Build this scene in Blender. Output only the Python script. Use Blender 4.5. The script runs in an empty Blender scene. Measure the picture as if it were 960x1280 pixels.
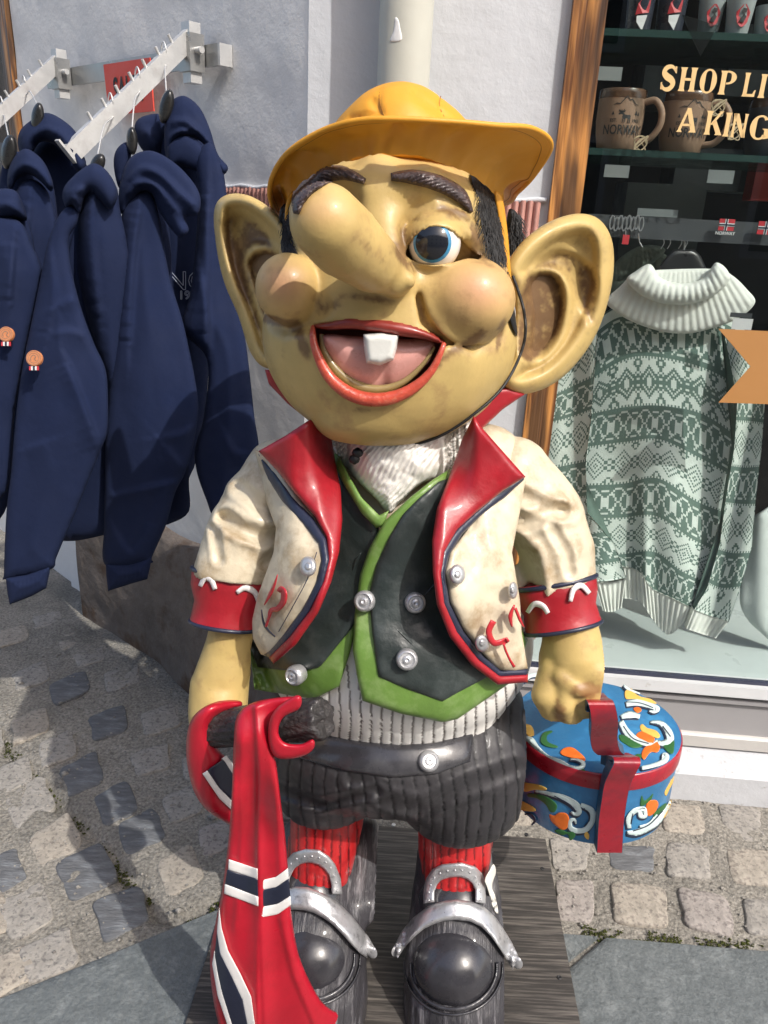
import bpy, bmesh, math, random
import numpy as np
from mathutils import Matrix, Vector
from mathutils.geometry import delaunay_2d_cdt
random.seed(7); rng = np.random.RandomState(5)
S = bpy.context.scene
COL = S.collection
# ------------------------------------------------------------------ camera
F = 973.0; CH = 1.30
def _setup(xv=349., yv=3141.):
    d = np.array([xv-480, yv-640, F]); d /= np.linalg.norm(d)
    fw = np.array([0, 0, 1.]); Y = fw-d*(fw@d); Y /= np.linalg.norm(Y)
    Z = -d; X = np.cross(Y, Z)
    return np.array([X, Y, Z])
R = _setup()
EYE = np.array([0, 0, CH])
cam_d = bpy.data.cameras.new('camera'); cam = bpy.data.objects.new('camera', cam_d); COL.objects.link(cam)
cam_d.sensor_fit = 'HORIZONTAL'; cam_d.sensor_width = 36; cam_d.lens = F/960*36
cam_d.clip_start = 0.02; cam_d.clip_end = 500
M = Matrix.Identity(4)
for i in range(3):
    M[i][0] = R[i, 0]; M[i][1] = -R[i, 1]; M[i][2] = -R[i, 2]; M[i][3] = EYE[i]
cam.matrix_world = M
S.camera = cam
# ------------------------------------------------------------------ light
SUN_AZ = 44.0; SUN_EL = 47.0     # azimuth right of straight behind the camera
w = bpy.data.worlds.new('World'); S.world = w; w.use_nodes = True
nt = w.node_tree; bg = nt.nodes['Background']
sky = nt.nodes.new('ShaderNodeTexSky'); sky.sky_type = 'NISHITA'; sky.sun_disc = False
sv = Vector((math.sin(math.radians(SUN_AZ))*math.cos(math.radians(SUN_EL)), -math.cos(math.radians(SUN_AZ))*math.cos(math.radians(SUN_EL)), math.sin(math.radians(SUN_EL))))
sky.sun_elevation = math.radians(SUN_EL); sky.sun_rotation = math.atan2(sv.x, sv.y)
sky.air_density = 1.0; sky.dust_density = 4.0; sky.ozone_density = 1.0
nt.links.new(sky.outputs[0], bg.inputs[0]); bg.inputs[1].default_value = 0.15
sl = bpy.data.lights.new('sun', 'SUN'); sl.energy = 2.15; sl.angle = math.radians(0.55); sl.color = (1, .965, .91)
so = bpy.data.objects.new('sun', sl); COL.objects.link(so); so.location = (3, -3, 6)
so.rotation_euler = (-sv).to_track_quat('-Z', 'Y').to_euler()
S.view_settings.view_transform = 'Standard'; S.view_settings.look = 'None'
S.view_settings.exposure = 0.70; S.view_settings.gamma = 1.0; S.view_settings.use_curve_mapping = False
# ------------------------------------------------------------------ picture <-> space
def ray(x, y):
    x = np.asarray(x, float); y = np.asarray(y, float)
    v = np.stack([x-480, y-640, np.full_like(x, F)], -1)/F
    return v @ R.T                       # depth-normalised ray (camera z = 1)
def P(x, y, Y):
    r = ray(x, y); return EYE+r*(np.asarray(Y)/r[..., 1])[..., None]
def G(x, y, z=0.):
    r = ray(x, y); return EYE+r*((z-CH)/r[..., 2])[..., None]
def proj(p):
    c = (np.asarray(p)-EYE) @ R
    return 480+F*c[..., 0]/c[..., 2], 640+F*c[..., 1]/c[..., 2], c[..., 2]
def pxs(x, y, Y):                        # metres per pixel there
    r = ray(x, y); return float(Y/r[1]/F)
# walls
WD = np.array([math.cos(math.radians(3.2)), -math.sin(math.radians(3.2)), 0]); WN = np.array([-WD[1]*-1*-1, -WD[0], 0])
WN = np.array([WD[1], -WD[0], 0]); W0 = np.array([-.18, 1.61, 0])
LD = np.array([-math.sin(math.radians(47)), math.cos(math.radians(47)), 0]); LN = np.array([-LD[1], LD[0], 0])
if LN[1] > 0: LN = -LN
def onplane(x, y, O, N, off=0.):
    r = ray(x, y); t = ((O+N*off-EYE)@N)/(r@N)
    return EYE+r*np.asarray(t)[..., None]
def wall_uv(x, y, off=0.):               # (u, z) on the window wall, off = metres in front
    p = onplane(x, y, W0, WN, off); return (p-W0)@WD, p[..., 2]
def WP(u, z, off=0.): return W0+WD*u+WN*off+np.array([0, 0, z])
def left_uv(x, y, off=0.):
    p = onplane(x, y, W0, LN, off); return (p-W0)@LD, p[..., 2]
def LP(u, z, off=0.): return W0+LD*u+LN*off+np.array([0, 0, z])
# ------------------------------------------------------------------ noise
def _h(i, j, k, s):
    n = (i*374761393+j*668265263+k*2147483647*3+s*974634777) & 0xffffffff
    n = ((n ^ (n >> 13))*1274126177) & 0xffffffff
    return ((n ^ (n >> 16)) & 0xffff)/65535.0
def vnoise(p, sc, seed=0):
    q = np.asarray(p)*sc; i = np.floor(q).astype(np.int64); f = q-i; f = f*f*(3-2*f); o = 0
    for dx in (0, 1):
        for dy in (0, 1):
            for dz in (0, 1):
                wgt = (f[..., 0] if dx else 1-f[..., 0])*(f[..., 1] if dy else 1-f[..., 1])*(f[..., 2] if dz else 1-f[..., 2])
                o = o+wgt*_h(i[..., 0]+dx, i[..., 1]+dy, i[..., 2]+dz, seed)
    return o
def fbm(p, sc, seed=0, n=3):
    o = 0; a = .5
    for k in range(n): o = o+a*vnoise(p, sc*2**k, seed+k); a *= .5
    return o/(1-.5**n)
def sm(a, b, x):
    t = np.clip((x-a)/(b-a), 0, 1); return t*t*(3-2*t)
# ------------------------------------------------------------------ polygons in 2-D
def seg_dist(px, py, poly, closed=True):
    a = np.asarray(poly, float); b = np.roll(a, -1, 0) if closed else a[1:]
    a = a if closed else a[:-1]
    d = np.full(np.shape(px), 1e9)
    for (x0, y0), (x1, y1) in zip(a, b):
        ex, ey = x1-x0, y1-y0; L = ex*ex+ey*ey+1e-12
        t = np.clip(((px-x0)*ex+(py-y0)*ey)/L, 0, 1)
        d = np.minimum(d, (px-x0-t*ex)**2+(py-y0-t*ey)**2)
    return np.sqrt(d)
def inside(px, py, poly):
    c = np.zeros(np.shape(px), bool); n = len(poly)
    for i in range(n):
        x0, y0 = poly[i]; x1, y1 = poly[(i+1) % n]
        if y0 == y1: continue
        c ^= ((y0 > py) != (y1 > py)) & (px < (x1-x0)*(py-y0)/(y1-y0)+x0)
    return c
def sd2(px, py, poly):
    d = seg_dist(px, py, poly); return np.where(inside(px, py, poly), -d, d)
def spline(pts, closed=True, n=6):
    p = np.asarray(pts, float); m = len(p); o = []
    for i in range(m if closed else m-1):
        if closed: a, b, c, d = p[i-1], p[i], p[(i+1) % m], p[(i+2) % m]
        else: a, b, c, d = p[max(i-1, 0)], p[i], p[i+1], p[min(i+2, m-1)]
        for k in range(n):
            t = k/n; o.append(.5*((2*b)+(c-a)*t+(2*a-5*b+4*c-d)*t*t+(3*b-a-3*c+d)*t**3))
    if not closed: o.append(p[-1])
    return np.array(o)
def resample(poly, step, closed=True):
    p = np.asarray(poly, float)
    if closed: p = np.vstack([p, p[:1]])
    L = np.r_[0, np.cumsum(np.linalg.norm(np.diff(p, axis=0), axis=1))]
    n = max(3 if closed else 2, int(round(L[-1]/step)))
    s = np.linspace(0, L[-1], n+1)
    if closed:                            # keep the sharp corners
        cs = []
        q = p[:-1]
        for i in range(len(q)):
            u = q[i]-q[i-1]; v = q[(i+1) % len(q)]-q[i]
            c = (u@v)/(np.linalg.norm(u)*np.linalg.norm(v)+1e-9)
            if c < .75: cs.append(L[i])
        s = s[:-1]
        for c in cs:
            k = np.argmin(abs(s-c)); s[k] = c
        s = np.unique(s)
    return np.stack([np.interp(s, L, p[:, k]) for k in range(p.shape[1])], 1)
# ------------------------------------------------------------------ objects
def link(name, me, mat=None, parent=None, smooth=True):
    o = bpy.data.objects.new(name, me); COL.objects.link(o)
    if mat is not None and not len(me.materials): me.materials.append(mat)
    if smooth and len(me.polygons): me.polygons.foreach_set('use_smooth', [True]*len(me.polygons))
    if parent is not None:
        o.parent = parent; o.matrix_parent_inverse = world_of(parent).inverted()
    return o
def world_of(o):
    m = o.matrix_basis.copy()
    if o.parent: m = world_of(o.parent) @ o.matrix_parent_inverse @ m
    return m
def mesh(name, v, f, mat=None, parent=None, smooth=True, attrs=None, base=True, fcol=None):
    v = np.asarray(v, float)
    off = np.zeros(3)
    if len(v):
        off = np.array([(v[:, 0].min()+v[:, 0].max())/2, (v[:, 1].min()+v[:, 1].max())/2, v[:, 2].min()])
    me = bpy.data.meshes.new(name); me.from_pydata((v-off).tolist(), [], [list(map(int, q)) for q in f]); me.update()
    if attrs:
        for k, a in attrs.items():
            a = np.asarray(a, float)
            if a.ndim == 1:
                at = me.attributes.new(k, 'FLOAT', 'POINT'); at.data.foreach_set('value', a)
            else:
                at = me.attributes.new(k, 'FLOAT_COLOR', 'POINT'); at.data.foreach_set('color', np.c_[a, np.ones(len(a))].ravel())
    if fcol is not None:
        at = me.attributes.new('col', 'FLOAT_COLOR', 'FACE' if False else 'CORNER')
        cc = np.repeat(np.c_[fcol, np.ones(len(fcol))], [len(q) for q in f], axis=0); at.data.foreach_set('color', cc.ravel())
    o = bpy.data.objects.new(name, me); COL.objects.link(o)
    if mat is not None: me.materials.append(mat)
    if smooth: me.polygons.foreach_set('use_smooth', [True]*len(me.polygons))
    o.location = off
    if parent is not None:
        o.parent = parent; o.matrix_parent_inverse = world_of(parent).inverted()
    return o
def auto(o, deg=40):
    me = o.data; bm = bmesh.new(); bm.from_mesh(me)
    bmesh.ops.recalc_face_normals(bm, faces=bm.faces)
    for e in bm.edges:
        e.smooth = not (len(e.link_faces) == 2 and e.calc_face_angle(0) > math.radians(deg))
    bm.to_mesh(me); bm.free(); return o
def thing(name, label, cat, loc=(0, 0, 0), group=None):
    o = bpy.data.objects.new(name, None); COL.objects.link(o); o.location = loc; o.empty_display_size = .05
    return tag(o, label, cat, group)
def tag(o, label=None, cat=None, group=None, kind=None):
    if label: o['label'] = label
    if cat: o['category'] = cat
    if group: o['group'] = group
    if kind: o['kind'] = kind
    return o
class MB:
    def __init__(s): s.v = []; s.f = []
    def add(s, v, f):
        n = len(s.v); s.v += [list(map(float, q)) for q in v]; s.f += [[i+n for i in q] for q in f]; return s
    def box(s, o, ax, ay, az):           # corner and three edge vectors
        o = np.array(o, float); ax, ay, az = map(lambda q: np.array(q, float), (ax, ay, az))
        v = [o, o+ax, o+ax+ay, o+ay, o+az, o+ax+az, o+ax+ay+az, o+ay+az]
        f = [(0, 3, 2, 1), (4, 5, 6, 7), (0, 1, 5, 4), (1, 2, 6, 5), (2, 3, 7, 6), (3, 0, 4, 7)]
        if np.dot(np.cross(ax, ay), az) < 0: f = [q[::-1] for q in f]
        return s.add(v, f)
    def tube(s, pts, r, n=8, cap=True):
        pts = np.asarray(pts, float); m = len(pts); r = np.broadcast_to(np.asarray(r, float), (m,))
        T = np.gradient(pts, axis=0); T /= np.linalg.norm(T, axis=1)[:, None]+1e-12
        u = np.cross(T[0], [0, 0, 1.]); 
        if np.linalg.norm(u) < 1e-3: u = np.cross(T[0], [0, 1., 0])
        u /= np.linalg.norm(u); v = []; 
        for i in range(m):
            u = u-T[i]*(u@T[i]); u /= np.linalg.norm(u); b = np.cross(T[i], u)
            for k in range(n):
                a = 2*math.pi*k/n; v.append(pts[i]+r[i]*(u*math.cos(a)+b*math.sin(a)))
        f = [(i*n+k, i*n+(k+1) % n, (i+1)*n+(k+1) % n, (i+1)*n+k) for i in range(m-1) for k in range(n)]
        if cap: f += [tuple(range(n))[::-1], tuple((m-1)*n+k for k in range(n))]
        return s.add(v, f)
    def lathe(s, c, prof, n=24, X=(1, 0, 0), Y=(0, 1, 0), Z=(0, 0, 1), sx=1., sy=1.):
        c = np.array(c, float); X, Y, Z = map(lambda q: np.array(q, float), (X, Y, Z)); v = []
        for r, h in prof:
            for k in range(n):
                a = 2*math.pi*k/n; v.append(c+X*r*math.cos(a)*sx+Y*r*math.sin(a)*sy+Z*h)
        m = len(prof)
        f = [(i*n+k, i*n+(k+1) % n, (i+1)*n+(k+1) % n, (i+1)*n+k) for i in range(m-1) for k in range(n)]
        f += [tuple(range(n))[::-1], tuple((m-1)*n+k for k in range(n))]
        return s.add(v, f)
    def build(s, name, mat, parent=None, smooth=False, deg=35):
        o = mesh(name, s.v, s.f, mat, parent, smooth)
        if smooth: auto(o, deg)
        return o
# ------------------------------------------------------------------ materials
def pmat(name, col, rough=.5, var=.12, vs=12., bump=.15, bs=60., coat=0., attr=False, metal=0., col2=None, c2s=6., c2lo=.5, c2hi=.65, stretch=None, spec=.5, dist=.004, fine=0., sheen=0., gain=None):
    m = bpy.data.materials.new(name); m.use_nodes = True; n = m.node_tree.nodes; L = m.node_tree.links
    b = n['Principled BSDF']; b.inputs['Roughness'].default_value = rough; b.inputs['Metallic'].default_value = metal
    b.inputs['Coat Weight'].default_value = coat; b.inputs['Coat Roughness'].default_value = .12; b.inputs['Specular IOR Level'].default_value = spec
    if sheen: b.inputs['Sheen Weight'].default_value = sheen; b.inputs['Sheen Roughness'].default_value = .5
    tc = n.new('ShaderNodeTexCoord'); vec = tc.outputs['Object']
    if stretch:
        mp = n.new('ShaderNodeMapping'); mp.inputs['Scale'].default_value = stretch[:3]
        if len(stretch) > 3: mp.inputs['Rotation'].default_value = stretch[3:6]
        L.new(vec, mp.inputs['Vector']); vec = mp.outputs[0]
    def noise(sc, det=4, ro=.6):
        q = n.new('ShaderNodeTexNoise'); q.inputs['Scale'].default_value = sc; q.inputs['Detail'].default_value = det; q.inputs['Roughness'].default_value = ro
        L.new(vec, q.inputs['Vector']); return q.outputs['Fac']
    if attr:
        a = n.new('ShaderNodeAttribute'); a.attribute_name = 'col'; cur = a.outputs['Color']
    else:
        c = n.new('ShaderNodeRGB'); c.outputs[0].default_value = (*col, 1); cur = c.outputs[0]
    if col2 is not None:
        mr = n.new('ShaderNodeMapRange'); mr.inputs['From Min'].default_value = c2lo; mr.inputs['From Max'].default_value = c2hi
        L.new(noise(c2s, 6, .65), mr.inputs['Value']); mx = n.new('ShaderNodeMix'); mx.data_type = 'RGBA'
        L.new(mr.outputs[0], mx.inputs['Factor']); L.new(cur, mx.inputs['A']); mx.inputs['B'].default_value = (*col2, 1); cur = mx.outputs['Result']
    if var:
        hv = n.new('ShaderNodeHueSaturation'); mr = n.new('ShaderNodeMapRange'); mr.inputs['From Min'].default_value = .25; mr.inputs['From Max'].default_value = .75
        mr.inputs['To Min'].default_value = 1-var; mr.inputs['To Max'].default_value = 1+var
        L.new(noise(vs), mr.inputs['Value']); L.new(mr.outputs[0], hv.inputs['Value']); L.new(cur, hv.inputs['Color']); cur = hv.outputs['Color']
    L.new(cur, b.inputs['Base Color'])
    if var:
        mr = n.new('ShaderNodeMapRange'); mr.inputs['From Min'].default_value = .3; mr.inputs['From Max'].default_value = .7
        mr.inputs['To Min'].default_value = max(0, rough-.1); mr.inputs['To Max'].default_value = min(1, rough+.12)
        L.new(noise(vs*2.3), mr.inputs['Value']); L.new(mr.outputs[0], b.inputs['Roughness'])
    nrm = None
    if bump:
        bp = n.new('ShaderNodeBump'); bp.inputs['Strength'].default_value = bump; bp.inputs['Distance'].default_value = dist
        L.new(noise(bs, 6, .6), bp.inputs['Height']); nrm = bp.outputs[0]
    if fine:
        bp = n.new('ShaderNodeBump'); bp.inputs['Strength'].default_value = fine; bp.inputs['Distance'].default_value = .001
        L.new(noise(bs*6, 2, .5), bp.inputs['Height'])
        if nrm: L.new(nrm, bp.inputs['Normal'])
        nrm = bp.outputs[0]
    if nrm: L.new(nrm, b.inputs['Normal'])
    return m
# ------------------------------------------------------------------ implicit solids
CX, CU, CF = R[:, 0], -R[:, 1], -R[:, 2]      # camera-aligned axes: right, up, towards the viewer
def ell(x, y, Y, rx, ry, rd, rot=0., frame=None):
    c = P(x, y, Y); s = pxs(x, y, Y); a = math.radians(rot)
    X = CX*math.cos(a)+CU*math.sin(a); U = -CX*math.sin(a)+CU*math.cos(a)
    A = np.array([X/(rx*s), U/(ry*s), CF/(rd*s)]); mn = min(rx, ry, rd)*s
    def fn(p):
        q = (p-c)@A.T; k0 = np.linalg.norm(q, axis=-1)
        k1 = np.linalg.norm(q@A, axis=-1)+1e-9
        return np.where(k0 < .05, -mn, k0*(k0-1)/k1)
    return fn
def ellw(c, r, rz=0):                           # world-axis ellipsoid, metres
    c = np.array(c, float); a = math.radians(rz)
    A = np.array([[math.cos(a), math.sin(a), 0], [-math.sin(a), math.cos(a), 0], [0, 0, 1.]])/np.array(r, float)[:, None]; mn = min(r)
    def fn(p):
        q = (p-c)@A.T; k0 = np.linalg.norm(q, axis=-1); k1 = np.linalg.norm(q@A, axis=-1)+1e-9
        return np.where(k0 < .05, -mn, k0*(k0-1)/k1)
    return fn
def cap(*pts):                                   # chain of (x, y, Y, r_px)
    C = [P(a[0], a[1], a[2]) for a in pts]; Rr = [a[3]*pxs(a[0], a[1], a[2]) for a in pts]
    def fn(p):
        d = None
        for a, b, ra, rb in zip(C[:-1], C[1:], Rr[:-1], Rr[1:]):
            e = b-a; t = np.clip(((p-a)@e)/(e@e), 0, 1)
            q = np.linalg.norm(p-a-t[..., None]*e, axis=-1)-(ra+(rb-ra)*t)
            d = q if d is None else np.minimum(d, q)
        return d
    return fn
def smin(a, b, k):
    h = np.clip(.5+.5*(b-a)/k, 0, 1); return b+(a-b)*h-k*h*(1-h)
def smax(a, b, k): return -smin(-a, -b, k)
def nets(fn, lo, hi, h):
    lo = np.array(lo, float); hi = np.array(hi, float); n = np.ceil((hi-lo)/h).astype(int)+1
    ax = [lo[i]+h*np.arange(n[i]) for i in range(3)]
    # coarse pass, then fine only near the surface
    c = 4; ci = [np.arange(0, n[i]+c, c) for i in range(3)]
    g = np.stack(np.meshgrid(*[lo[i]+h*ci[i] for i in range(3)], indexing='ij'), -1)
    cv = fn(g.reshape(-1, 3)).reshape(g.shape[:3])
    near = np.abs(cv) < h*c*2.2
    D = np.zeros(n); idx = np.stack(np.meshgrid(*[np.arange(k) for k in n], indexing='ij'), -1).reshape(-1, 3)
    ri = np.minimum((idx+c//2)//c, np.array(near.shape)-1)
    nm = near[ri[:, 0], ri[:, 1], ri[:, 2]]
    D = cv[ri[:, 0], ri[:, 1], ri[:, 2]].copy()
    q = idx[nm]; out = np.empty(len(q))
    for s in range(0, len(q), 400000): out[s:s+400000] = fn(lo+h*q[s:s+400000])
    D[nm] = out; D = D.reshape(n)
    ins = D < 0
    # cells
    m = n-1; acc = np.zeros((*m, 3)); cnt = np.zeros(m)
    I = np.stack(np.meshgrid(*[np.arange(k) for k in m], indexing='ij'), -1)
    cor = [(a, b, d) for a in (0, 1) for b in (0, 1) for d in (0, 1)]
    def sl(c): return tuple(slice(c[i], c[i]+m[i]) for i in range(3))
    for a in cor:
        for k in range(3):
            if a[k]: continue
            b = list(a); b[k] = 1; va = D[sl(a)]; vb = D[sl(b)]; x = (va < 0) != (vb < 0)
            t = np.where(x, va/np.where(x, va-vb, 1), 0)
            pos = np.zeros((*m, 3)); pos += np.array(a); pos[..., k] += t
            acc += np.where(x[..., None], pos, 0); cnt += x
    act = cnt > 0; vid = -np.ones(m, int); vid[act] = np.arange(act.sum())
    V = lo+h*(I[act]+acc[act]/cnt[act][:, None]); Fc = []
    for k in range(3):
        i, j = (k+1) % 3, (k+2) % 3
        s0 = [slice(1, m[q]) for q in range(3)]; s0[k] = slice(0, m[k])
        s1 = list(s0); s1[k] = slice(1, m[k]+1)
        A = D[tuple(s0)]; B = D[tuple(s1)]; x = (A < 0) != (B < 0); flip = (A < 0)[x]
        w_ = np.argwhere(x); o = np.array([0 if q == k else 1 for q in range(3)]); w_ = w_+o
        di = np.zeros(3, int); di[i] = 1; dj = np.zeros(3, int); dj[j] = 1
        def g_(z): return vid[z[:, 0], z[:, 1], z[:, 2]]
        qd = np.stack([g_(w_-di-dj), g_(w_-dj), g_(w_), g_(w_-di)], 1)
        qd[~flip] = qd[~flip][:, ::-1]; Fc.append(qd)
    Fc = np.vstack(Fc)
    for _ in range(2):                            # pull onto the surface
        N = grad(fn, V, h*.3); d = fn(V); V = V-N*np.clip(d, -h, h)[:, None]*.9
    return V, Fc
def grad(fn, p, e=.0015):
    g = np.stack([fn(p+np.eye(3)[k]*e)-fn(p-np.eye(3)[k]*e) for k in range(3)], -1)
    return g/(np.linalg.norm(g, axis=-1)[..., None]+1e-12)
def march(fn, x, y, s0=.5, steps=50):             # ray parameter (camera depth) of first hit, else nearest approach
    r = ray(x, y); L = np.linalg.norm(r, axis=-1); t = np.full(np.shape(x), s0, float); best = t.copy(); bd = np.full(t.shape, 1e9)
    for _ in range(steps):
        d = fn(EYE+r*t[..., None]); u = np.abs(d) < bd; best = np.where(u, t, best); bd = np.where(u, np.abs(d), bd)
        t = t+np.clip(d, -.02, .1)*.8/L
    return best
# ------------------------------------------------------------------ shaped sheets: outline + distance + thickness
def sheet(name, poly, depth, mat, parent=None, T=.008, back=None, wpx=8., res=6., smooth=True, spl=True, hfn=None, attrs=None, colfn=None, holes=None, keep=False):
    """depth: world-Y number, function(x, y)->world Y, or ('sdf', fn, lift). T: bulge towards viewer, back: thickness behind."""
    poly = spline(poly) if spl else np.asarray(poly, float)
    bd = resample(poly, res)
    x0, y0 = bd.min(0); x1, y1 = bd.max(0)
    gx, gy = np.meshgrid(np.arange(x0, x1+res, res), np.arange(y0, y1+res, res*.87))
    gx = gx+(np.arange(gx.shape[0]) % 2)[:, None]*res*.5
    gx = gx.ravel()+rng.uniform(-.08, .08, gx.size)*res; gy = gy.ravel()+rng.uniform(-.08, .08, gy.size)*res
    s = sd2(gx, gy, bd); k = s < -max(res*.55, wpx*.75 if wpx < res*3 else 0); pts = [bd, np.stack([gx[k], gy[k]], 1)]
    if wpx < res*3:
        nx = np.roll(bd, -1, 0)-np.roll(bd, 1, 0); nn = np.stack([-nx[:, 1], nx[:, 0]], 1)/(np.linalg.norm(nx, axis=1)[:, None]+1e-9)
        for fr in (.13, .5):
            for sg in (1, -1):
                q = bd+nn*sg*wpx*fr; d = sd2(q[:, 0], q[:, 1], bd); q = q[(d < -wpx*fr*.93)]
                if len(q): pts.append(q)
    allp = np.vstack(pts); nb = len(bd)
    vs, es, fs, ov, oe, of = delaunay_2d_cdt([Vector(p) for p in allp.tolist()], [(i, (i+1) % nb) for i in range(nb)], [], 1, 1e-4)
    v2 = np.array([[a.x, a.y] for a in vs]); fs = [list(f) for f in fs]
    x, y = v2[:, 0], v2[:, 1]
    d = seg_dist(x, y, bd); d[d < 1e-3*res] = 0; t = np.clip(d/wpx, 0, 1); pr = np.sqrt(np.clip(1-(1-t)**2, 0, 1))
    if isinstance(depth, tuple): s0 = march(depth[1], x, y)-depth[2]
    elif callable(depth): s0 = depth(x, y)/ray(x, y)[:, 1]
    else: s0 = depth/ray(x, y)[:, 1]
    L = np.linalg.norm(ray(x, y), axis=1)
    hf = T*pr; 
    if hfn is not None: hf = hf+hfn(x, y, d)*(d > 0)
    bk = T if back is None else back
    front = EYE+ray(x, y)*(s0-hf/L)[:, None]
    n = len(x); bmap = -np.ones(n, int); edge = d <= 1e-3*res; ii = np.where(~edge)[0]
    bmap[edge] = np.where(edge)[0]; bmap[ii] = n+np.arange(len(ii))
    backv = EYE+ray(x[ii], y[ii])*(s0[ii]+bk*pr[ii]/L[ii])[:, None]
    V = np.vstack([front, backv]); Fc = []
    for f in fs:
        a = v2[f]; ar = np.cross(a[1]-a[0], a[2]-a[0])
        f = f if ar < 0 else f[::-1]
        Fc.append(f); g = [bmap[i] for i in f][::-1]
        if not all(edge[i] for i in f): Fc.append(g)
    at = {}
    if colfn is not None:
        c = colfn(x, y, d); at['col'] = np.vstack([c, c[ii]])
    if attrs: at.update(attrs)
    o = mesh(name, V, Fc, mat, parent, smooth, at)
    return o
def stroke_poly(pts, wd, n=6):
    p = spline(pts, False, n); T = np.gradient(p, axis=0); T /= np.linalg.norm(T, axis=1)[:, None]+1e-9
    N = np.stack([-T[:, 1], T[:, 0]], 1); wd = np.interp(np.linspace(0, 1, len(p)), np.linspace(0, 1, len(np.atleast_1d(wd))), np.atleast_1d(wd)) if np.ndim(wd) else np.full(len(p), wd)
    return np.vstack([p+N*wd[:, None]/2, (p-N*wd[:, None]/2)[::-1]])
def stroke(name, pts, wd, depth, mat, parent=None, T=.003, back=None, res=2.5):
    q = stroke_poly(pts, wd); return sheet(name, q, depth, mat, parent, T=T, back=T if back is None else back, wpx=float(np.max(wd))/2, res=res, spl=False)
def tubepx(name, pts, r, mat, parent=None, n=8, closed=False):    # pts: (x, y, Y); r px
    p = np.asarray(pts, float); q = spline(p, False, 6); r = np.interp(np.linspace(0, 1, len(q)), np.linspace(0, 1, len(np.atleast_1d(r))), np.atleast_1d(r))
    W = P(q[:, 0], q[:, 1], q[:, 2]); rr = np.array([r[i]*pxs(*q[i]) for i in range(len(q))])
    return MB().tube(W, rr, n).build(name, mat, parent, True, 60)
def solid(name, fn, mat, parent, lo, hi, h, colfn=None):
    V, Fc = nets(fn, lo, hi, h); at = {'col': colfn(V)} if colfn else None
    return mesh(name, V, Fc, mat, parent, True, at)
# ================================================================== troll head
SKIN = np.array([.52, .375, .14]); PINK = np.array([.62, .29, .19]); BROWN = np.array([.09, .045, .022])
m_skin = pmat('painted_skin', (.6, .45, .2), rough=.46, var=.14, vs=16, bump=.22, bs=40, attr=True, coat=.06, spec=.4, dist=.004, fine=.12, col2=(.34, .21, .09), c2s=26, c2lo=.54, c2hi=.80)
troll = thing('troll_statue', 'tall painted troll statue with huge ears, bulging nose, cream jacket and one white tooth', 'troll statue', tuple(G(500, 1200)))
def dirt(p, amount, seed=3):
    n = .45*fbm(p, 55, seed, 3)+.55*fbm(p, 190, seed+9, 3); return np.clip((amount*1.15+n-1.0)*3.4, 0, 1)
def gb(x, y, cx, cy, rx, ry, rot=0):
    a = math.radians(rot); dx = x-cx; dy = y-cy; u = dx*math.cos(a)+dy*math.sin(a); v = -dx*math.sin(a)+dy*math.cos(a)
    return np.exp(-(u/rx)**2-(v/ry)**2)
MOUTH = spline([(392, 409), (430, 404), (475, 409), (520, 416), (553, 427), (542, 455), (515, 482), (480, 494), (445, 488), (412, 462), (396, 435)])
_hd = [ell(490, 318, 1.06, 138, 138, 135), ell(487, 420, 1.035, 158, 138, 128)]
_muz = ell(476, 452, .985, 98, 84, 62)
_chin = ell(462, 528, .975, 62, 28, 52)
_chR = ell(586, 374, .948, 58, 52, 56, -8); _chL = ell(362, 362, .955, 42, 43, 52, 20)
_grR = cap((524, 372, .925, 7), (532, 400, .92, 8), (556, 424, .925, 9), (592, 430, .935, 8), (628, 418, .96, 6)); _grL = cap((328, 398, .98, 6), (356, 410, .95, 8), (384, 404, .93, 8), (404, 382, .92, 7))
_nose = cap((494, 347, .905, 23), (464, 328, .875, 37), (430, 300, .835, 46), (408, 278, .805, 46))
_wing = cap((498, 352, .890, 15), (510, 351, .886, 9)); _nost = ell(470, 372, .905, 14, 9, 12, 10)
_brR = cap((492, 232, .95, 16), (530, 228, .948, 20), (588, 262, .985, 16)); _brL = cap((452, 234, .95, 16), (412, 230, .955, 20), (378, 262, .99, 14))
_bridge = cap((472, 215, .965, 18), (474, 260, .945, 15), (482, 330, .925, 24))
_sockR = ell(548, 300, .925, 56, 37, 22, -12); _sockL = ell(408, 252, .935, 40, 28, 22, 10)
_lidU = cap((505, 322, .945, 6), (510, 295, .937, 7), (530, 275, .932, 7), (558, 274, .934, 8), (585, 294, .95, 8), (610, 322, .975, 6), (630, 338, .995, 5))
_lidU2 = cap((515, 270, .945, 4), (545, 258, .94, 6), (580, 272, .95, 6), (605, 300, .97, 5))
_lidL = cap((507, 326, .945, 6), (530, 336, .94, 7), (565, 334, .942, 7), (600, 325, .96, 5))
def mouth_cut(p):
    x, y, d = proj(p); s2 = sd2c(x, y)*d/F
    return np.maximum(s2, (p[:, 1]-1.02))
_mg = None
def sd2c(x, y):                                   # cached signed distance to the mouth outline
    global _mg
    if _mg is None:
        gx, gy = np.meshgrid(np.arange(340, 620, 2.), np.arange(360, 560, 2.)); _mg = sd2(gx, gy, MOUTH)
    fx = np.clip((x-340)/2, 0, _mg.shape[1]-1.001); fy = np.clip((y-360)/2, 0, _mg.shape[0]-1.001); i = fx.astype(int); j = fy.astype(int); u = fx-i; v = fy-j
    o = _mg[j, i]*(1-u)*(1-v)+_mg[j, i+1]*u*(1-v)+_mg[j+1, i]*(1-u)*v+_mg[j+1, i+1]*u*v
    return np.where((x < 340) | (x > 618) | (y < 360) | (y > 558), 60, o)
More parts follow.
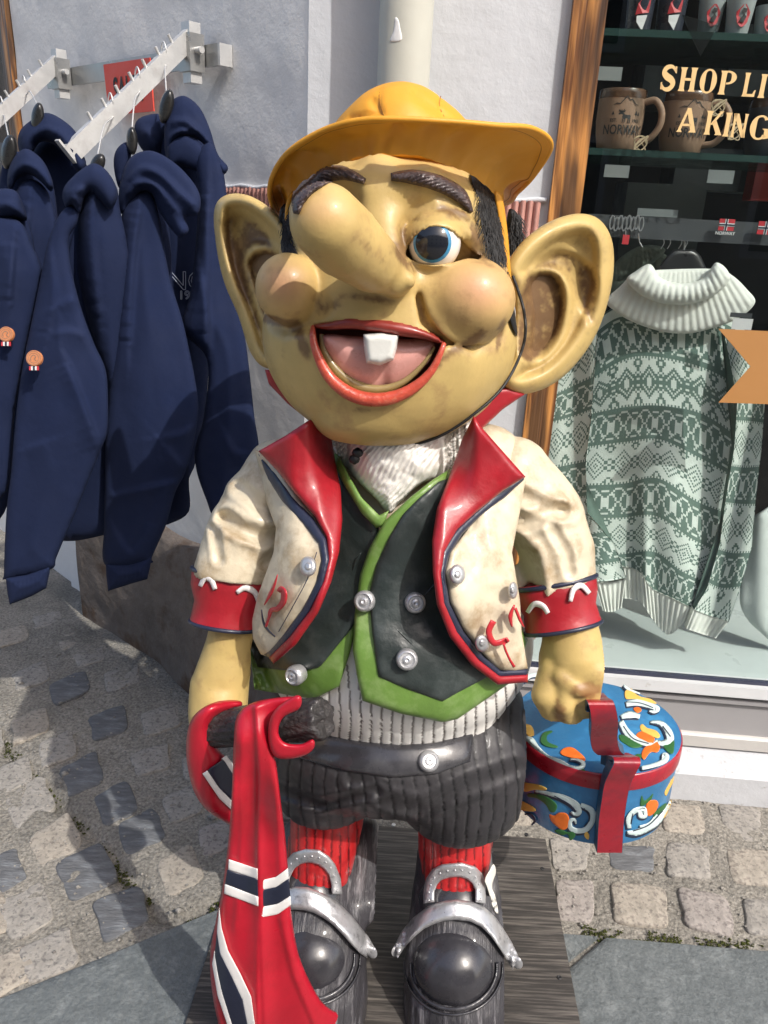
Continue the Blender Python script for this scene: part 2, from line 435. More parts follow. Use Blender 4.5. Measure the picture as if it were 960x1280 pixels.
def head_solid(p):
    d = smin(_hd[0](p), _hd[1](p), .03); d = smin(d, _muz(p), .03); d = smin(d, _chin(p), .02)
    d = smin(d, _brR(p), .022); d = smin(d, _brL(p), .022)
    d = smax(d, -_sockR(p), .018); d = smax(d, -_sockL(p), .018); d = smin(d, _bridge(p), .02)
    d = smax(d, -_grR(p), .012); d = smax(d, -_grL(p), .012)
    d = smin(d, _chR(p), .016); d = smin(d, _chL(p), .005)
    d = smin(d, _lidU(p), .006); d = smin(d, _lidU2(p), .008); d = smin(d, _lidL(p), .006)
    n = smin(_nose(p), _wing(p), .010); n = smax(n, -_nost(p), .006)
    d = smin(d, n, .009)
    return d+.0012*(vnoise(p, 28, 9)-.5)
EYEO = spline([(507, 318), (514, 302), (526, 290), (542, 283), (558, 286), (573, 296), (588, 311), (602, 324), (585, 323), (562, 329), (540, 331), (520, 327)])
ec = P(543, 304, .9385); es = pxs(545, 303, .94)
def eye_cut(p):
    x, y, d = proj(p); m = (np.abs(x-553) < 75) & (np.abs(y-306) < 50); o = np.full(len(p), .05); o[m] = sd2(x[m], y[m], EYEO)*d[m]/F
    return np.maximum(o, p[:, 1]-.97)
def head_lids(p): return smin(head_solid(p), np.linalg.norm(p-ec, axis=-1)-33*es-.0028, .007)
def head_fn(p): return smax(smax(head_lids(p), -mouth_cut(p), .006), -eye_cut(p), .0015)
def head_col(p):
    x, y, d = proj(p); c = np.tile(SKIN, (len(p), 1))
    pk = np.clip(gb(x, y, 600, 362, 42, 34)+gb(x, y, 352, 355, 30, 28)+.45*gb(x, y, 400, 262, 34, 22), 0, 1)*.62
    c = c*(1-pk[:, None])+PINK*pk[:, None]
    far = 1-sm(1.05, 1.12, p[:, 1])
    s2 = sd2c(x, y)
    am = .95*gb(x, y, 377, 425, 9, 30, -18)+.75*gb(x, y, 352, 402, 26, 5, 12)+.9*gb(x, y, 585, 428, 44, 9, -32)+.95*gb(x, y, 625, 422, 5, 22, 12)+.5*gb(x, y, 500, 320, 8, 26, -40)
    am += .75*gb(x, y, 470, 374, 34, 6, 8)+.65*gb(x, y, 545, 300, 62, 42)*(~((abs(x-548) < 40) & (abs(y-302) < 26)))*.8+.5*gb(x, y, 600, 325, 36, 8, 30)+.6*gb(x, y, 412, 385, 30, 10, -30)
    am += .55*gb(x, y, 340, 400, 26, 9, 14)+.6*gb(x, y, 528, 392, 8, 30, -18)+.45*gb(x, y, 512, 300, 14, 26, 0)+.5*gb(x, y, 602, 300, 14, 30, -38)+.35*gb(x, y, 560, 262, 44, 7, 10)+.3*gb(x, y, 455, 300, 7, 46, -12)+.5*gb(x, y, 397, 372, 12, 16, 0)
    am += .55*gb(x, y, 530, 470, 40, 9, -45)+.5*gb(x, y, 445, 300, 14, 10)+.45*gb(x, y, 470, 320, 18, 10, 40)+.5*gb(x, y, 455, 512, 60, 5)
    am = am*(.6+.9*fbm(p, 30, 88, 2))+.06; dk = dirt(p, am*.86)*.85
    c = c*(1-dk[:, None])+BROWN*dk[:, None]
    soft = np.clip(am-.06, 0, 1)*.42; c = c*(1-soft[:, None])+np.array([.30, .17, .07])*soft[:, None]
    inm = (s2 < 1.5) & (p[:, 1] > P(470, 440, .985)[1]*0+.93)
    st = head_solid(p) < -.006
    c[inm & st] = [.52, .22, .18]
    return c
hc = P(487, 360, 1.04)
solid('head', head_fn, m_skin, troll, (-.17, .76, 1.02), (.19, 1.22, 1.42), .0032, head_col)
# ---------------------------------------------------------------- mouth parts
m_lipU = pmat('upper_lip_paint', (.24, .028, .02), rough=.38, var=.2, vs=30, bump=.2, bs=60, coat=.25)
m_lipL = pmat('lower_lip_paint', (.50, .07, .04), rough=.33, var=.25, vs=45, bump=.35, bs=120, coat=.3, col2=(.6, .2, .12), c2s=60, c2lo=.55, c2hi=.75)
m_tongue = pmat('tongue_paint', (.64, .32, .28), rough=.3, var=.15, vs=20, bump=.15, bs=50, coat=.3)
m_tooth = pmat('tooth_enamel', (.72, .72, .68), rough=.25, var=.06, bump=.25, bs=30, coat=.4)
def skull_fn(p): return smin(_hd[0](p), _hd[1](p), .03)
def head_surf(lift): return ('sdf', head_solid, lift)
sheet('upper_lip', [(388, 407), (410, 401), (436, 396), (455, 398), (470, 397), (495, 400), (525, 408), (558, 424), (552, 430), (530, 424), (500, 420), (470, 415), (440, 411), (410, 412)], head_surf(-.006), m_lipU, troll, T=.011, back=.012, wpx=10, res=3)
q = spline([(391, 409), (393, 432), (408, 466), (432, 489), (460, 499), (490, 497), (518, 484), (541, 461), (555, 430)], False, 8)
def ring_tube(name, q, r, mat, lift, n=10, parent=None):
    s = march(head_solid, q[:, 0], q[:, 1])-lift; W = EYE+ray(q[:, 0], q[:, 1])*s[:, None]
    rr = np.interp(np.linspace(0, 1, len(q)), np.linspace(0, 1, len(r)), r)*s/F
    return MB().tube(W, rr, n).build(name, mat, parent or troll, True, 70)
ring_tube('lower_lip', q, [3, 5, 7, 8.5, 9, 8.5, 7, 5, 3], m_lipL, .0)
q2 = spline([(402, 418), (407, 442), (424, 466), (450, 483), (478, 486), (505, 477), (528, 456), (543, 434)], False, 8)
ring_tube('inner_gum', q2, [3, 5, 6, 6, 5, 4, 3, 2], pmat('gum_paint', (.30, .22, .09), rough=.4, var=.2, coat=.2), -.020)
sheet('tongue', [(404, 420), (440, 420), (470, 422), (505, 424), (542, 428), (532, 458), (502, 482), (468, 490), (434, 478), (414, 452)], .934, m_tongue, troll, T=.018, back=.03, wpx=40, res=4, hfn=lambda x, y, d: -.006*np.exp(-((x-478)/9)**2))
# tooth
sheet('tooth', [(454, 418), (476, 416), (498, 419), (496, 436), (492, 450), (475, 457), (458, 454), (455, 437)], .905, m_tooth, troll, T=.012, back=.02, wpx=8, res=2.5, spl=False)
# ---------------------------------------------------------------- eye
m_eye = pmat('eye_white', (.78, .74, .68), rough=.12, var=.04, bump=0, coat=.6)
m_iris = pmat('iris_blue', (.05, .24, .42), rough=.1, var=.3, vs=200, bump=0, coat=.3)
m_pupil = pmat('pupil_black', (.012, .014, .02), rough=.12, var=0, bump=0, coat=.2)
def ball(c, r, ax, a0, a1, lift=0., n=40, k=14):
    """cap of a sphere about axis ax between polar angles a0..a1 (deg)"""
    ax = np.array(ax)/np.linalg.norm(ax); X = np.cross(ax, [0, 0, 1.]); X /= np.linalg.norm(X); Yv = np.cross(ax, X)
    prof = [((r+lift)*math.sin(math.radians(a)), (r+lift)*math.cos(math.radians(a))) for a in np.linspace(a1, a0, k)]
    m = MB(); m.lathe(c, prof, n, X, Yv, ax); return m
gz = P(538, 302, .7)-ec
ball(ec, 33*es, CF, .5, 179, 0, 40, 24).build('eyeball', m_eye, troll, True, 80)
irD = P(539, 303, .905)-ec
ball(ec, 33*es, irD, .3, 44, .0008).build('iris', m_iris, troll, True, 80)
ball(ec, 33*es, irD, .3, 35.5, .0014).build('pupil', m_pupil, troll, True, 80)
# ---------------------------------------------------------------- brows
m_brow = pmat('brow_paint', (.055, .035, .035), rough=.5, var=.35, vs=60, bump=.3, bs=80, coat=.12, col2=(.22, .17, .16), c2s=120, c2lo=.58, c2hi=.7)
def brow(pts, wd, dirn):
    c = spline(pts, False, 12)
    T = np.gradient(c, axis=0); T /= np.linalg.norm(T, axis=1)[:, None]
    W = np.interp(np.linspace(0, 1, len(c)), np.linspace(0, 1, len(wd)), wd)
    pol = stroke_poly(pts, wd, 8)
    L = np.r_[0, np.cumsum(np.linalg.norm(np.diff(c, axis=0), axis=1))]
    def h(x, y, d):
        dd = (x[:, None]-c[None, :, 0])**2+(y[:, None]-c[None, :, 1])**2; k = dd.argmin(1)
        s = L[k]; off = (x-c[k, 0])*-T[k, 1]+(y-c[k, 1])*T[k, 0]
        ph = (s*1.0+off*dirn)/4.2; a = np.abs((ph % 1)-.5)*2
        return .0035*a*np.clip(d/4, 0, 1)
    return sheet('eyebrow', pol, head_surf(-.002), m_brow, troll, T=.011, back=.004, wpx=9, res=1.7, spl=False, hfn=h)
brow([(370, 268), (376, 243), (395, 225), (425, 216), (457, 227)], [8, 22, 24, 20, 8], .8)
brow([(488, 221), (515, 221), (548, 229), (575, 244), (590, 266)], [10, 20, 22, 20, 5], -.8)
# ---------------------------------------------------------------- ears
m_ear = m_skin
def ear(poly, concha, valley, Yf, rimw, name='ear', s=1, extra=None):
    pol = spline(poly); con = spline(concha); val = spline(valley)
    def h(x, y, d):
        rim = np.sin(np.clip(d/rimw, 0, 1)*math.pi)**.8*.013*(d < rimw)
        bowl = -.016*sm(rimw*.55, rimw*1.6, d)
        c = sd2(x, y, con); cc = -.030*sm(4, -13, c); v = sd2(x, y, val); vv = -.012*sm(5, -9, v)*(c > 0)
        ridge = .008*np.exp(-((c-7)/6.)**2)*sm(rimw*.5, rimw*1.3, d)
        o = rim+bowl+cc+vv+ridge
        return o+(extra(x, y, d) if extra else 0)
    def col(x, y, d):
        p = P(x, y, Yf(x, y)); c = np.tile(SKIN, (len(x), 1))
        cs = sd2(x, y, con); v = sd2(x, y, val)
        am = (.80*sm(8, -6, cs)*(1-.25*sm(-12, -34, cs))+.62*sm(4, -6, v)+.30*np.exp(-((d-rimw)/5)**2))*(.5+.9*fbm(p, 26, 33, 2))
        # runs of wash
        dk = dirt(p, am*.95, 21)*.92; c = c*(1-dk[:, None])+BROWN*dk[:, None]
        so = np.clip(am, 0, 1)*.42; c = c*(1-so[:, None])+np.array([.20, .11, .05])*so[:, None]
        sp = dirt(p, .35+0*d, 55)*.6*(d > 6); return c*(1-sp[:, None])+BROWN*sp[:, None]
    return sheet(name, pol, Yf, m_ear, troll, T=.010, back=.020, wpx=rimw*.7, res=2.6, spl=False, hfn=h, colfn=col)
ear([(632, 336), (652, 303), (685, 278), (722, 267), (750, 275), (766, 305), (765, 355), (748, 412), (720, 455), (688, 482), (652, 493), (630, 484), (627, 466), (640, 440), (645, 400), (640, 365)],
    [(650, 443), (646, 400), (652, 360), (672, 342), (696, 346), (704, 375), (698, 412), (682, 438), (664, 448)],
    [(668, 335), (690, 315), (720, 318), (745, 345), (748, 380), (738, 405), (726, 385), (712, 355), (695, 340)],
    lambda x, y: 1.065+.0005*(x-640)+0*y, 26)
ear([(268, 262), (282, 244), (310, 244), (340, 262), (360, 288), (368, 330), (352, 400), (345, 455), (328, 458), (312, 438), (298, 395), (280, 352), (270, 305)],
    [(310, 330), (325, 315), (345, 318), (352, 345), (348, 380), (338, 410), (330, 395), (318, 360)],
    [(276, 285), (290, 268), (312, 270), (338, 295), (342, 312), (318, 308), (308, 330), (320, 375), (330, 415), (318, 408), (300, 365), (285, 325)],
    lambda x, y: 1.06+.0012*(340-x)+0*y, 17)
# ================================================================== torso, clothes
m_cream = pmat('jacket_cream_paint', (.60, .52, .38), rough=.5, var=.12, vs=14, bump=.35, bs=40, coat=.1, col2=(.34, .24, .13), c2s=20, c2lo=.48, c2hi=.72, fine=.2)
m_red = pmat('red_paint', (.34, .010, .019), rough=.40, var=.22, vs=16, bump=.35, bs=30, coat=.12, col2=(.27, .008, .012), c2s=14, c2lo=.48, c2hi=.75)
m_navy = pmat('navy_piping_paint', (.016, .02, .045), rough=.4, var=.2, bump=.25, bs=60, coat=.2)
m_vest = pmat('vest_dark_green_paint', (.022, .030, .029), rough=.40, var=.3, vs=12, bump=.7, bs=22, coat=.12, col2=(.060, .072, .070), c2s=14, c2lo=.5, c2hi=.75, fine=.25)
m_green = pmat('vest_green_paint', (.13, .24, .045), rough=.42, var=.2, vs=14, bump=.3, bs=40, coat=.2, col2=(.26, .36, .14), c2s=18, c2lo=.52, c2hi=.75)
m_silver = pmat('silver_paint', (.55, .55, .56), rough=.36, var=.15, vs=40, bump=.3, bs=60, metal=.65, col2=(.12, .12, .13), c2s=45, c2lo=.56, c2hi=.75)
m_shirt = pmat('shirt_white_paint', (.72, .69, .64), rough=.5, var=.12, bump=.3, bs=60, attr=True, coat=.1)
m_trou = pmat('trouser_black_paint', (.030, .028, .031), rough=.52, var=.25, vs=14, bump=.3, bs=50, coat=.05, attr=True, col2=(.055, .052, .056), c2s=16, c2lo=.5, c2hi=.75)
m_boot = pmat('boot_black_paint', (.032, .031, .036), rough=.28, var=.3, vs=16, bump=.15, bs=30, coat=.4, col2=(.10, .10, .105), c2s=10, c2lo=.50, c2hi=.8)
m_bark = pmat('boot_wood_paint', (.040, .038, .043), rough=.38, var=.4, vs=14, bump=.7, bs=30, coat=.25, stretch=(6, 1.0, .7), col2=(.26, .25, .26), c2s=12, c2lo=.54, c2hi=.72, dist=.006)
m_sock = pmat('red_sock_paint', (.50, .018, .02), attr=True, rough=.38, var=.25, vs=20, bump=.3, bs=40, coat=.3, col2=(.22, .008, .01), c2s=20, c2lo=.5, c2hi=.7)
m_hair = pmat('black_fur', (.008, .008, .009), rough=.55, var=.3, bump=0)
_b = [ell(497, 645, 1.10, 112, 130, 100), ell(497, 800, 1.085, 168, 132, 138), ell(497, 890, 1.10, 146, 66, 118), cap((495, 530, 1.05, 60), (495, 620, 1.06, 60))]
_shL = cap((400, 590, 1.09, 60), (340, 640, 1.06, 40)); _shR = cap((600, 590, 1.09, 60), (650, 640, 1.06, 40))
def torso_fn(p):
    d = smin(_b[0](p), _b[1](p), .06); d = smin(d, _b[2](p), .03); d = smin(d, _b[3](p), .04); return d
def tl(l): return ('sdf', torso_fn, l)
def shirt_col(p):
    x, y, d = proj(p); c = np.tile([.84, .82, .78], (len(p), 1)).astype(float)
    g = np.abs(((x+3*np.sin(y/30.)) % 13)-6.5); c[(g < 1.0) & (y > 830)] = [.13, .11, .10]
    return c
def shirt_fn(p):
    x, y, d = proj(p); g = np.abs(((x+3*np.sin(y/30.)) % 13)-6.5); return torso_fn(p)+.002*np.exp(-(g/1.1)**2)*(y > 830)
solid('shirt', lambda p: np.maximum(np.maximum(shirt_fn(p), .50-p[:, 2]), p[:, 2]-.74), m_shirt, troll, (-.26, .84, .485), (.26, 1.07, .76), .0030, shirt_col)
# scarf of white fur below the chin
m_fur = pmat('white_beard_paint', (.80, .77, .72), rough=.45, var=.15, vs=20, bump=.5, bs=40, coat=.15, col2=(.34, .27, .21), c2s=40, c2lo=.60, c2hi=.76, stretch=(1.2, 1.2, .5))
def strands(x, y, d):
    u = x*.72+y*.68+6*np.sin(y/17.)+9*fbm(np.stack([x/60, y/90, 0*x], -1), 2., 5); k = (u/5.5) % 1
    return .0045*np.abs(k-.5)*2+.010*fbm(np.stack([x/40, y/40, 0*x], -1), 2., 8)
sheet('beard', [(408, 520), (440, 540), (500, 545), (545, 528), (588, 500), (590, 545), (566, 590), (528, 604), (500, 628), (486, 642), (468, 622), (445, 600), (424, 575), (412, 548)], ('sdf', _b[3], .0), m_fur, troll, T=.018, back=.02, wpx=22, res=1.9, hfn=strands)
# vest
vw = lambda x, y, d: .004*np.sin((x*.9+y*.35)/21.)*np.exp(-((y-700)/130.)**2)+.006*(fbm(np.stack([x/70, y/70, 0*x], -1), 2.2, 11)-.5)
sheet('vest_border', [(312, 812), (318, 862), (350, 867), (392, 874), (424, 858), (438, 815), (450, 760), (420, 740), (360, 790)], tl(.012), m_green, troll, T=.007, back=.012, wpx=6, res=5, spl=False)
sheet('vest_panel', [(395, 530), (432, 600), (474, 656), (470, 700), (452, 760), (440, 785), (400, 834), (372, 840), (322, 834), (310, 800), (330, 740), (360, 640), (372, 560)], tl(.022), m_vest, troll, T=.006, back=.014, wpx=8, res=5, spl=False, hfn=vw)
sheet('vest_collar', [(414, 562), (424, 570), (436, 594), (452, 622), (474, 644), (486, 638), (480, 658), (470, 660), (452, 642), (430, 606), (418, 582)], tl(.028), m_green, troll, T=.007, back=.015, wpx=5, res=3.5, spl=False)
sheet('vest_border', [(562, 586), (540, 600), (512, 622), (480, 652), (462, 684), (450, 718), (443, 768), (441, 812), (447, 850), (453, 876), (500, 892), (553, 903), (572, 899), (640, 852), (660, 800), (600, 700), (575, 640)], tl(.032), m_green, troll, T=.009, back=.016, wpx=6, res=4, spl=False)
sheet('vest_panel', [(566, 596), (548, 602), (522, 624), (504, 642), (486, 672), (470, 706), (461, 742), (465, 790), (469, 820), (473, 846), (510, 862), (553, 877), (572, 866), (618, 842), (612, 800), (590, 700), (580, 640)], tl(.041), m_vest, troll, T=.005, back=.012, wpx=7, res=4, spl=False, hfn=vw)
for (a, b, ln) in (((472, 770), (520, 810), 0), ((466, 735), (510, 742), 0), ((470, 712), (500, 735), 0), ((452, 690), (440, 715), 1), ((560, 720), (530, 745), 0)):
    stroke('vest_crease', [a, ((a[0]+b[0])/2, (a[1]+b[1])/2-3), b], [1, 5, 1], tl(.043 if not ln else .024), m_vest, troll, T=.004, res=2)
def button(x, y, r, fn, lift, tilt=0, parent=None, mat=None):
    s = march(fn, np.array([x*1.]), np.array([y*1.]))[0]; c = EYE+ray(x, y)*s; N = grad(fn, c[None], .01)[0]; c = c+N*lift; r = r*s/F
    X = np.cross(N, [0, 0, 1.]); X /= np.linalg.norm(X); Yv = np.cross(N, X)
    m = MB(); m.lathe(c, [(r*.9, -.012), (r, -.004), (r, .002), (r*.88, .006), (r*.72, .0072), (r*.62, .0045), (r*.42, .0045), (r*.36, .007), (r*.2, .0078), (r*.02, .0062)], 28, X, Yv, N)
    o = m.build('button', mat or m_silver, parent or troll, True, 50); return o
for x, y, r, l in ((466, 748, 13, .048), (513, 749, 12.5, .052), (506, 818, 13, .052), (386, 836, 12.5, .032)): button(x, y, r, torso_fn, l)
# jacket body at the back and shoulders
_jb = [ell(497, 650, 1.14, 138, 150, 105), ell(497, 780, 1.13, 172, 110, 130)]
def jack_fn(p):
    d = smin(_jb[0](p), _jb[1](p), .05); d = smin(d, _shL(p), .04); d = smin(d, _shR(p), .04)
    return np.maximum(d, -(torso_fn(p)-.004)+0*d) if False else d
def wr(p, sc, amp, s=0): return amp*(fbm(p, sc, s, 3)-.5)
solid('jacket_back', lambda p: jack_fn(p)+wr(p, 12, .012, 4), m_cream, troll, (-.30, .94, .68), (.32, 1.36, 1.16), .007)
# front panels
def folds(dx, dy, lam, amp, ph=0, cx=0, cy=0, rr=60):
    def f(x, y): return amp*(1-np.abs(np.sin(((x*dx+y*dy)/lam+ph)*math.pi/1.0)))**1.5*np.exp(-(((x-cx)**2+(y-cy)**2)/rr**2))
    return f
def panelL(x, y): return .995-.10*sm(560, 760, y)-.0003*(x-360)+.035*sm(370, 320, x)
def panelR(x, y): return .99-.09*sm(560, 770, y)+.0005*(x-600)
def pw(seed, amp=.012, sc=2.6): return lambda x, y, d: amp*(fbm(np.stack([x/80, y/110, 0*x], -1), sc, seed)-.45)
jl = [(318, 560), (345, 580), (366, 612), (392, 645), (408, 672), (412, 698), (402, 732), (384, 762), (360, 796), (338, 822), (326, 818), (316, 798), (315, 775), (322, 745), (334, 712), (342, 690), (345, 660), (332, 625)]
jr = [(600, 540), (657, 600), (650, 640), (640, 690), (650, 750), (652, 790), (660, 836), (640, 842), (622, 838), (598, 812), (578, 786), (562, 752), (556, 716), (562, 690), (590, 655), (602, 620)]
sheet('jacket_front', jl, panelL, m_cream, troll, T=.012, back=.012, wpx=10, res=4.5, spl=False, hfn=pw(3))
sheet('jacket_front', jr, panelR, m_cream, troll, T=.012, back=.012, wpx=10, res=4.5, spl=False, hfn=pw(9, .02))
# piping and lapels
def band(name, ctr, wd, dep, mat, T=.008, back=.008): return stroke(name, ctr, wd, dep, mat, troll, T=T, back=back, res=3)
lpL = lambda x, y: panelL(x, y)-.006
lpR = lambda x, y: panelR(x, y)-.006
sheet('lapel_piping', [(322, 566), (344, 590), (364, 618), (392, 648), (408, 674), (412, 700), (404, 734), (386, 768), (360, 802), (338, 824), (330, 818), (352, 795), (377, 762), (394, 728), (400, 700), (397, 680), (378, 655), (352, 628), (334, 600)], lpL, m_navy, troll, T=.010, back=.012, wpx=4, res=3, spl=False)
colL = lambda x, y: panelL(x, y)-.012-.0004*(412-x)*sm(700, 560, y)+.05*sm(380, 420, x)*sm(640, 540, y)+.02*sm(395, 428, x)
colR = lambda x, y: panelR(x, y)-.012-.0004*(x-560)*sm(700, 580, y)+.05*sm(600, 560, x)*sm(640, 540, y)+.006*sm(556, 541, x)
sheet('lapel', [(323, 564), (356, 545), (388, 524), (408, 520), (414, 545), (419, 575), (426, 612), (428, 650), (424, 690), (414, 728), (398, 766), (370, 806), (342, 830), (336, 822), (362, 796), (388, 762), (404, 726), (410, 696), (408, 672), (394, 646), (368, 616), (346, 588)], colL, m_red, troll, T=.010, back=.010, wpx=7, res=3.5, spl=False)
sheet('collar', [(331, 462), (352, 462), (380, 492), (412, 520), (424, 560), (404, 540), (386, 526), (360, 505), (336, 480)], lambda x, y: 1.06-.0002*(x-330), m_red, troll, T=.008, back=.010, wpx=5, res=3.5, spl=False)
sheet('lapel_piping', [(655, 600), (632, 622), (600, 646), (578, 668), (562, 694), (557, 716), (562, 754), (580, 790), (604, 820), (626, 838), (660, 836), (660, 846), (622, 848), (594, 824), (568, 792), (552, 756), (548, 716), (552, 688), (570, 660), (592, 640), (622, 612), (656, 594)], lpR, m_navy, troll, T=.011, back=.012, wpx=4, res=3, spl=False)
sheet('lapel', [(602, 534), (625, 560), (657, 596), (628, 614), (596, 640), (572, 662), (556, 690), (552, 718), (556, 754), (572, 790), (598, 824), (625, 845), (660, 843), (660, 853), (622, 856), (590, 832), (562, 796), (546, 756), (541, 716), (540, 676), (546, 636), (562, 594), (578, 548), (592, 520)], colR, m_red, troll, T=.010, back=.010, wpx=7, res=3.5, spl=False)
sheet('collar', [(656, 493), (636, 484), (610, 488), (590, 505), (576, 540), (585, 560), (602, 537), (628, 512)], lambda x, y: 1.045+.0004*(x-600), m_red, troll, T=.008, back=.012, wpx=5, res=3.5, spl=False)
sheet('neck_black_cloth', [(560, 520), (596, 492), (636, 470), (630, 490), (596, 512), (572, 545)], 1.07, m_hair, troll, T=.01, back=.02, wpx=8, res=5)  # black fabric filling the gap between jaw and right collar
stroke('hem_line', [(327, 762), (329, 777), (335, 788), (344, 796)], [1.5, 4, 2], lambda x, y: panelL(x, y)-.020, m_navy, troll, T=.002, res=1.5)
stroke('seam', [(396, 690), (384, 724), (366, 758), (348, 790)], [1.2, 1.2], lambda x, y: panelL(x, y)-.0185, m_navy, troll, T=.001, res=1.5)
for fx in (((385, 708, 10.5, 13), panelL, 0), ((572, 718, 10, 13), panelR, 0), ((603, 804, 9.5, 11), panelR, 1), ((641, 738, 6, 11), panelR, 0)):
    (x, y, rx, ry), pf, k = fx; a = np.linspace(0, 2*math.pi, 20, endpoint=False)
    pf2 = (lambda pf: lambda x, y: pf(x, y)-.021)(pf)
    b_ = sheet('button', [(x+rx*math.cos(t), y+ry*math.sin(t)) for t in a], pf2, m_silver, troll, T=.009, back=.004, wpx=5, res=2, spl=False)
    sheet('button_boss', [(x+rx*.4*math.cos(t), y+ry*.4*math.sin(t)) for t in a[::2]], (lambda pf: lambda x, y: pf(x, y)-.029)(pf), m_silver, b_, T=.003, wpx=3, res=1.5, spl=False)
m_curl = pmat('red_curl_paint', (.47, .02, .03), rough=.35, var=.15, bump=.2, coat=.3)
m_white = pmat('white_arc_paint', (.72, .68, .66), rough=.4, var=.1, bump=.3, bs=60, coat=.2)
def curl(pts, wd, pf, mat=m_curl): stroke('painted_curl', pts, wd, (lambda x, y: pf(x, y)-(.021 if pf is panelL else .027)) if pf in (panelL, panelR) else pf, mat, troll, T=.004, back=.004, res=1.6)
curl([(348, 740), (351, 736), (355, 741), (354, 752), (347, 761), (339, 763), (336, 772), (332, 784)], [5, 7, 8, 8, 7, 6, 4, 3], panelL)
curl([(347, 718), (343, 730), (338, 742), (330, 757)], [1, 4, 5, 1], panelL)
curl([(617, 776), (611, 790), (618, 804), (634, 800), (630, 806), (636, 822), (643, 834)], [8, 8, 8, 7, 3, 3, 4], panelR)
curl([(643, 756), (638, 770), (640, 784)], [2, 6, 2], panelR)
curl([(644, 760), (650, 775), (655, 784)], [4, 4, 2], panelR)
# sleeves
_slL = cap((352, 592, 1.08, 44), (326, 632, 1.055, 46), (302, 680, 1.03, 46), (292, 714, 1.015, 46))
_slR = cap((640, 596, 1.085, 48), (672, 640, 1.06, 52), (690, 690, 1.04, 50), (695, 728, 1.025, 48))
_cA = P(289, 716, 1.015); _cZ = P(280, 781, .99)-_cA; _cZ /= np.linalg.norm(_cZ); _cB = P(693, 728, 1.02); _cY = P(704, 784, .995)-_cB; _cY /= np.linalg.norm(_cY)
def fold(x, y, pts, wd, amp):
    d = seg_dist(x, y, pts, False); t = np.clip(d/wd, 0, 1.6); return amp*(np.exp(-t*t*2.2)-.55*np.exp(-((t-1.05)*2.6)**2))
def slL_fn(p):
    x, y, d = proj(p)
    f = fold(x, y, [(282, 648), (302, 662), (330, 672), (358, 668)], 14, .011)+fold(x, y, [(300, 610), (326, 632), (356, 640)], 14, .006)+fold(x, y, [(268, 660), (274, 700)], 9, .005)+fold(x, y, [(330, 705), (348, 685)], 10, .006)
    return np.maximum(_slL(p), (p-_cA)@_cZ-.006)+f*(p[:, 1] < 1.08)+wr(p, 16, .008, 31)+wr(p, 50, .0025, 37)
def slR_fn(p):
    x, y, d = proj(p)
    f = fold(x, y, [(600, 672), (632, 680), (656, 700), (664, 740)], 20, .013)+fold(x, y, [(618, 650), (660, 652), (700, 640)], 14, .008)+fold(x, y, [(640, 612), (676, 632), (712, 640)], 13, .006)+fold(x, y, [(690, 660), (708, 690), (712, 715)], 10, .005)
    return np.maximum(_slR(p), (p-_cB)@_cY-.006)+f*(p[:, 1] < 1.1)+wr(p, 16, .008, 41)+wr(p, 50, .0025, 47)
solid('sleeve', slL_fn, m_cream, troll, (-.29, .90, .76), (-.06, 1.18, 1.10), .0045)
solid('sleeve', slR_fn, m_cream, troll, (.08, .90, .74), (.32, 1.22, 1.10), .0045)
def cuff(a, b, ra, rb, Ya, Yb, dep=.85, arcs=()):
    A = P(a[0], a[1], Ya); B = P(b[0], b[1], Yb); Z = B-A; H_ = np.linalg.norm(Z); Z /= H_; X = np.cross(Z, CF); X /= np.linalg.norm(X); Yv = np.cross(Z, X)
    if X@CX < 0: X = -X; Yv = -Yv
    sa, sb = ra*pxs(a[0], a[1], Ya), rb*pxs(b[0], b[1], Yb)
    prof = [(sa*.82, .004), (sa*.97, -.004), (sa*1.02, .006), (sa*1.0, H_*.3), (sb*.97, H_*.6), (sb*1.01, H_*.92), (sb*1.03, H_), (sb*.9, H_+.001), (sb*.8, H_-.01)]
    N = 44; m = MB(); v = []; 
    m.lathe(A, prof, N, X, Yv, Z, 1, dep)
    for i, q in enumerate(m.v):
        q = np.array(q); m.v[i] = list(q+(.0035*(vnoise(q[None], 22, 3)[0]-.5))*(q-A-Z*((q-A)@Z))/sa)
    o = m.build('cuff', m_red, troll, True, 60)
    for (rr, h, r_) in ((sa*1.02, .0, .0036), (sb*1.02, H_, .0032)):
        t = np.linspace(0, 2*math.pi, 41); ring = A+Z*h+np.outer(np.cos(t), X)*rr+np.outer(np.sin(t), Yv)*rr*dep
        MB().tube(ring, r_, 8, False).build('cuff_piping', m_navy, o, True, 80)
    def cf(p):
        q = p-A; h = q@Z; x = q@X; y = (q@Yv)/dep; r = sa+(sb-sa)*np.clip(h/H_, 0, 1); return (np.hypot(x, y)-r)*.85
    for pts in arcs: stroke('painted_arc', pts, [5.5, 8, 6], ('sdf', cf, .005), m_white, o, T=.004, back=.004, res=1.7)
    return cf
cuff((289, 716), (280, 781), 47.5, 41.5, 1.015, .99, .85, [[(250, 733), (256, 723), (264, 725), (269, 737)], [(296, 741), (306, 735), (318, 740), (323, 751)]])
cuff((693, 728), (704, 784), 51, 46.5, 1.02, .995, .85, [[(659, 766), (668, 755), (679, 758), (685, 767)], [(713, 752), (717, 737), (727, 732), (737, 742)]])
